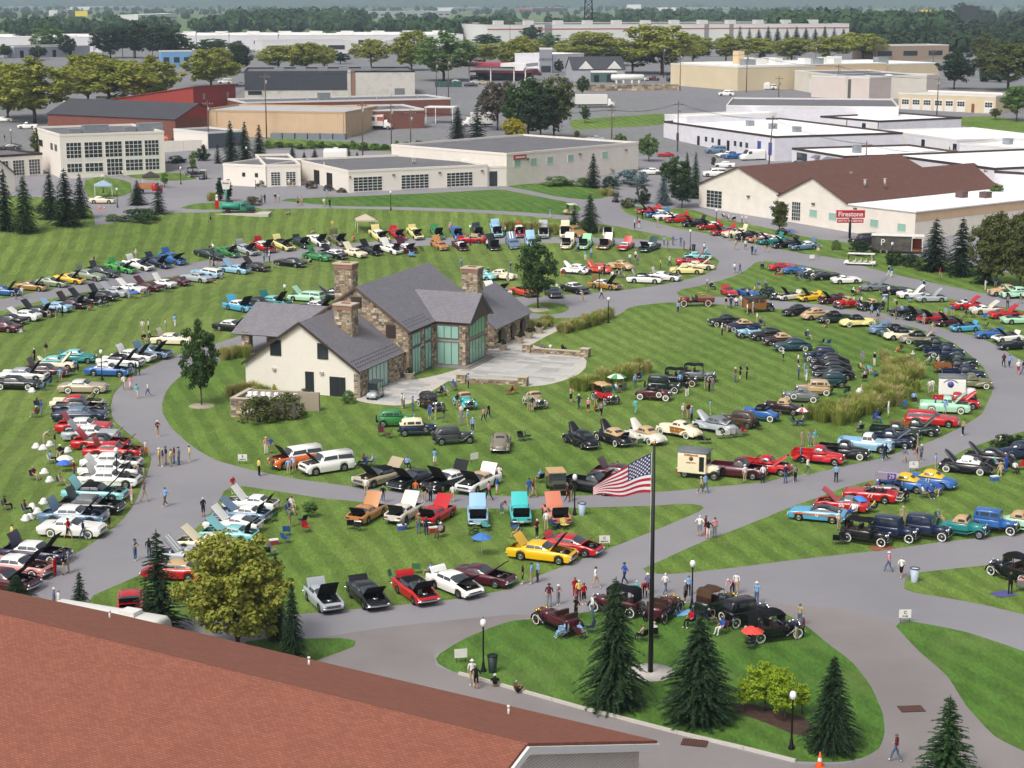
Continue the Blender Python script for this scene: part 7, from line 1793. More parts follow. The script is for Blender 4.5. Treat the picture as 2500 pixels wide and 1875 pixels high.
for i,(x,y,yt,w,l) in enumerate([(340,538,505,120,'fir'),(278,540,520,50,'light'),(100,520,498,45,'olive'),(495,392,350,46,'dark'),(430,398,378,60,'dark'),(450,345,310,40,'light'),(391,330,296,32,'dark'),(430,350,335,60,'dark'),(120,402,384,22,'dark'),(560,505,485,30,'bare'),(618,500,476,50,'bare'),(640,456,438,34,'bare'),(760,460,438,36,'bare'),(803,466,448,32,'bare'),(836,470,457,34,'bare'),(1022,382,337,42,'dark')] + [(655 + k*26,362 - (k % 3)*2 + k*.6,341 + (k % 4)*3,34,'maple' if k % 2 else 'light') for k in range(15)]):
 Sh(x,y,yt,w,l,('spreading low under the pair of conifers','pale one by the small path','reddish one behind the clump','rounded one below the wall','low one along the wall','pale one on the parking wall','round one by the brick hall','trimmed one on the parking wall','at the building corner','by the petrol pump','behind the green tank truck','left of the museum doors','beside the dark museum door','between dark museum doors','at the museum hall corner','behind the taller gallery roof')[i] if i < 16 else 'in the hedge along the fence behind the museum')
for k in range(8): Sh(138 + k*17,412 + k*2.6,398 + k*2.6,13,'bare','in the row under the big window grids')
# middle clump and right grounds
for a in ((1215,318,188,100,'bare'),(1290,338,184,135,'maple'),(1352,338,180,105,'olive'),(1320,345,215,110,'dark'),(1255,348,286,62,'gold')): D(*a,{'bare': 'nearly leafless above the dark clump','maple': 'tall in the clump behind the gallery','olive': 'at the right of the clump behind the gallery','dark': 'low in the clump behind the gallery','gold': 'bright in front of the dark clump'}[a[4]])
for a,wh in (((1118,352,262,62,'spruce'),'left in front of the tall clump'),((1165,352,254,70,'spruce'),'middle in front of the tall clump'),((1395,352,262,60,'dark'),'x'),((1448,458,374,46,'spruce'),'against the gallery wall'),((1486,424,380,34,'fir'),'pale one against the gallery wall'),((1697,484,372,46,'fir'),'tall one by the tan gable'),((1676,470,372,44,'fir'),'behind the blue grey one'),((1619,500,425,50,'blue'),'between dark trees by the drive'),((1440,564,474,66,'fir'),'alone beside the meeting of paths'),((1402,548,498,36,'fir'),'small companion beside the meeting of paths'),((2281,660,534,96,'spruce'),'first of the hedge by the white flat roof'),((2346,672,532,92,'spruce'),'second of the hedge by the white flat roof'),((2404,692,530,80,'spruce'),'third of the hedge by the white flat roof')):
 if wh != 'x': Cn(*a,wh)
D(2430,700,518,120,'olive','behind the hedge at the right edge',3);D(2490,705,515,100,'olive','last of the hedge at the right edge',3)
for a,wh in (((1584,394,328,56,'light'),'at the corner of the gallery'),((1513,364,326,36,'light'),'small one behind the gallery roof'),((1650,468,384,84,'maple'),'in the thicket by the drive'),((1665,508,425,72,'dark'),'rounded one next to the blue grey conifer'),((1364,182,145,26,'dark'),'beside the grey office'),((1422,234,186,36,'maple'),'below the stone retaining wall'),((1428,300,257,28,'maple'),'beside the white box truck')): D(*a,wh,2)
for a,wh in (((1903,574,488,58,'olive'),'before the gridded window of the tan gable'),((2103,448,380,52,'light'),'first along the white depot'),((2207,452,405,48,'light'),'second along the white depot'),((2320,492,416,68,'light'),'third along the white depot'),((2430,508,448,58,'light'),'fourth along the white depot'),((1408,350,318,20,'olive'),'by the parked silver car'),((1741,412,382,16,'olive'),'by the white utility car')): O(*a,wh)
for a,wh in (((1540,452,408,100,'blue'),'spreading bluish one behind the gallery'),((1490,462,425,50,'dark'),'by the gallery wall'),((1567,497,448,50,'dark'),'round one by the drive'),((1532,506,480,48,'olive'),'low one at the drive corner'),((2183,646,608,62,'dark'),'left below the food trailer'),((2222,650,615,60,'dark'),'right below the food trailer'),((2105,622,582,76,'dark'),'before the tyre sign'),((2042,610,582,30,'light'),'small one at the tyre sign'),((1910,572,556,44,'dark'),'under the tree by the tan gable'),((1360,452,428,100,'light'),'long hedge under the gallery wall'),((1425,455,430,50,'light'),'end of the hedge under the gallery wall'),((2450,1092,1056,76,'dark'),'behind the black rounded coupes'),((2490,1088,1060,60,'dark'),'at the edge behind the black rounded coupes'),((632,1030,958,110,'olive'),'large rounded one beside the stone yard'),((700,1018,950,110,'olive'),'large one before the stucco wall'),((745,985,946,60,'olive'),'beside the stucco door'),((850,985,948,42,'light'),'round grassy one by the patio corner'),((668,990,935,40,'gold'),'yellow one behind the cooling units')): Sh(*a,wh)
# plume grasses
def plumes(pts,n,hgt,lm,label,spread=1.2):
 t=thing('plume_grass_bed',uniq(label),'grass bed',gnd(*pts[0]));o0=t.location.copy()
 for k in range(n):
  f=(k + .5)/n*(len(pts) - 1);i=int(f);a=f - i;p=(pts[i][0]*(1 - a) + pts[min(i + 1,len(pts) - 1)][0]*a,pts[i][1]*(1 - a) + pts[min(i + 1,len(pts) - 1)][1]*a)
  g=gnd(*p) + Vector((rnd.uniform(-spread,spread),rnd.uniform(-spread,spread),0));s=hgt*rnd.uniform(.8,1.2)
  o=link('clump',rnd.choice(PLM),t,g - o0,rnd.uniform(0,6));o.scale=(s*1.3,s*1.3,s);omat(o,LM[lm if rnd.random() < .7 else ('grass' if lm == 'tan' else 'tan')])
plumes([(2195,890),(2205,925),(2190,955),(2150,985),(2080,1015),(2020,1030)],110,1.7,'grass','long curved bed of tall plume grass on the central lawn',1.9)
plumes([(1365,815),(1410,805),(1450,790),(1482,775)],34,1.5,'tan','tan plume grass bed along the walk behind the patio',.9)
plumes([(1302,808),(1345,792)],14,1.3,'grass','short plume grass bed by the arcade planters',.8)
plumes([(1400,955),(1450,945),(1520,925),(1570,905)],30,1.6,'grass','plume grass bed between patio and antique touring cars',.9)
plumes([(1225,560),(1300,565),(1340,568)],22,1.8,'grass','plume grass bed behind the cars on the bank',1.5)
plumes([(545,878),(600,870)],14,1.5,'tan','plume grass by the porch pillars',.8)
plumes([(565,965),(610,962),(660,968)],22,1.3,'tan','plume grass along the stucco wall behind the cooling units',.7)
plumes([(1470,474),(1500,480)],14,1.3,'tan','tan grasses by the path below the gallery',1.5)
plumes([(515,490),(525,490)],6,1.6,'tan','tan grass clump by the petrol pump',.7)
# town trees
TOWN=[(85,300,143,195,'yellow'),(268,270,133,205,'yellow'),(376,255,138,155,'yellow'),(215,250,128,145,'yellow'),(515,212,116,128,'yellow'),(20,290,150,130,'yellow'),(680,172,106,115,'yellow'),(745,172,103,95,'yellow'),(792,168,107,66,'yellow'),(906,166,90,90,'yellow'),(1005,172,73,95,'yellow'),(1083,198,80,160,'light'),(1184,164,102,88,'yellow'),(1250,166,98,88,'yellow'),(1278,166,84,95,'yellow'),(1448,160,76,160,'yellow'),(1544,178,98,120,'olive'),(1616,182,50,180,'yellow'),(1692,152,81,98,'yellow'),(1772,152,85,92,'yellow'),(1856,152,87,98,'yellow'),(1932,150,88,98,'yellow'),(2022,152,82,118,'yellow'),(2106,148,74,118,'yellow'),
  (584,178,108,60,'dark'),(163,140,86,46,'dark'),(120,134,63,88,'light'),(58,124,76,56,'dark'),(12,142,108,44,'maple'),(270,142,60,96,'dark'),(330,142,53,104,'dark'),(392,143,58,96,'dark'),(436,142,78,74,'maple'),(515,132,93,86,'maple'),(92,146,112,46,'dark'),(831,156,128,50,'dark'),(805,112,73,46,'light'),(770,112,84,40,'bare'),(1340,126,81,64,'light'),(1298,104,62,60,'far'),(2329,218,122,92,'dark'),(2460,222,95,150,'olive'),(2397,160,80,66,'olive'),(2482,296,201,70,'light'),(2170,180,155,60,'dark'),(2430,292,262,26,'olive'),(1190,118,80,60,'far'),(575,134,100,50,'olive'),(2250,120,66,90,'dark'),(2200,124,84,70,'light'),(2300,118,70,90,'far'),(2345,58,4,46,'dark'),(2365,60,12,40,'far'),(2260,110,60,60,'dark')]
WH=['by the left street','over the left car park','behind the red metal hall','beside the grey block','behind the charcoal hall','along the town street','by the fuel station','near the warehouses','beside the white store','behind the tan warehouse']
for i,(x,y,yt,w,l) in enumerate(TOWN):
 big='tall ' if y - yt > 100 else ('small ' if y - yt < 50 else '')
 nb='left of the charcoal hall' if x < 600 else ('behind the charcoal hall' if x < 1010 else ('by the fuel station' if x < 1300 else ('behind the grey office' if x < 1660 else ('behind the tan warehouse' if x < 2200 else 'right of the garage row'))))
 k=rnd.randrange(4);tree('street_tree','%s%s broadleaf street tree %s' % (big,COLW[l],nb),DEC[k],l,x,y,yt,w*1.05,.78,'tree','town street trees')
for k in range(13): Cn(1806 + k*23,104 - k*.3,64 + (k % 3)*3,26,'dark' if False else 'spruce','in the row before the red striped warehouse')
# far woods, each one mass
def wood(name,label,belts,lm,seed):
 r=random.Random(seed);V,F=[],[]
 for (x0,x1,y,yt,n) in belts:
  for _ in range(n):
   px=r.uniform(x0,x1);py=y + r.uniform(-1,1)*max(1.0,(y - 2)*.06);g=gnd(px,py);s=(py - 2)*.98/27
   h=(y - yt)/s*r.uniform(.6,1.1);R=h*r.uniform(.38,.6)
   m=80
   lobs=[(rv(r),r.uniform(.5,1)) for _ in range(6)]
   for _ in range(m):
    d=rv(r);k=(.72 + .28*max(0,max(d.dot(a)*b for a,b in lobs)))
    p=g + Vector((d.x*R*k,d.y*R*k,h*.52 + d.z*h*.48*k));nrm=(d + rv(r)*.5).normalized();u=nrm.cross(rv(r)).normalized();v=nrm.cross(u);q=R*r.uniform(.28,.5);leaf_quad(V,F,p,u*q,v*q)
 me=raw(name,V,F,LM[lm]);o=link(name,me);tag(o,label,'wood',kind='stuff')
wood('far_wood','dark green wood beyond the long white warehouse',[(-60,470,84,42,70),(430,1180,78,40,110),(560,900,68,22,60),(1000,1250,96,50,34)],'far',3)
wood('far_wood','wood beyond the red striped warehouse',[(1180,2080,72,36,120),(1500,2150,56,22,90),(1900,2320,92,30,90)],'far',4)
wood('far_wood','olive wood among the far right stores',[(2060,2560,128,82,60),(2180,2560,70,30,70),(2300,2560,100,52,50),(2350,2560,190,150,14)],'dark',5)
wood('far_wood','far tree belts across the plain',[(-60,2560,46,28,190),(-60,2560,36,22,210),(-60,2560,28,16,230),(-60,2560,20,11,260)],'far',6)
_h=MB();_h.ball((0,0,.0),.098,10,0,(.95,1.08,1.0),math.pi*.62);HAIRM=_h.mesh('hair',[MISS])
_h=MB();_h.ball((0,0,.01),.10,10,0,(.98,1.08,.95),math.pi*.5);_h.lathe([(.1,.012),(.155,.0),(.1,.004)],12,Matrix.Translation((0,.03,0)));HATM=_h.mesh('hat',[MISS])
# camp chair
def chair_mesh():
 s=MB();s.hexa([(-.27,-.24,.40),(.27,-.24,.40),(.27,.26,.44),(-.27,.26,.44)],[(-.27,-.24,.42),(.27,-.24,.42),(.27,.26,.46),(-.27,.26,.46)])
 b=MB();b.hexa([(-.27,-.26,.42),(.27,-.26,.42),(.27,-.23,.42),(-.27,-.23,.42)],[(-.28,-.40,.90),(.28,-.40,.90),(.28,-.37,.90),(-.28,-.37,.90)])
 f=MB()
 for x in (-.28,.28):
  f.tube([(x,-.3,0),(x,.26,.46)],.012,5);f.tube([(x,.28,0),(x,-.26,.44),(x,-.4,.92)],.012,5);f.tube([(x,-.3,.64),(x,.24,.64),(x,.26,.44)],.014,5)
 f.tube([(-.28,-.3,.01),(.28,.28,.01)],.01,5);f.tube([(-.28,.28,.01),(.28,-.3,.01)],.01,5)
 return s.mesh('seat',[MISS]),b.mesh('backrest',[MISS]),f.mesh('frame',[mat('chair_tube','#55585c',.4,.6)])
CHS,CHB,CHF=chair_mesh()
CHN=0
def near_car(g):
 best=min(CARS,key=lambda c: (c[0] - g).to_2d().length);return best[1],(best[0] - g).to_2d().length,best[0]
CHAIRS=[]
def chair(g,ang,c,by=None):
 nm=by or near_car(g)[0]
 o=thing('camp_chair',uniq('%s folding camp chair near the %s' % (SHIRT[c][1],nm),'%s fabric folding chair set up near the %s' % (SHIRT[c][1],nm),'spare %s camp chair near the %s' % (SHIRT[c][1],nm)),'chair',(g.x,g.y,ter(g.x,g.y)),ang,'camp chairs, %s, near the %s' % (SHIRT[c][1],nm))
 omat(link('seat',CHS,o),wear(c));omat(link('backrest',CHB,o),wear(c));link('frame',CHF,o);CHAIRS.append(o);return o
PEOPLE='''
a 200 865 N G st|275 840 W G w|1475 650 N J st|1385 485 R K st|1455 535 G K st|1755 1265 W T st|1825 1270 W Ks st|2145 1195 LB W w|2035 1250 W T st|690 1085 M T st|770 1070 K K st|1475 830 K K st|1585 850 LB W st|190 1250 T K sit|600 1085 T T sit|1120 995 R T sit|1230 955 W N sit|1300 940 K K sit|1770 825 G T sit|1820 805 M G sit|1150 412 M T sit|1670 368 W T st
b 475 215 GR Ks st|465 770 T T st|560 760 K Ts st|1130 705 LB J st|1165 640 N J st|1195 705 W J st|1970 300 Y Ts st|1740 350 T Ts sitg|1400 122 T T sitg|1450 122 G N sitg|1720 660 N K st|1690 740 W T sit|520 970 R T sitg|610 915 G G sitg|2110 675 PU T st|2045 1000 M T st|2105 985 R N st|490 545 W K sit
c 110 450 O T sit|400 292 W T st|1980 375 W K st|2130 372 W N st|2150 382 R W st|1755 545 W K st|1300 302 P T sit|1440 775 LB G st|1765 900 K K st|1885 940 W K st|1835 1075 B W st|2045 832 N J st|2010 932 K T sit
d 420 155 LB W st|195 330 K K st|235 330 K K ph|745 310 T T bend|870 332 W T sit|945 337 M W sit|1015 350 G T st|1455 290 W N st|1485 232 B J st|1510 290 R W st|1550 175 K K st|1740 280 T T w|850 685 TQ W st|920 660 LB J st|1395 720 W J st|1465 685 W Ks st|1490 735 G J st|1815 500 LB J st|1860 560 GR T st|1925 500 B J st|2020 510 B J hip|2060 560 K N st|1885 760 W N w|1770 790 Y N st|810 1195 T T w|1045 1155 W N w|1080 870 N N st|830 862 B T sit|905 862 G T sit|1180 902 W T sit|1235 892 K T sit|1300 892 G T sit|750 572 LB T sit|1985 1335 LB K st|500 1092 W Ts st
e 300 685 W N w|685 655 T T w|805 650 W Ks w|885 720 K K st|925 720 LB J st|1065 685 K T w|670 940 W Bs w|735 950 B J w|1695 740 Y G hip|605 540 T T st|665 540 W T st|715 560 N N st|755 560 K T st|920 580 T T st|1010 890 G G sit|1440 1030 K G sit|1500 1012 BR J st|1555 1042 K K sit|1605 1042 W J bend|1215 962 M K sit|330 1160 G T st|395 1142 K N sit|915 1230 Y J st|965 1142 B T sit|1050 1112 G K sit|830 1250 T K bend|540 272 W T sit|600 302 W T sit|660 302 W K sit|760 332 W K st|810 332 W T st|1340 492 M T sit
f 340 405 T T st|550 580 K W w|585 590 B W w|1180 605 R Ts w|950 760 LB K st|978 760 K N st|1735 755 W W ph|1860 720 B T st|650 960 W Ks bend|490 922 W T sit|120 960 W K st|170 985 B N st|215 952 W K st|340 1070 LB Ks w|410 1115 LB Ns w|440 1110 B T w2|980 1170 G Ts st|1085 1285 T T w|640 1100 B T st|710 1062 LB Ts st|615 1112 K T st|1190 1112 W T bend|1250 1092 LB T st|1330 1072 B T st|1490 985 K K st|2005 900 K K st|2010 962 G N st|2165 915 N G w|1580 1082 W T sit|1490 1082 K T sit|120 812 W R sit|190 802 R T sit
g 565 265 K T st|625 270 N N st|690 232 W K sit|750 240 W T st|515 600 W K st|580 562 K Ts hip|825 340 W T st|895 340 LB Ts st|945 450 W T st|1010 482 PU T sit|1265 915 W Ks ph|1450 980 W Ks st|680 1170 BN J st|740 1125 K Ks hip|820 1140 K K hip|1455 1145 B N st|1530 1102 LB T st|1550 1162 LB W st|1790 502 M T sitg|1570 642 B T sit|85 1330 K W w|310 1270 G T st|360 1290 M K st|400 1282 G G st|15 1190 LB N st
h 1155 710 W T hip|1040 662 W T sit|840 612 W M sit|1960 690 M N w|2030 700 LB N w|2140 775 W Rs w|2200 780 N J w|225 640 G G st|375 675 K W st|210 742 Y T sit|310 772 TQ T sit|250 862 P T sit|380 812 B K sitg|860 1112 LB K sit|1050 1012 W T st|1085 1002 W W st|1120 1232 B T st|1235 1262 LB LBs hip|545 1300 W Ws st|410 1332 B B sit|690 502 K O sit|215 992 T T sitg|900 382 BN K st
i 1525 865 W Ts w|1600 865 P Ws w|1680 970 TQ Ws w|1820 945 W J w|1670 695 N J st|1715 682 N N st|425 525 K K st|570 442 K T st|745 770 LB T st|960 642 B K bend|440 1202 R T sit|510 1182 B G st|465 1092 M K sit|1775 282 K T sit|1850 262 K K sit|1500 562 W T st
j 540 330 T T bend|680 390 K G st|1935 235 M Ts ph|1795 470 W Os w|910 730 R J st|1520 642 K J st|1720 742 T J bend|1775 742 K T bend|2000 600 N T st|1960 590 Y T st|2040 572 N T st|2105 600 Y T st|2140 562 M J st|2190 580 G J st|1620 1070 P Ws st|1770 1030 G T w|2030 1090 LB BN w|75 1132 K K sit|320 1182 M K sit|630 562 LB K sit|740 492 K T sit|420 762 M T sit|745 832 T T sit|1130 1275 N N st
k 840 380 R Ks w|1025 395 N J w|1345 255 G Ks ph|680 840 R R st|785 820 K Ts st|845 795 G T st|1660 645 G J ph|1835 625 K J w2|670 1262 PU N st|725 1275 W W st|155 452 Y T st
l 215 440 Y T st|85 480 G J st|1070 615 Y K st|1155 350 P W st|1215 332 B T st|1220 542 OG OG st|1430 600 LB T st|1500 562 LB T bend|385 1112 N Ns st|750 832 R T st|1450 1242 G T st|1440 1092 B T sit|1470 1022 W T sit
m 710 482 W T st|735 492 W K st|845 522 G J st|1050 622 B Bs st|1125 622 G T st|1225 662 K J st|1390 492 K T st|1440 622 W T st|1440 702 G G st|1515 702 LB T st|1580 782 LB N st|1715 660 P N w|1775 622 K N w|1525 242 LB K st|1345 272 B T sit|1180 342 N N sit|1240 322 LB T sit|1115 1195 LB Ws ph|340 1202 LB N sit|235 1202 M K sit
n 780 222 LB K sit|1120 432 LB T st|1905 332 W W sit|1880 540 B Ws st|1780 612 P N w|880 582 O J st|980 632 K Ts st|1060 632 DG K st|1335 632 W T st|480 642 K J st|270 552 W T st|1935 772 G J bend|915 1022 OG J st|1010 1042 N N st|1180 1062 G BN sit|2130 1082 G T sit
o 670 520 T Ks ph|770 595 N N w|885 640 P Ks st|975 632 R K sitg|1045 690 G K w|975 572 DG T st|1465 650 TQ TQ w|155 622 GR T st|200 632 N T st|1635 482 G T st|2090 452 K W st|2010 332 LB N st|1460 332 LB J st|1230 402 W T sit|1310 372 T K sit|1500 262 K K sit|1510 1062 W T sit|2050 722 W T st|2110 722 M T st|2150 762 LB N st
p 370 562 LB T st|1395 702 N J sit|1500 702 T N sit|1500 952 T T st|1590 952 G G st|1655 952 TQ T st|1480 1162 PU N st|1565 1315 W GR w
s 795 92 W T st|1015 102 W N st|1295 102 N J st|1415 87 G K st|1915 92 LB K st|260 230 T OG w|310 216 LB J w|240 750 W Gs hip|315 740 M R st|345 790 K Ws hip|425 765 P G st|1945 676 W T st
q 1460 320 T N hip|470 615 N J w|515 627 K N w|745 660 PU Ts w|860 552 K Ks st|905 482 G T st|895 652 M Ts st|945 640 G Js st|195 282 G T sit|400 162 B B sit|1120 762 LB T st|750 1132 K K sit|970 1082 W T sit|1070 1082 B N sit|1160 1052 B T sit|1860 722 TQ W sit|1990 772 B B st|1920 802 T T sit|2060 602 W T bend|2100 782 W K sit|1910 472 T T sit|1990 462 B J sit|360 1262 Y B sit|110 1302 W B sit
r 160 470 B J w|210 480 M Ts w|295 292 LB T sit|670 522 K T w|630 542 M M w2|1240 242 G T st|255 970 M K hip|370 882 W T st|450 872 B N sit
u 405 712 M G st|515 692 G G ph|735 860 K K hip|720 602 R R st|770 642 Y M st|830 682 R Ks st|975 485 W Ts w|1330 442 B N w|935 852 W J st|1480 642 TQ Gs st|1580 602 R K bend|1615 562 PU Ks st|1830 550 W J w|2070 660 G Ks st|2115 577 LB K st|80 435 K Ns st|190 430 LB T st|265 410 LB N st|580 1092 LB LB sit|790 1102 LB W sit|1690 1102 W G sit|2140 952 R K sit|1550 1132 T K sit
v 640 562 P N bend|690 557 W T st|940 682 LB J st|1470 942 T J st|1430 1117 N T bend|1510 1087 M N st|515 1042 B W sit|365 932 K T sit
x 1555 540 LB T sit|1435 842 G T st
t 550 787 P J w|705 857 W Ks w|2040 1062 K K st|2170 1022 P T sit|1165 182 G T sit|720 222 T T st
E 40 226 M T st|1510 500 M T st|1040 530 W T w|695 472 W T st
F 15 627 LB K st|65 752 G K st|92 745 N N st|180 740 K T st|213 740 W T st|370 770 G Ks st|402 765 P Ts st|615 697 LB T st|592 778 W T w|640 787 K K w|295 612 W T st|335 606 K T st
L 1137 742 K Ks hip|1113 722 W T st|1250 732 K Ts sitg|1375 768 BN Ks sitg
M 1520 1060 M J w
J 1300 868 PU K sitg|1390 866 W K sitg|1510 872 K K sitg'''
PW={'st': 'standing','hip': 'standing with hands on hips','ph': 'holding up a camera','w': 'walking','w2': 'strolling','bend': 'leaning forward','sit': 'seated','sitg': 'sitting on the ground'}
def build_people():
 r=random.Random(21);n=0;L=[]
 for line in PEOPLE.strip().split('\n'):
  k=line[0]
  for q in line[2:].split('|'):
   x,y,sh,lg,po=q.split();L.append((gnd(*zp(k,float(x),float(y))),sh,lg,po))
 L.sort(key=lambda e: e[0].y)
 crowd=[[],[],[],[]];cm=[]                    # the smallest figures become one mass
 def ci(m):
  if m not in cm: cm.append(m)
  return cm.index(m)
 for g,sh,lg,po in L:
  if True:
   short=lg.endswith('s') and len(lg) > 1;lg=lg[:-1] if short else lg
   nm,dist,cpos=near_car(g);ang=r.uniform(0,6.3)
   if po in ('st','hip','bend','ph') and dist < 6: d=cpos - g;ang=math.atan2(d.y,d.x) - math.pi/2 + r.uniform(-.5,.5)
   me,hd,cr=body_mesh(po,short)
   hat=r.random() < .33
   if n >= 300:
    Mx=Matrix.Translation(g) @ Matrix.Rotation(ang,4,'Z');up=(cr - hd).normalized();Mh=Mx @ Matrix.Translation(hd + up*.03) @ Vector((0,0,1)).rotation_difference(up).to_matrix().to_4x4()
    ms=[ci(SKIN[r.randrange(2)]),ci(wear(sh)),ci(wear(lg)),ci(SHOE)];hm=ci(r.choice(HATS) if hat else r.choice(HAIR))
    for src,M_,mm in ((me,Mx,ms),(HATM if hat else HAIRM,Mh,[hm]*4)):
     b0=len(crowd[0]);crowd[0].extend(tuple(M_ @ v.co) for v in src.vertices);crowd[1].extend(tuple(b0 + i for i in p.vertices) for p in src.polygons);crowd[2].extend(mm[p.material_index] for p in src.polygons)
    if po == 'sit': R2=Matrix.Rotation(ang,2);chair(g + Vector((*(R2 @ Vector((0,.02))),0)),ang,r.choice(['N','N','K','G','B','GR','M','W']))
    n += 1;continue
   where=('by the ' + nm) if dist < 5 else ('on the pavement near the ' + nm if dist < 14 else 'away from the cars near the ' + nm)
   a='person in %s top and %s %s' % (SHIRT[sh][1],SHIRT[lg][1],'shorts' if short else 'trousers')
   lab=uniq('%s %s %s' % (a,PW[po],where),'%s wearing a %s %s %s' % (a,'hat' if hat else 'bare head',PW[po].split()[0],where))
   t=thing('person',lab,'person',g,ang);s=r.uniform(.93,1.06)*(.98 if po != 'sitg' else 1.0)
   t.scale=(s,s,s)
   o=link('body',me,t);omat(o,SKIN[0 if r.random() < .6 else r.randrange(4)],wear(sh),wear(lg),SHOEW if r.random() < .45 else SHOE)
   up=(cr - hd).normalized();hh=link('hat' if hat else 'hair',HATM if hat else HAIRM,t,hd + up*(.045 if hat else .025) + Vector((0,-.008,0)));hh.rotation_mode='QUATERNION';hh.rotation_quaternion=Vector((0,0,1)).rotation_difference(up)
   omat(hh,r.choice(HATS) if hat else r.choice(HAIR))
   if po == 'sit':
    R2=Matrix.Rotation(ang,2);chair(g + Vector((*(R2 @ Vector((0,.02))),0)),ang,r.choice(['N','N','K','G','B','GR','M','W']))
   n += 1
 me=bpy.data.meshes.new('distant_visitors');me.from_pydata(crowd[0],[],crowd[1]);me.polygons.foreach_set('material_index',crowd[2]);me.polygons.foreach_set('use_smooth',[True]*len(me.polygons))
 for m in cm: me.materials.append(m)
 me.update();tag(link('distant_visitors',me),'small distant visitors scattered along the upper road and museum','people',kind='stuff')
 return n
NP=build_people()
EMPTYC=[('o',65,985,'K'),('o',150,975,'K'),('o',960,1085,'B'),('p',260,920,'K'),('p',345,920,'K'),('p',485,860,'W'),('p',570,855,'W'),('p',650,850,'G'),('p',730,840,'G'),('p',800,820,'R'),('p',965,750,'K'),('p',2000,340,'GR'),('p',2060,325,'K'),('m',545,850,'M'),('m',460,830,'M'),('m',2180,890,'K'),('n',80,965,'K'),('n',170,985,'K'),('n',750,965,'N'),('n',1750,985,'TQ'),('n',2085,990,'B'),('m',2030,320,'R'),('m',2105,305,'R'),('l',1600,1210,'N'),('l',1655,1305,'R'),('l',1240,1170,'GR'),('w',1610,640,'B'),('w',1600,730,'B'),('i',595,820,'B'),('i',525,870,'B'),('i',685,770,'GR'),('i',900,680,'K'),('h',720,1195,'B'),('s',1920,850,'K'),('s',2010,850,'K'),('f',815,900,'LB'),('d',655,890,'GR'),('d',580,875,'R'),('x',1110,600,'GR'),('x',1400,500,'GR'),('u',600,1085,'LB'),('u',900,1030,'N'),('f',1715,1115,'B'),('f',1735,1220,'N'),('g',1730,720,'N'),('g',1810,730,'B'),('q',2160,740,'R'),('r',600,870,'Y'),('w',1370,900,'K'),('w',1440,880,'G'),('a',2050,770,'N'),('b',1250,780,'G'),('c',960,570,'N'),('c',1185,570,'B'),('v',850,1230,'K')]
rr=random.Random(5)
for k,x,y,c in EMPTYC: chair(gnd(*zp(k,x,y)),rr.uniform(0,6.3),c)
# ------------------------------------------------------------------ lamps, signs, flag, tents, odd vehicles, town traffic, poles
M_BLK=mat('black_iron','#121315',.5,.3)
M_GLOBE=mat('opal_globe','#e6e6e4',.3)
def lamp_src():
 p=MB();p.lathe([(.19,0),(.19,.1),(.13,.25),(.09,.55),(.06,.7),(.05,2.9),(.075,2.95),(.05,3.0)],10)
 g=MB();g.lathe([(.06,3.0),(.17,3.1),(.21,3.27),(.17,3.45),(.05,3.54),(.001,3.55)],12);f=MB();f.tube([(0,0,3.53),(0,0,3.75)],[.035,.006],6)
 return p.mesh('post',[M_BLK]),g.mesh('globe',[M_GLOBE]),f.mesh('finial',[M_BLK])
LP,LG,LF=lamp_src()
LAMPS=[('i',1255,745,'beside the blue sedan on the left lawn'),('j',1445,840,'among the white tailfinned cars'),('E',685,512,'in front of the window grid building'),('E',872,660,'behind the blue grey tent'),('E',992,782,'at the small path by the cream coupe'),('E',1527,588,'left of the golf cart by the entrance'),('F',1155,806,'on the path above the bank'),('c',1550,497,'beside the red convertible on the upper road'),('d',1020,1048,'beside the gold coupe behind the house'),('J',1963,602,'at the end of the tan plume grass'),('e',125,658,'by the bin at the tip of the rear lawn'),('e',445,392,'among the cars below the tan gable'),('f',540,1012,'among the sports cars by the inner drive'),('f',585,428,'in front of the food trailer'),('b',512,752,'beside the light blue wagon on the upper road'),('b',1390,1285,'among the turquoise cars behind the porch'),('r',718,690,'by the salmon coupe on the wedge lawn'),('N',1905,1118,'beside the brass era cars'),('L',1180,637,'beside the green litter bin'),('M',955,992,'in front of the mulch bed'),('E',2082,405,'by the three conifers at the parking wall'),('E',97,245,'by the left street')]
for k,x,y,wh in LAMPS:
 t=thing('street_lamp','black globe lamp ' + wh,'street lamp',gnd(*zp(k,x,y)),0,'globe street lamps');link('post',LP,t);link('globe',LG,t);link('finial',LF,t)
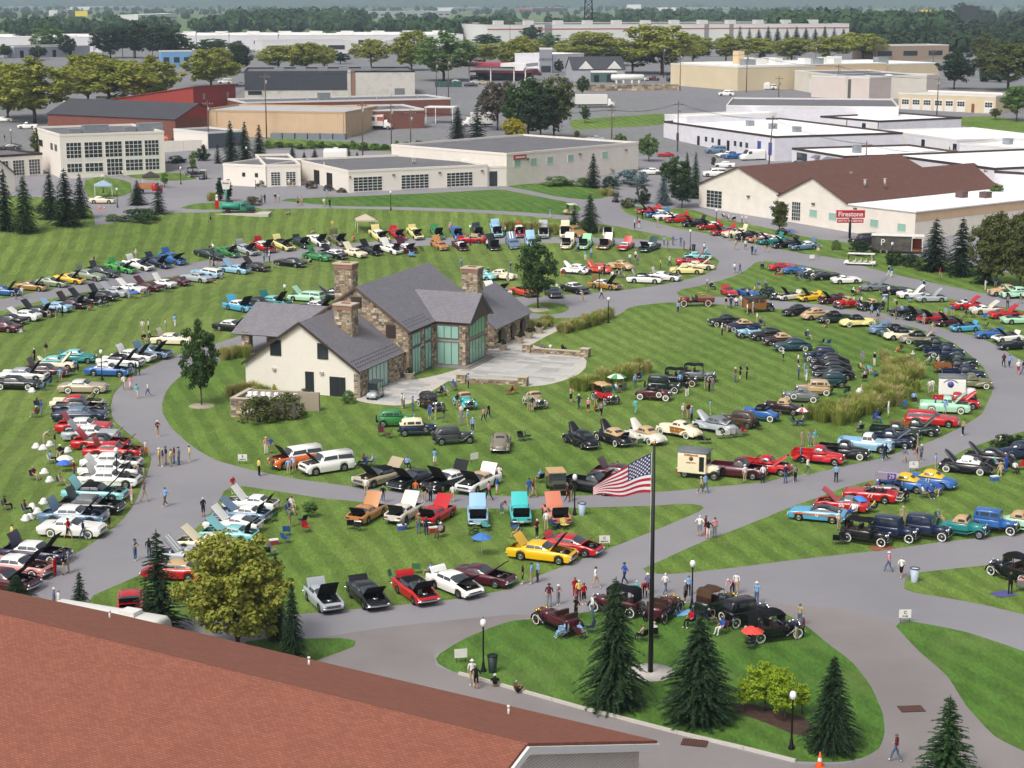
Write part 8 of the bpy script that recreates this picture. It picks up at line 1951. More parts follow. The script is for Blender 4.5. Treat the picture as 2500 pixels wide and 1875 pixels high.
# flagpole and flag
def flag():
 g=gnd(1588,1642);t=thing('flagpole','tall black flagpole on a round concrete base','flagpole',g);H=15.0
 m=MB();m.lathe([(1.55,0),(1.55,.05),(.001,.055)],28);m.obj('base',[M_CONC],t)
 m=MB();m.tube([(0,0,.04),(0,0,5),(0,0,H)],[.17,.15,.075],12);m.obj('pole',[M_BLK],t);m=MB();m.ball((0,0,H + .1),.13,10);m.obj('ball',[mat('gilt','#b08d3c',.3,.8)],t)
 f=thing('flag','American flag with stars and stripes blowing left from the black pole','flag',g)
 nx,L=40,4.3;z0=14.45;hh=2.55
 def P(u,v):                                       # u along the fly, v down the hoist (0..13)
  w=v/13;x=-.18 - L*.84*u
  top=z0 - 2.0*u ** 1.15 - .10*math.sin(u*8)*u;bot=z0 - hh - .12*u + .14*math.sin(u*8 + .5)*u ** .5
  return (x,.22*math.sin(u*8 + w*1.6)*min(1,u*2) - .5*u,top + (bot - top)*w)
 mr,mw,mb_=(mat(n,c,.8) for n,c in (('flag_red','#b01f32'),('flag_white','#e4e2e4'),('flag_blue','#1f2c5e')))
 for s in range(13):
  m=MB();u0=.4 if s < 7 else 0.0
  secs=[[P(u0 + (1 - u0)*i/nx,s),P(u0 + (1 - u0)*i/nx,s + .5),P(u0 + (1 - u0)*i/nx,s + 1)] for i in range(nx + 1)]
  m.loft(secs,cap=False);m.obj('stripe',[mw if s % 2 else mr],f)
 m=MB();m.loft([[P(.4*i/16,7*j/8) for j in range(9)] for i in range(17)],cap=False);c=m.obj('canton',[mb_],f)
 st=MB()
 for r in range(9):
  for q in range(6 if r % 2 == 0 else 5):
   u,v=.4*(q*2 + (1 if r % 2 == 0 else 2))/12,7*(r + 1)/10
   o,ux,vx=Vector(P(u,v)),Vector(P(u + .01,v)) - Vector(P(u,v)),Vector(P(u,v + .1)) - Vector(P(u,v));ux,vx=ux.normalized(),vx.normalized();n=ux.cross(vx).normalized()
   for sgn in (1,-1): st.face([o + n*.012*sgn + (ux*math.sin(a*math.pi/5) - vx*math.cos(a*math.pi/5))*(.085 if a % 2 == 0 else .036) for a in (range(10) if sgn > 0 else range(9,-1,-1))])
 so=st.obj('stars',[mw],c);so['kind']='stuff'
 m=MB();m.tube([(-.17,0,z0 + .05),(-.17,0,z0 - hh - .1),(-.16,0,1.2)],.012,5);m.obj('halyard',[M_FRAMEW],t)
flag()
# road signs and shop signs
def tyre_sign():
 g=gnd(2074,585);t=thing('tyre_sign','red Firestone sign over a smaller red tire service board on a black pole','sign',g)
 top=h_at(g,514);b=h_at(g,532);s=FPX/(g.y*cp - (g.z - CAM_H)*sp)
 W=68/s;m=MB();m.tube([(0,0,0),(0,0,b)],.22,8);m.obj('pole',[M_BLK],t)
 m=MB();m.box(-W/2,W/2,-.15,.15,b + .1,top);p=m.obj('board',[mat('sign_red2','#b3122a',.5)],t)
 m=MB();m.box(-W/2 - .1,W/2 + .1,-.1,.1,b,top + .1);m.obj('board_edge',[mat('sign_pale_red','#cf7f86',.6)],t)
 lettering('Firestone',W*.235,M_TRIMW,p,(0,-.17,(b + top)/2),bold=True)
 z1,z0=b - .15,h_at(g,544);m=MB();m.box(-W*.47,W*.47,-.14,.14,z0,z1);q=m.obj('lower_board',[mat('sign_red2','#b3122a',.5)],t);lettering("BRITT'S TIRE SERVICE",W*.092,M_TRIMW,q,(0,-.16,(z0 + z1)/2),bold=True)
tyre_sign()
def sinclair():
 g=gnd(553,494);t=thing('petrol_sign','white Sinclair petrol sign with rounded head on a green post','sign',g);z1,z0=h_at(g,440),h_at(g,462);s=FPX/(g.y*cp - (g.z - CAM_H)*sp);W=26/s
 m=MB();m.tube([(0,0,0),(0,0,z0)],.16,8);m.obj('post',[mat('petrol_green','#2f8f78',.5)],t)
 m=MB();P=[(-W*.3,z0),(W*.3,z0),(W*.5,z1 - .5),(W*.46,z1),(-W*.46,z1),(-W*.5,z1 - .5)];m.hexa([(P[0][0],-.12,z0),(P[1][0],-.12,z0),(P[1][0],.12,z0),(P[0][0],.12,z0)],[(P[4][0],-.12,z1),(P[3][0],-.12,z1),(P[3][0],.12,z1),(P[4][0],.12,z1)]);b=m.obj('sign_head',[M_TRIMW],t)
 lettering('Sinclair',W*.22,mat('sign_red','#a32025',.5),b,(0,-.14,z1 - (z1 - z0)*.32),bold=True)
 pm=gnd(530,509);t=thing('petrol_pump','old red and white petrol pump with a white globe','petrol pump',pm)
 m=MB();m.box(-.3,.3,-.25,.25,0,1.5);m.obj('cabinet',[paint('R')],t);m=MB();m.box(-.22,.22,-.2,.2,1.5,2.0);m.obj('dial_head',[M_TRIMW],t);m=MB();m.ball((0,0,2.25),.24,10);m.obj('globe',[M_GLOBE],t)
sinclair()
def scribble(parent,x,y,z,w,h,n,m,arc=0.0):
 """writing too blurred in the photograph to read: a row of letter-sized marks"""
 q=MB();r=random.Random(n)
 for i in range(n):
  a=(i + .5)/n - .5;xx=x + a*w;zz=z - arc*(2*a) ** 2;s=w/n*.36;hh_=h*r.choice((.7,1,.75))/2
  q.box(xx - s,xx + s,y - .006,y + .006,zz - hh_,zz + hh_)
 q.obj('lettering',[m],parent)['kind']='stuff'
def card(k,x,y,l1,l2,lab,ang=0):
 g=gnd(*zp(k,x,y));t=thing('row_sign',lab,'sign',g,ang);m=MB();m.box(-.42,.42,-.012,.012,.35,.95);b=m.obj('board',[M_TRIMW],t)
 for s in (-.3,.3): piece('stake',t,s - .015,s + .015,-.012,.012,0,.36,M_BLK)
 if l1: lettering(l1,.3,M_BLK,b,(0,-.02,.74),bold=True)
 if l2 == '31-58': lettering(l2,.16,M_BLK,b,(0,-.02,.48),bold=True)
 elif l2: scribble(b,0,-.02,.48,.6,.11,7,M_BLK)
card('l',868,470,'E','...','white row card lettered E on the lawn near the orange utility wagon');card('n',150,445,'E','...','white row card lettered E beside the beige tailfinned car');card('r',1085,1085,'C','...','white row card lettered C beside the red modern car');card('M',1568,310,'C','31-58','white row card lettered C at the tip of the corner lawn');card('q',855,760,'C','','white row card lettered C by the blue and yellow race coupe');card('n',1600,150,'','','blank tilted white card on the lawn above the white luxury sedan',.6);card('L',1045,585,'','','plain pale card beside the litter bin lawn',.2);card('e',1620,785,'','','small white board standing on the outer road',.1);card('E',1958,530,'','','plain white card by the museum entrance')
# bins, cones, drains, kerb
def binn(k,x,y,c,lab,h=1.0):
 t=thing('litter_bin',lab,'bin',gnd(*zp(k,x,y)));m=MB();m.lathe([(.24,0),(.34,h),(.30,h),(.001,h*.9)],12);m.obj('drum',[mat('bin_' + c[1:],c,.6)],t);m=MB();m.lathe([(.36,h),(.36,h + .06),(.31,h + .06)],12);m.obj('rim',[M_BLK],t)
binn('L',1235,642,'#16261f','dark green tapered litter bin by the kerb',1.1);binn('d',2178,565,'#1b1c1e','black litter bin beside the lamp at the rear lawn tip');binn('N',1163,490,'#9fb2c4','litter bin with a clear and blue bag on the wedge lawn');binn('t',865,905,'#a9b6c6','litter bin with a clear and blue bag at the grass tip')
def cone(px,py,lab,s=1.0):
 t=thing('traffic_cone',lab,'cone',gnd(px,py));t.scale=(s,s,s);m=MB();m.box(-.2,.2,-.2,.2,0,.04);m.obj('foot',[mat('cone_orange','#d9531e',.6)],t);m=MB();m.lathe([(.15,.04),(.03,.75),(.001,.76)],12);m.obj('body',[mat('cone_orange','#d9531e',.6)],t);m=MB();m.lathe([(.109,.3),(.08,.47)],12);m.obj('band',[M_TRIMW],t)
cone(2001,1872,'orange traffic cone with a white band at the drive edge',1.2);cone(243,511,'taller orange cone on the small path',1.3);cone(255,511,'shorter orange cone on the small path',.9)
for (px,py,a,lab) in ((2225,1731,.1,'rusty drain grate in the side drive'),(1696,1814,-.25,'rusty drain grate beside the kerb')):
 g=gnd(px,py);t=thing('drain_grate',lab,'drain',g + Vector((0,0,.01)),a);m=MB();m.box(-.75,.75,-.5,.5,0,.02);m.obj('frame',[mat('rust_dark','#3d2a26',.8)],t)
 for i in range(9): piece('bar',t,-.68 + i*.16,-.6 + i*.16,-.44,.44,.02,.035,mat('rust','#5d3a31',.8))
def kerb():
 pts=[gnd(*p) for p in ((1120,1646),(1168,1659),(1269,1688),(1432,1734),(1500,1751),(1654,1791),(1816,1829),(1943,1861))];out=[]
 for a,b in zip(pts,pts[1:]):
  n=max(1,int((b - a).length/2.4));out += [a.lerp(b,i/n) for i in range(n)]
 out.append(pts[-1]);t=thing('kerb','pale concrete kerb along the flagpole lawn','kerb',out[0])
 for a,b in zip(out,out[1:]):
  d=b - a;o=link('kerb_stone',UNIT,t,(a + b)/2 - out[0] + Vector((0,0,.05)),math.atan2(d.y,d.x));o.scale=(d.length - .03,.18,.24);omat(o,M_CONC)
kerb()
for g,r,lab in ((gnd(492,991),1.4,'mulch ring under the tree left of the house'),(gnd(1313,756),1.7,'gravel ring under the tree on the round island')):
 m=MB();m.lathe([(r,-.04),(r*.9,.05),(.001,.1)],26);o=m.obj('tree_ring',[mixed('ring_gravel',['#8d8374','#a09685','#7b7266'],3,1,extra=(14,.3))]);o.location=g;tag(o,lab,'mulch ring')
# potted shrubs along the arcade
for i,(v,w,wh) in enumerate(((18.6,31.0,'at the near end of the arcade'),(18.9,36.1,'before the second arcade pier'),(18.8,39.8,'before the third arcade pier'),(18.8,43.6,'at the far end of the arcade'),(14.9,10.9,'beside the glass wall of the stucco wing'))):
 p=hw(v,w);t=thing('planter','pale bowl planter with a clipped shrub ' + wh,'planter',(p.x,p.y,ter(p.x,p.y) + .02));m=MB();m.lathe([(.35,0),(.62,.75),(.66,.8),(.55,.8),(.5,.7)],14);m.obj('bowl',[M_COPING],t);o=link('foliage',BSH[i % 2][0],t,(0,0,.6));o.scale=(.95,.95,.9);omat(o,LM['dark'])
# tents and parasols
def tent(k,x,y,c,lab,s=3.2,h=2.2):
 t=thing('canopy_tent',lab,'tent',gnd(*zp(k,x,y)),.2)
 for a in (-1,1):
  for b in (-1,1): piece('leg',t,a*s/2 - .03,a*s/2 + .03,b*s/2 - .03,b*s/2 + .03,0,h,M_FRAMEW)
 m=MB();q=s/2 + .1;c4=[(-q,-q,h),(q,-q,h),(q,q,h),(-q,q,h)]
 for i in range(4): m.face([c4[i],c4[(i + 1) % 4],(0,0,h + .95)]);a,b=c4[i],c4[(i + 1) % 4];m.face([(a[0],a[1],h - .25),(b[0],b[1],h - .25),b,a])
 m.obj('canvas',[mat('canvas_' + c[1:],c,.85)],t)
tent('c',265,330,'#b8ab96','tan canopy tent on the bank');tent('E',875,690,'#8fa5b2','blue grey canopy tent behind the cream coupe');tent('E',1275,610,'#3a332f','dark brown canopy tent by the entrance')
def parasol(k,x,y,c,lab,r=1.0,h=1.9,c2=None):
 t=thing('umbrella',lab,'umbrella',gnd(*zp(k,x,y)));m=MB();m.tube([(0,0,0),(0,0,h)],.02,6);m.obj('shaft',[M_FRAMEW],t)
 for i in range(8):
  a,b=i*math.pi/4,(i + 1)*math.pi/4;q=MB();q.face([(r*math.cos(a),r*math.sin(a),h - .35),(r*math.cos(b),r*math.sin(b),h - .35),(r*.5*math.cos(b),r*.5*math.sin(b),h - .08),(r*.5*math.cos(a),r*.5*math.sin(a),h - .08)]);q.face([(r*.5*math.cos(a),r*.5*math.sin(a),h - .08),(r*.5*math.cos(b),r*.5*math.sin(b),h - .08),(0,0,h)])
  cc=c if not c2 or i % 2 else c2;q.obj('panel',[mat('canvas_' + cc[1:],cc,.8)],t)
parasol('o',1235,372,'#3f9a54','green and white umbrella beside the red touring car',1.1,1.9,'#dcdad6');parasol('v',885,1160,'#d0453a','red umbrella on the flagpole lawn',.8,1.2);parasol('n',1690,1290,'#3f73b3','blue umbrella on the wedge lawn',.85,1.8);parasol('j',800,600,'#d5d8dc','white umbrella beside the white tailfinned cars',.8,1.1);parasol('j',790,660,'#3f66c4','bright blue umbrella beside the white tailfinned cars',.7,1.1);parasol('a',1655,850,'#3d63b5','blue umbrella on the grass below the upper road',.7,1.2);parasol('c',830,640,'#3f7fc4','sky blue umbrella behind the maroon coupe',.7,.8);parasol('e',1355,480,'#3d6ba8','blue umbrella below the tan gable',.8,1.2);parasol('p',1500,640,'#b04a5c','striped umbrella on the central lawn',.7,1.4,'#d9d7d8');parasol('q',180,1240,'#3f7fd0','blue umbrella behind the twenties cars',.7,1.3)
# bags, coolers, blankets
def sack(k,x,y,lab,c='#d9d8d6',s=.5):
 g=gnd(*zp(k,x,y));m=MB();r=random.Random(int(x));
 secs=[]
 for i in range(5):
  f=i/4;rad=s*(1 - .75*f ** 2)*(.85 + .15*math.sin(f*9));secs.append([(rad*(1 + .2*math.sin(3*a + x))*math.cos(a),rad*.8*(1 + .2*math.cos(2*a + y))*math.sin(a),s*1.1*f) for a in [j*math.pi/5 for j in range(10)]])
 m.loft(secs,closed=True);o=m.obj('bag',[mat('bag_' + c[1:],c,.6)]);o.location=g;tag(o,uniq(lab),'bag')
for k,x,y,l in (('j',450,375,'white plastic bag pile beside the leaning visitor'),('j',530,395,'white bag before the leaning visitor'),('j',610,350,'small white bag right of the leaning visitor'),('j',830,425,'white bag behind the red tailfinned cars'),('j',610,790,'large white bag heap behind the white tailfinned cars'),('j',550,690,'white bag by the maroon shirted sitter'),('j',540,1060,'white bag behind the black tailfinned car'),('j',400,1120,'white bag beside the camp chairs'),('j',460,1180,'second white bag beside the camp chairs'),('j',320,1265,'white bag on the grass behind the blue tailfinned car'),('j',370,1250,'knotted white bag behind the blue tailfinned car'),('i',400,895,'white cloth heap by the blue chairs'),('a',240,1265,'white bag by the sitter in tan'),('h',190,1000,'white blanket heap on the central lawn'),('p',1740,560,'white heap by the plume grass')): sack(k,x,y,l)
def cooler(k,x,y,c,lab):
 t=thing('cool_box',lab,'cooler',gnd(*zp(k,x,y)),.4);m=MB();m.box(-.35,.35,-.2,.2,0,.36);m.obj('box',[mat('cool_' + c[1:],c,.5)],t);m=MB();m.box(-.36,.36,-.21,.21,.36,.44);m.obj('lid',[M_TRIMW],t)
for k,x,y,c,l in (('q',1850,870,'#2f5fb0','blue cool box with white lid by the black rounded coupes'),('r',2075,185,'#2f5fb0','blue cool box behind the cream milk van'),('r',2020,165,'#b02a2a','red cool box behind the cream milk van'),('n',1095,1000,'#b83a36','red cool box behind the red coupe'),('n',710,970,'#3a55a8','blue cool box behind the off white coupe'),('w',1450,750,'#8a2d2d','dark red cool box by the pony cars'),('d',1005,550,'#c0302c','red cool box behind the bronze sedan'),('f',510,835,'#3a66c0','blue cool box beside the lamp by the sports cars')): cooler(k,x,y,c,l)
for k,x,y,c,sx,sy,l in (('t',460,490,'#8a5232',.9,.6,'orange brown display cloth before the black touring car'),('t',1960,1060,'#4c4c80',.8,.6,'purple blanket on the grass tip'),('u',2060,790,'#6fa6cf',.8,.5,'light blue cloth by the lamp at the flagpole lawn'),('e',1200,970,'#c4302c',.7,.4,'red blanket behind the red sports car')):
 g=gnd(*zp(k,x,y));m=MB();n=6
 m.loft([[(-sx + 2*sx*i/n,-sy + 2*sy*j/n,.03 + .03*math.sin(i*2.1 + j*1.7)) for j in range(n + 1)] for i in range(n + 1)],cap=False);o=m.obj('blanket',[mat('cloth_' + c[1:],c,.9)]);o.location=g;o.rotation_euler=(0,0,.4);tag(o,l,'blanket')
# golf carts
def cart(k,x,y,ang,c,lab,rows=1,top='#d9d7d2'):
 g=gnd(*zp(k,x,y));t=thing('golf_cart',lab,'golf cart',g);L=2.4 + (rows - 1)*.85;body=paint(c)
 m=MB();m.loft([arch(xx,0,.58,.3,z,4,8) for xx,z in ((-L/2,.75),(-L/2 + .7,.8),(-L/2 + .75,.45),(L/2 - .75,.45),(L/2 - .7,.85),(L/2 - .2,.75),(L/2,.55))]);m.obj('body',[body],t)
 for i in range(rows): s=MB();xx=-L/2 + .85 + i*.85;s.box(xx - .25,xx + .2,-.52,.52,.5,.72);s.box(xx - .35,xx - .22,-.52,.52,.6,1.1);s.obj('seat',[mat('cart_seat','#c9c2b2',.6)],t)
 m=MB();m.box(-L/2 + .15,L/2 - .55,-.6,.6,1.83,1.9);m.obj('roof',[mat('cart_top' + top[1:],top,.6)],t)
 for xx in (-L/2 + .3,L/2 - .65):
  for s in (-.52,.52): piece('post',t,xx - .02,xx + .02,s - .02,s + .02,.7,1.83,M_BLK)
 m=MB();m.box(L/2 - .66,L/2 - .64,-.5,.5,1.0,1.75);m.obj('windshield',[M_WINGL],t)
 add_wheels(t,[(xx,s) for xx in (-L/2 + .4,L/2 - .4) for s in (-.5,.5)],.23,.18,'black');place(t,g.x,g.y,ang)
cart('f',200,440,160,'W','long white shuttle cart with four bench rows on the outer road',4);cart('I',1440,1345,250,'SV','silver golf cart with a dark roof at the patio corner',1,'#3c3d40');cart('G',905,735,265,'K','black golf cart driving on the path below the gallery',1,'#55565a');cart('G',520,840,200,'TN','tan golf cart with a cream roof beside the lone conifer',1,'#d8d0bc');cart('E',1715,545,265,'K','black golf cart by the museum entrance',1,'#b9b5a8')
# special show vehicles
def special(name,lab,cat,k,x,y,ang,dz=.9):
 g=gnd(*zp(k,x,y),dz);t=thing(name,lab,cat);place(t,g.x,g.y,ang);CARS.append((g,name.replace('_',' '),lab));return t
def fire_engine():
 t=special('fire_engine','antique red brown fire engine with ladder rails on the inner drive','fire engine','g',190,160,183);rc=mat('fire_red','#7a2a1c',.4,0,.5,.5)
 m=MB();m.box(-2.6,2.4,-.4,.4,.55,.75,1);m.box(-2.6,-.2,-.8,.8,.8,1.25);m.box(.9,1.0,-.75,.75,.75,1.3);m.obj('body',[rc,M_DARK],t)
 m=MB();m.loft([arch(xx,0,w,.75,z,3,10) for xx,w,z in ((1.0,.55,1.35),(2.2,.45,1.28))]);m.obj('hood',[rc],t);m=MB();m.loft([arch(xx,0,.48,.65,1.35,3,10) for xx in (2.2,2.32)]);m.obj('radiator',[mat('brass','#c8a24a',.25,.9)],t)
 m=MB();m.box(-.1,.5,-.7,.7,.9,1.15);m.box(-.2,-.05,-.72,.72,.9,1.6);m.obj('seat',[M_LEATHER],t)
 m=MB()
 for s in (-.82,.82): m.tube([(-2.7,s,1.75),(.0,s,1.75)],.03,6);[m.tube([(xx,s,1.25),(xx,s,1.75)],.02,5) for xx in (-2.6,-1.4,-.2)]
 m.tube([(-2.7,-.82,1.75),(-2.7,.82,1.75)],.03,6);m.obj('rails',[mat('brass','#c8a24a',.25,.9)],t)
 m=MB();wing(m,1.75,.5,.55,.85,-5,160,[(.7,.55)]);wing(m,1.75,.5,-.55,-.85,-5,160,[(.7,.55)]);wing(m,-1.7,.5,.6,.9,10,170);wing(m,-1.7,.5,-.6,-.9,10,170);m.obj('fenders',[rc],t)
 m=MB();m.lathe([(.26,-.02),(.28,0),(.26,.02),(.25,0),(.26,-.02)],14,Matrix.Translation((.55,.3,1.5)) @ Matrix.Rotation(R_(-50),4,'Y'));m.obj('steering_wheel',[M_DARK],t)
 add_wheels(t,[(xx,s) for xx in (1.75,-1.7) for s in (-.75,.75)],.5,.16,'spoke',rc)
fire_engine()
def box_body(t,col,roofc,wood=False,L=4.6,zt=2.05,wide=.85):
 m=MB();m.loft([arch(xx,0,wide,.55,zt,8,10) for xx in (-L/2,-L/2 + .05,.55,.6)]);m.obj('body',[M_WOODP if wood else paint(col)],t)
 m=MB();m.loft([arch(xx,0,wide + .06,zt - .06,zt + .12,3,8) for xx in (-L/2 - .08,.75)]);m.obj('roof',[cloth(roofc)],t)
 m=MB();m.loft([arch(xx,0,w,.6,z,3.4,10) for xx,w,z in ((.6,.6,1.25),(1.6,.46,1.15))]);m.obj('hood',[paint(col)],t);m=MB();m.loft([arch(xx,0,.46,.52,1.16,3.4,10) for xx in (1.6,1.7)]);m.obj('radiator',[M_CHROME],t)
 m=MB();m.box(.605,.62,-wide*.8,wide*.8,1.3,zt - .15);m.obj('windshield',[M_GLASS],t)
 m=MB()
 for s in (-1,1): wing(m,1.35,.38,s*.56,s*.84,-5,150,[(.7,.42),(.5,.36)]);wing(m,-1.4,.38,s*.6,s*.9,12,175);m.box(-1.0,.56,min(s*.56,s*.84),max(s*.56,s*.84),.31,.35)
 m.obj('fenders',[paint('K')],t);add_wheels(t,[(xx,s*.72) for xx in (1.35,-1.4) for s in (-1,1)],.38,.16,'black')
 for s in (-1,1):
  h=MB();h.ball((1.62,s*.5,.95),.12,8);h.obj('headlight',[M_CHROME],t)
t=special('wood_bus','wood panelled station bus with a dark roof on the inner drive','bus','g',990,225,12);box_body(t,'K','DGY',True,4.8)
for s in (-1,1):
 for i in range(3): piece('side_window',t,-2.1 + i*.85,-1.45 + i*.85,s*.86 - .012,s*.86 + .012,1.4,1.85,M_GLASS)
t=special('milk_van','cream milk delivery van with red lettering and its hood raised','van','p',270,1175,-22,1.2);box_body(t,'CR','GY',False,4.0,2.5,.95)
scribble(t,-.75,-.97,2.2,1.3,.17,11,mat('letter_brown','#b0623c',.6));scribble(t,-.75,-.97,1.5,.9,.12,8,mat('letter_brown','#b0623c',.6));piece('door_opening',t,.0,.45,-.965,-.945,.75,2.1,M_DARK);m=MB();m.box(.62,1.55,-.5,.5,1.3,1.33,0,Matrix.Rotation(R_(-35),4,'Y') @ Matrix.Translation((-.3,0,.3)));m.obj('hood_lid',[paint('CR')],t)
m=MB();m.lathe([(.2,-.006),(.2,.006),(.001,.006)],14,Matrix.Translation((-.75,-.97,1.88)) @ Matrix.Rotation(math.pi/2,4,'X'));m.obj('emblem',[mat('emblem_brown','#6a4a34',.6)],t)
t=special('panel_van','white delivery van with a grey roof and purple round emblem','van','h',1420,935,-10,1.2);box_body(t,'W','GY',False,4.4,2.45,.95);scribble(t,-1.0,-.97,2.2,1.5,.15,11,mat('letter_dark','#3a3a5a',.6),.35)
m=MB();m.lathe([(.34,-.006),(.34,.006),(.001,.006)],18,Matrix.Translation((-1.0,-.97,1.68)) @ Matrix.Rotation(math.pi/2,4,'X'));m.obj('emblem',[mat('emblem_purple','#4a4a9a',.5)],t)
t=special('army_jeep','olive drab army jeep with a tan canvas top','jeep','r',500,280,-82);oc=paint('OL')
m=MB();m.box(-1.6,.5,-.75,.75,.55,1.05);m.box(.5,1.6,-.55,.55,.6,1.1);m.box(.7,1.65,.5,.8,.95,1.0);m.box(.7,1.65,-.8,-.5,.95,1.0);m.box(1.62,1.7,-.75,.75,.5,.62);m.obj('body',[oc],t)
m=MB();m.box(-1.6,.42,-.78,.78,1.72,1.8);m.box(-1.62,-1.55,-.76,.76,1.05,1.74);m.obj('canvas_top',[cloth('TN')],t);m=MB();m.box(.44,.48,-.74,.74,1.08,1.74);m.obj('windshield',[M_GLASS],t);m=MB();m.box(1.6,1.63,-.5,.5,.65,1.05);m.obj('grille',[M_DARK],t);add_wheels(t,[(xx,s*.66) for xx in (1.15,-1.1) for s in (-1,1)],.37,.18,'black')
def race(name,lab,k,x,y,ang,ty,col,roof,num,opt='',extra=None):
 g=gnd(*zp(k,x,y),.7);t=thing(name,lab,'race car');
 (std_car(t,ty,col,roof,opt) if ty in STD else s40_car(t,'coupe',col,roof,opt));place(t,g.x,g.y,ang);CARS.append((g,'race car',lab))
 w=(STD[ty][1]/2 if ty in STD else .88) + .012
 for s in (-1,1): lettering(num,.5,M_TRIMW if col != 'W' else M_BLK,t,(-.1,s*w,.66 if ty in STD else .78),(math.pi/2,0,0 if s < 0 else math.pi),True,'race_number')
 return t
t=race('race_car','red modified race car number 77 with a white tubular rear bumper','q',330,1020,160,'mus','R',None,'77','o');m=MB();[m.tube([(-2.3,-.9,z),(-2.75,-.9,z),(-2.75,.9,z),(-2.3,.9,z)],.03,6) for z in (.45,.75)];m.obj('rear_guard',[M_TRIMW],t);m=MB();[m.tube([(-.9,s,.85),(-.6,s*.8,1.5),(.2,s*.8,1.5),(.5,s,.85)],.03,6) for s in (-.7,.7)];m.obj('roll_cage',[paint('R')],t)
race('race_car','blue and yellow race coupe number 1 between winged racer and its twin','q',740,890,150,'c40','B','Y','1');race('race_car','blue and yellow race coupe number 11 nearest the white row card','q',1050,850,150,'c40','B','Y','11')
race('race_car','red sports racer number 66 with its whole nose tipped up','s',1990,330,160,'vette','R','GY','66','h');t=race('race_car','light blue and orange striped race coupe','s',1690,450,160,'fast','SB','K','0')
m=MB();[m.box(-2.2,1.9,s*.905 - .01,s*.905 + .01,.62,.74) for s in (-1,1)];m.obj('orange_band',[paint('O')],t)
def sprint():
 t=special('winged_racer','winged sprint race car number 29 with a broad flat wing','race car','q',470,930,160,.8);m=MB();m.loft([arch(xx,0,w,.35,z,2.5,8) for xx,w,z in ((-1.5,.3,.7),(-.9,.4,.95),(.4,.35,.75),(1.6,.15,.55))]);m.obj('body',[paint('SV')],t)
 m=MB();m.box(-1.4,.5,-.8,.8,1.75,1.8);m.obj('top_wing',[paint('SV')],t)
 for s in (-1,1):
  m=MB();m.box(-1.3,.5,s*.82 - .02,s*.82 + .02,1.55,2.15);o=m.obj('wing_plate',[mat('plate_grey','#8d8494',.6)],t);piece('number_panel',o,-1.25,-.55,s*.845 - .008,s*.845 + .008,1.58,2.12,mat('number_blue','#33337e',.5));lettering('29',.5,mat('number_pale','#c9a6b4',.5),o,(-.9,s*.858,1.85),(math.pi/2,0,0 if s < 0 else math.pi),True)
 m=MB();[m.tube([(xx,s*.4,.8),(xx,s*.5,1.76)],.025,6) for xx in (-.9,.2) for s in (-1,1)];m.tube([(-.9,-.45,1.2),(-.9,.45,1.2)],.025,6);m.tube([(-.9,.45,1.2),(.2,.45,1.2)],.025,6);m.tube([(.2,-.45,1.2),(.2,.45,1.2)],.025,6);m.obj('roll_cage',[M_BLK],t)
 add_wheels(t,[(-1.1,.8),(-1.1,-.8)],.42,.4,'black');add_wheels(t,[(1.3,.65),(1.3,-.65)],.32,.22,'black')
sprint()
def tanker():
 t=special('tank_truck','old green petrol tank truck on a concrete pad below the round headed sign','truck','E',2030,785,3,.9);gc=mat('petrol_green','#2f8f78',.5)
 m=MB();m.loft([[(xx,w*math.cos(a),1.25 + .55*math.sin(a)) for a in [k*math.pi/8 for k in range(16)]] for xx,w in ((-3.4,.5),(-3.3,.85),(-.3,.85),(-.2,.6))],closed=True);m.box(-3.6,-3.2,-.9,.9,.6,1.0);m.obj('tank',[gc],t);m=MB();m.box(-3.5,2.6,-.4,.4,.5,.66);m.obj('chassis',[M_DARK],t)
 m=MB();m.loft([arch(xx,0,w,.65,z,4,10) for xx,w,z in ((-.1,.82,1.95),(.0,.85,2.05),(.9,.8,2.0),(1.15,.78,1.4),(1.2,.6,1.4),(2.5,.42,1.3))]);m.obj('cab',[mat('cab_green','#2a7562',.5)],t)
 m=MB();[m.box(.15,.85,s*.86 - .01,s*.86 + .01,1.4,1.85) for s in (-1,1)];m.obj('side_window',[M_GLASS],t);m=MB();[wing(m,2.0,.42,s*.5,s*.85,-5,155,[(1.1,.45)]) for s in (-1,1)];[wing(m,-2.2,.42,s*.6,s*.95,10,170) for s in (-1,1)];m.obj('fenders',[paint('DG')],t)
 add_wheels(t,[(xx,s*.72) for xx in (2.0,-2.2) for s in (-1,1)],.42,.2,'black',paint('MR'));g=t.location;m=MB();m.box(-6,6,-2.2,2.2,-.5,.0);o=m.obj('concrete_pad',[M_CONC]);o.location=(g.x - .8,g.y,g.z - .02);tag(o,'pale concrete pad under the green tank truck','pad')
tanker()
def stake_truck():
 t=special('stake_truck','red truck with an orange wooden stake body half hidden by the conifer pair','truck','E',1265,625,5,.9);m=MB();m.loft([arch(xx,0,w,.5,z,4,10) for xx,w,z in ((.5,.85,2.0),(1.2,.82,1.95),(1.4,.75,1.3),(2.4,.5,1.2))]);m.obj('cab',[paint('R')],t)
 m=MB();m.box(-2.6,.4,-.95,.95,.85,.95);m.obj('bed',[M_WOODP],t)
 for s in (-.93,.93):
  for i in range(5): piece('slat',t,-2.6,.4,s - .02,s + .02,1.0 + i*.2,1.14 + i*.2,mat('orange_slat','#b3703a',.7))
 add_wheels(t,[(xx,s*.75) for xx in (1.9,-1.6) for s in (-1,1)],.42,.2,'black')
stake_truck()
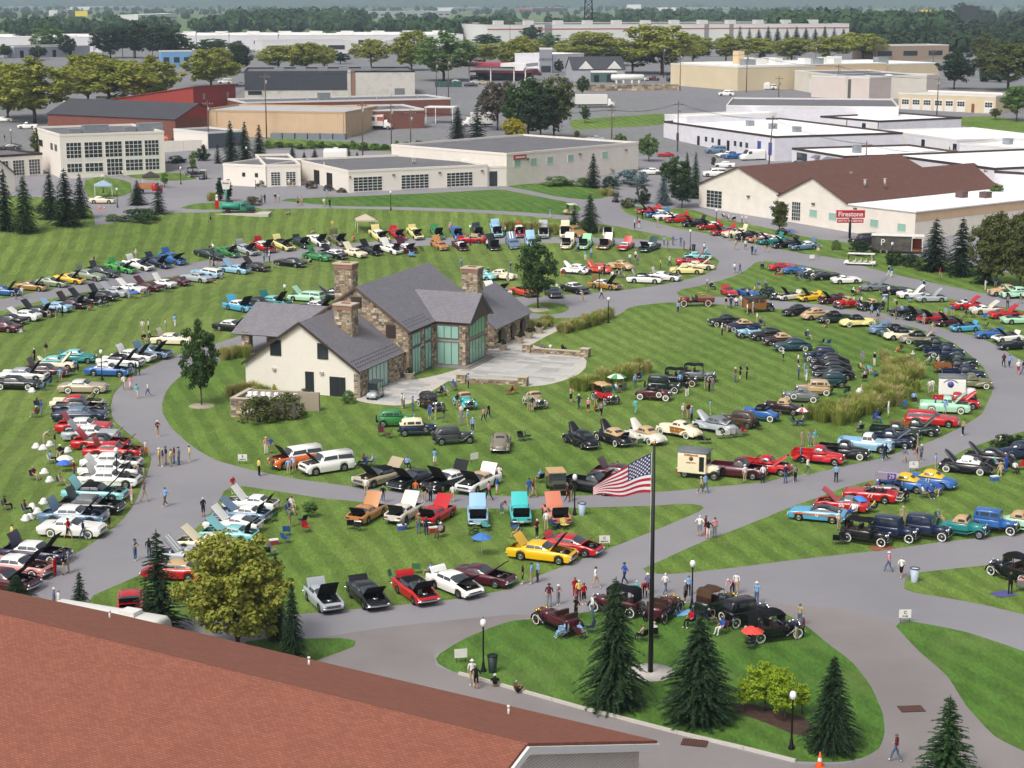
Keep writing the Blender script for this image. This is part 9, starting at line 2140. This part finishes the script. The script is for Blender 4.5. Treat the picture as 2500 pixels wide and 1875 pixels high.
# town vehicles
def box_truck(px,py,ang,lab,L=7.2,c='W'):
 g=gnd(px,py);t=thing('box_truck',uniq(lab),'truck');m=MB();m.box(-L/2,L/2 - 2.2,-1.2,1.2,1.0,3.7);m.obj('cargo_box',[M_TRIMW],t);m=MB();m.loft([arch(xx,0,1.0,.6,z,5,10) for xx,z in ((L/2 - 2.1,2.5),(L/2 - 1.2,2.5),(L/2 - .9,1.7),(L/2,1.4))]);m.obj('cab',[paint(c)],t)
 m=MB();m.box(L/2 - 1.15,L/2 - .98,-.85,.85,1.75,2.35,0);m.obj('windshield',[M_GLASS],t);m=MB();m.box(-L/2,L/2 - .3,-.5,.5,.6,1.0);m.obj('chassis',[M_DARK],t);add_wheels(t,[(L/2 - 1.0,s*.95) for s in (-1,1)] + [(-L/2 + 1.6,s*.95) for s in (-1,1)],.48,.28,'black');place(t,g.x,g.y,ang);return t
tr=box_truck(1452,262,4,'long white box truck on the grey car park',11.5)
tr=box_truck(915,316,-4,'white box truck with pictures on its side by the tan hall',9.0)
for i,(c,x) in enumerate((('#6b3a44',-3.6),('#55585c',-1.4),('#b0503a',.8))): piece('poster',tr,x,x + 1.6,-1.225,-1.2,2.3,3.3,mat('poster_' + c[1:],c,.6))
box_truck(945,310,-4,'plain white box truck behind the pictured truck',8.0);box_truck(1868,216,185,'white box truck by the pale tan warehouse',7.5);box_truck(1165,310,185,'white truck half hidden by the brick hall canopy',8.0)
MODERN=[('G',730,200,195,'mod','SV','by the grass strip'),('G',1050,262,200,'mod','MR','behind the gallery corner'),('G',1330,330,185,'spt','R','on the street behind the gallery'),('G',1750,300,190,'suv','BG','at the white workshop'),('G',1840,332,200,'mod','W','between utility wagon and pickup at the white workshop'),('G',1905,345,205,'pu60','B','at the white workshop'),('G',1825,418,170,'mod','W','on the street by the tan gable'),('G',1200,475,190,'mod','W','behind the thicket'),('G',1740,492,185,'suv','W','behind the tan gable'),('C',1840,790,182,'suv','W','alone on the dark car park'),('C',1500,695,180,'mod','SV','at the tan warehouse corner'),('C',1395,672,10,'suv','K','beside the stone retaining wall'),('D',60,738,190,'suv','W','first of the white trio by the depot'),('D',132,732,190,'suv','W','middle of the white trio by the depot'),('D',208,727,190,'pu60','W','end of the white trio by the depot'),('C',1140,665,-60,'suv','W','at the propane tank'),('C',1225,665,-50,'pu60','MR','at the propane tank'),('C',490,685,260,'suv','DGY','by the fence at the grey office'),('E',90,265,180,'mod','DGY','on the left street'),('E',235,95,185,'pu60','W','on the left street'),('A',35,1005,0,'mod','W','under the left street trees'),('A',600,880,10,'suv','W','under the plane trees'),('A',700,860,10,'mod','W','left under the plane trees'),('A',880,840,5,'suv','W','deep under the plane trees'),('A',1100,850,5,'mod','SV','under the plane trees by the red hall'),('A',1250,810,200,'suv','K','by the red metal hall'),('A',1900,690,185,'suv','W','beyond the red metal hall'),('A',2035,705,185,'mod','W','beyond the red metal hall'),('B',1690,690,180,'mod','W','behind the green fence'),('B',1830,715,0,'mod','K','below the fuel canopy'),('B',1880,690,5,'mod','SV','below the fuel canopy'),('B',1935,695,5,'mod','BE','below the fuel canopy'),('B',1880,660,5,'suv','K','under the fuel canopy'),('H',300,412,200,'mod','BG','before the white shop'),('C',190,668,10,'mod','W','by the parked bus'),('f',240,130,200,'suv','K','against the tan range wall'),('E',1415,195,190,'mod','O','on the parking wall')]
for k,x,y,a,ty,c,wh in MODERN:
 w=CC[c][1] + ' ' + ('saloon' if ty in ('mod',) else KIND[ty]);make_car(ty,*zp(k,x,y),a,c,None,'',uniq(w + ' parked ' + wh,w + ' standing ' + wh),'town traffic')
def van(k,x,y,ang,c,lab,L=5.8,h=2.5):
 g=gnd(*zp(k,x,y),.9);t=thing('van',lab,'van');m=MB();m.loft([arch(xx,0,1.0,.35,z,6,10) for xx,z in ((-L/2,h - .1),(-L/2 + .1,h),(L/2 - 1.7,h),(L/2 - .9,1.45),(L/2 - .1,1.15),(L/2,.9))]);m.obj('body',[paint(c)],t)
 m=MB();m.hexa([(L/2 - 1.62,-.82,h - .12),(L/2 - 1.62,.82,h - .12),(L/2 - .95,.85,1.5),(L/2 - .95,-.85,1.5)],[(L/2 - 1.55,-.82,h - .1),(L/2 - 1.55,.82,h - .1),(L/2 - .88,.85,1.52),(L/2 - .88,-.85,1.52)]);m.obj('windshield',[M_GLASS],t)
 m=MB();[m.box(L/2 - 2.4,L/2 - 1.5,s*1.0 - .012,s*1.0 + .012,1.5,2.1) for s in (-1,1)];m.obj('side_window',[M_GLASS],t);add_wheels(t,[(xx,s*.85) for xx in (L/2 - 1.0,-L/2 + 1.2) for s in (-1,1)],.36,.24,'black');place(t,g.x,g.y,ang)
van('G',2060,350,200,'W','white high roofed van at the white workshop');van('C',210,620,-5,'MR','red and orange bus front by the fuel station',7,2.8);van('D',-10,735,190,'W','white van left of the white trio by the depot')
t=thing('food_trailer','white roofed food trailer with painted sides behind the shrubs','trailer',gnd(*zp('f',640,300)),R_(-14));m=MB();m.box(-4,2.4,0,2.4,.5,2.9);m.obj('body',[mat('painted_dark_side','#55504c',.6,0,.3,0,.5,1.2)],t);m=MB();m.box(-4.1,4.4,-.2,2.6,2.9,3.0);m.obj('roof',[M_TRIMW],t);m=MB();m.box(2.4,4.2,.1,2.3,.5,.7);m.obj('deck',[M_WOODP],t);m=MB();m.box(1.0,4.0,2.2,2.35,.7,2.3);m.obj('red_screen',[mat('brick_red_panel','#8a3c2c',.7)],t);lettering('P',1.5,M_TRIMW,t,(-2.2,-.03,1.8))
for xx in (2.5,4.2): piece('post',t,xx - .05,xx + .05,-.1,0,.5,2.9,M_TRIMW)
add_wheels(t,[(-2.5,.1),(-1.5,.1),(-2.5,2.3),(-1.5,2.3)],.36,.2,'black')
t=thing('white_trailer','white camper trailer behind the terracotta roof','trailer',gnd(262,1566),R_(-24));m=MB();m.loft([arch(xx,0,1.2,.5,z,6,10) for xx,z in ((-4.4,2.0),(-4.2,2.2),(4.2,2.2),(4.4,2.0))]);m.obj('body',[M_TRIMW],t);m=MB();m.box(1.4,2.6,-.5,.5,2.2,2.5);m.obj('roof_unit',[M_TRIMW],t);add_wheels(t,[(-.6,1.05),(.4,1.05),(-.6,-1.05),(.4,-1.05)],.36,.2,'black')
t=thing('camper','white camper roof seen over the museum roof','trailer',gnd(820,398),0);m=MB();m.loft([arch(xx,0,1.2,.5,z,6,10) for xx,z in ((-2.6,2.9),(-2.4,3.2),(2.4,3.2),(2.6,2.9))]);m.obj('body',[M_TRIMW],t);m=MB();m.box(-.4,.5,-.4,.4,3.2,3.45);m.obj('roof_unit',[M_TRIMW],t);add_wheels(t,[(-.4,1.05),(-.4,-1.05)],.36,.2,'black')
t=thing('propane_tank','white propane tank on legs beside the grey office','tank',gnd(1532,203));m=MB();m.loft([[(xx,r*math.cos(a),2.0 + r*math.sin(a)) for a in [k*math.pi/6 for k in range(12)]] for xx,r in ((-6,.3),(-5.6,1.1),(5.6,1.1),(6,.3))],closed=True);m.obj('vessel',[M_TRIMW],t);[piece('leg',t,xx - .3,xx + .3,-.8,.8,0,1.1,M_TRIMW) for xx in (-4,-1.5,1.5,4)]
m=MB();m.box(0,1,0,.1,0,1);a,ang,W=frame_px((1062,213),(1128,213));t=thing('green_fence','dark green screened fence below the fuel station','fence',a,ang);[piece('panel',t,W*i/6,W*(i + 1)/6 - .06,0,.05,.1,2.1,mat('green_screen','#2f5148',.8)) for i in range(6)]
a,ang,W=frame_px((402,372),(495,366));t=thing('parking_wall','cream retaining wall with shrubs on top right of the window grid building','wall',a,ang);[piece('wall_panel',t,W*i/4,W*(i + 1)/4 - .04,0,.4,-1,2.6,M_CREAM) for i in range(4)]
a,ang,W=frame_px((660,340),(845,341));t=thing('crate_row','row of grey steel crates along the tan hall','crate',a,ang);[piece('crate',t,W*i/6,W*(i + 1)/6 - .3,0,2.2,0,1.5,mat('crate_steel','#7d858b',.5,.3)) for i in range(6)]
for i,(x,y,c,lab) in enumerate(((2360,396,'#3a5fa5','blue waste container between the white workshops'),(2165,356,'#1d2422','long black waste container by the white hall'),(2133,350,'#20282a','black waste container left of the long one'),(2105,352,'#23272a','small black waste container by the white hall'))):
 t=thing('waste_container',lab,'container',gnd(x,y),-.2);Lc=5.5 if i == 1 else 2.2;m=MB();m.hexa([(-Lc/2,-.8,0),(Lc/2,-.8,0),(Lc/2,.8,0),(-Lc/2,.8,0)],[(-Lc/2 - .1,-1,1.5),(Lc/2 + .1,-1,1.5),(Lc/2 + .1,1,1.5),(-Lc/2 - .1,1,1.5)]);m.obj('tub',[mat('skip_' + c[1:],c,.6)],t);m=MB();m.box(-Lc/2 - .12,Lc/2 + .12,-1.02,1.02,1.5,1.58);m.obj('lid',[M_DARK],t)
for (x,y,c,w,h,lab) in ((200,62,'#d8c34a',7,6,'yellow roadside billboard in the far trees'),(2262,76,'#d9c23a',8,9,'bright yellow far billboard by the tan store'),(2366,72,'#2a2c30',9,12,'dark far billboard above the tan store')):
 t=thing('billboard',lab,'billboard',gnd(x,y));s=FPX/t.location.y;hz=10;m=MB();m.box(-w,w,-.2,.2,hz,hz + h);m.obj('board',[mat('bill_' + c[1:],c,.6)],t);m=MB();m.tube([(0,0,0),(0,0,hz)],.5,6);m.obj('post',[M_BLK],t)
# utility poles with wires
M_POLE=mixed('pole_wood',['#5d4d42','#6f5e51'],4,.9);POLES=[]
def upole(x,y,yt,wh,lean=0.0,metal=False):
 g=gnd(x,y);h=h_at(g,yt);t=thing('utility_pole',uniq('wooden utility pole ' + wh),'pole',g,rnd.uniform(-.4,.4),'utility poles');m=MB();m.tube([(0,0,-.3),(lean*h,0,h)],[.17,.11],7);m.obj('post',[M_POLE],t)
 piece('crossarm',t,lean*h - 1.2,lean*h + 1.2,-.07,.07,h - .9,h - .75,M_POLE)
 for s in (-1.1,-.5,.5,1.1): piece('insulator',t,lean*h + s - .05,lean*h + s + .05,-.05,.05,h - .75,h - .55,M_CONC)
 if h > 9: m=MB();m.tube([(lean*h + .3,-.2,h - 2.6),(lean*h + .3,-.2,h - 1.6)],.25,8);m.obj('transformer',[mat('transformer_grey','#8e9296',.5)],t)
 POLES.append((g.x,g.y,g.z + h - .55))
for a in ((510,362,245,'beside the low annex'),(651,338,180,'before the tan hall'),(886,392,248,'behind the museum hall, left of three'),(956,388,252,'behind the museum hall, middle of three'),(1003,384,268,'behind the museum hall, right of three'),(1493,354,262,'behind the gallery'),(1654,370,246,'at the white workshop front'),(1876,412,282,'leaning at the workshop corner',.06),(2315,430,358,'among the white workshops'),(2113,420,345,'by the low white shop'),(1620,190,110,'by the grey office'),(1660,222,125,'at the tan warehouse corner'),(1822,226,127,'along the tan warehouse'),(2041,240,157,'leaning before the depot',.05),(2287,282,187,'before the garage row'),(1066,240,146,'by the green fence'),(1095,242,138,'beside the green fence by the fuel station'),(300,140,76,'before the dark wood'),(326,140,75,'reddish one before the dark wood'),(373,140,74,'right of the dark wood'),(230,140,78,'before the white warehouse'),(96,160,80,'behind the grey block'),(480,128,72,'in front of the long warehouse'),(560,128,76,'further along the long warehouse'),(680,128,76,'at the middle of the long warehouse'),(1245,110,40,'before the red striped warehouse'),(1990,180,106,'behind the pale tan warehouse'),(2277,170,122,'behind the depot wing'),(180,80,18,'very tall far one at the left'),(514,78,26,'tall far one in the wood'),(1900,262,185,'before the white hall')): upole(*a)
def wires(idx):
 m=MB()
 for a,b in zip(idx,idx[1:]):
  A,Bp=Vector(POLES[a]),Vector(POLES[b])
  for s in (-1.0,0,1.0): m.tube([A.lerp(Bp,f) + Vector((s*.6,0,-4*f*(1 - f)*1.1)) for f in (0,.17,.33,.5,.67,.83,1)],.022,3)
 o=m.obj('overhead_wires',[M_BLK]);tag(o,'thin overhead wires strung between the wooden utility poles','wires',kind='stuff')
wires([0,1,15,16]);wires([2,3,4,5,6,7,9,8]);wires([10,11,12,13,14]);wires([21,20,17,18,19,22,23,24])
def mast():
 g=gnd(1436,96);t=thing('lattice_mast','tall dark lattice mast rising behind the street trees','mast',g);H,w0,w1=62,3.2,1.6
 for a,b in ((-1,-1),(1,-1),(1,1),(-1,1)): m=MB();m.tube([(a*w0,b*w0,0),(a*w1,b*w1,H)],.32,5);m.obj('leg',[M_BLK],t)
 m=MB();n=14
 for i in range(n):
  z0,z1=H*i/n,H*(i + 1)/n;r0,r1=w0 + (w1 - w0)*i/n,w0 + (w1 - w0)*(i + 1)/n;c0=[(-r0,-r0,z0),(r0,-r0,z0),(r0,r0,z0),(-r0,r0,z0)];c1=[(-r1,-r1,z1),(r1,-r1,z1),(r1,r1,z1),(-r1,r1,z1)]
  for k in range(4): m.tube([c0[k],c1[(k + 1) % 4]],.14,4);m.tube([c0[(k + 1) % 4],c1[k]],.14,4);m.tube([c1[k],c1[(k + 1) % 4]],.14,4)
 m.obj('bracing',[M_BLK],t)['kind']='stuff'
mast()
# ------------------------------------------------------------------ the air: one closed box of even, thin haze
def haze():
 mb=MB();mb.box(-15500,15500,-300,27000,-3.0,460)
 m=bpy.data.materials.new('thin_haze');m.use_nodes=True;nt=m.node_tree;nt.nodes.clear()
 v=nt.nodes.new('ShaderNodeVolumePrincipled');v.inputs['Color'].default_value=(.62,.76,.95,1);v.inputs['Density'].default_value=0.00011;v.inputs['Anisotropy'].default_value=.0
 out=nt.nodes.new('ShaderNodeOutputMaterial');nt.links.new(v.outputs[0],out.inputs['Volume'])
 o=mb.obj('haze',[m]);tag(o,kind='stuff')
haze()
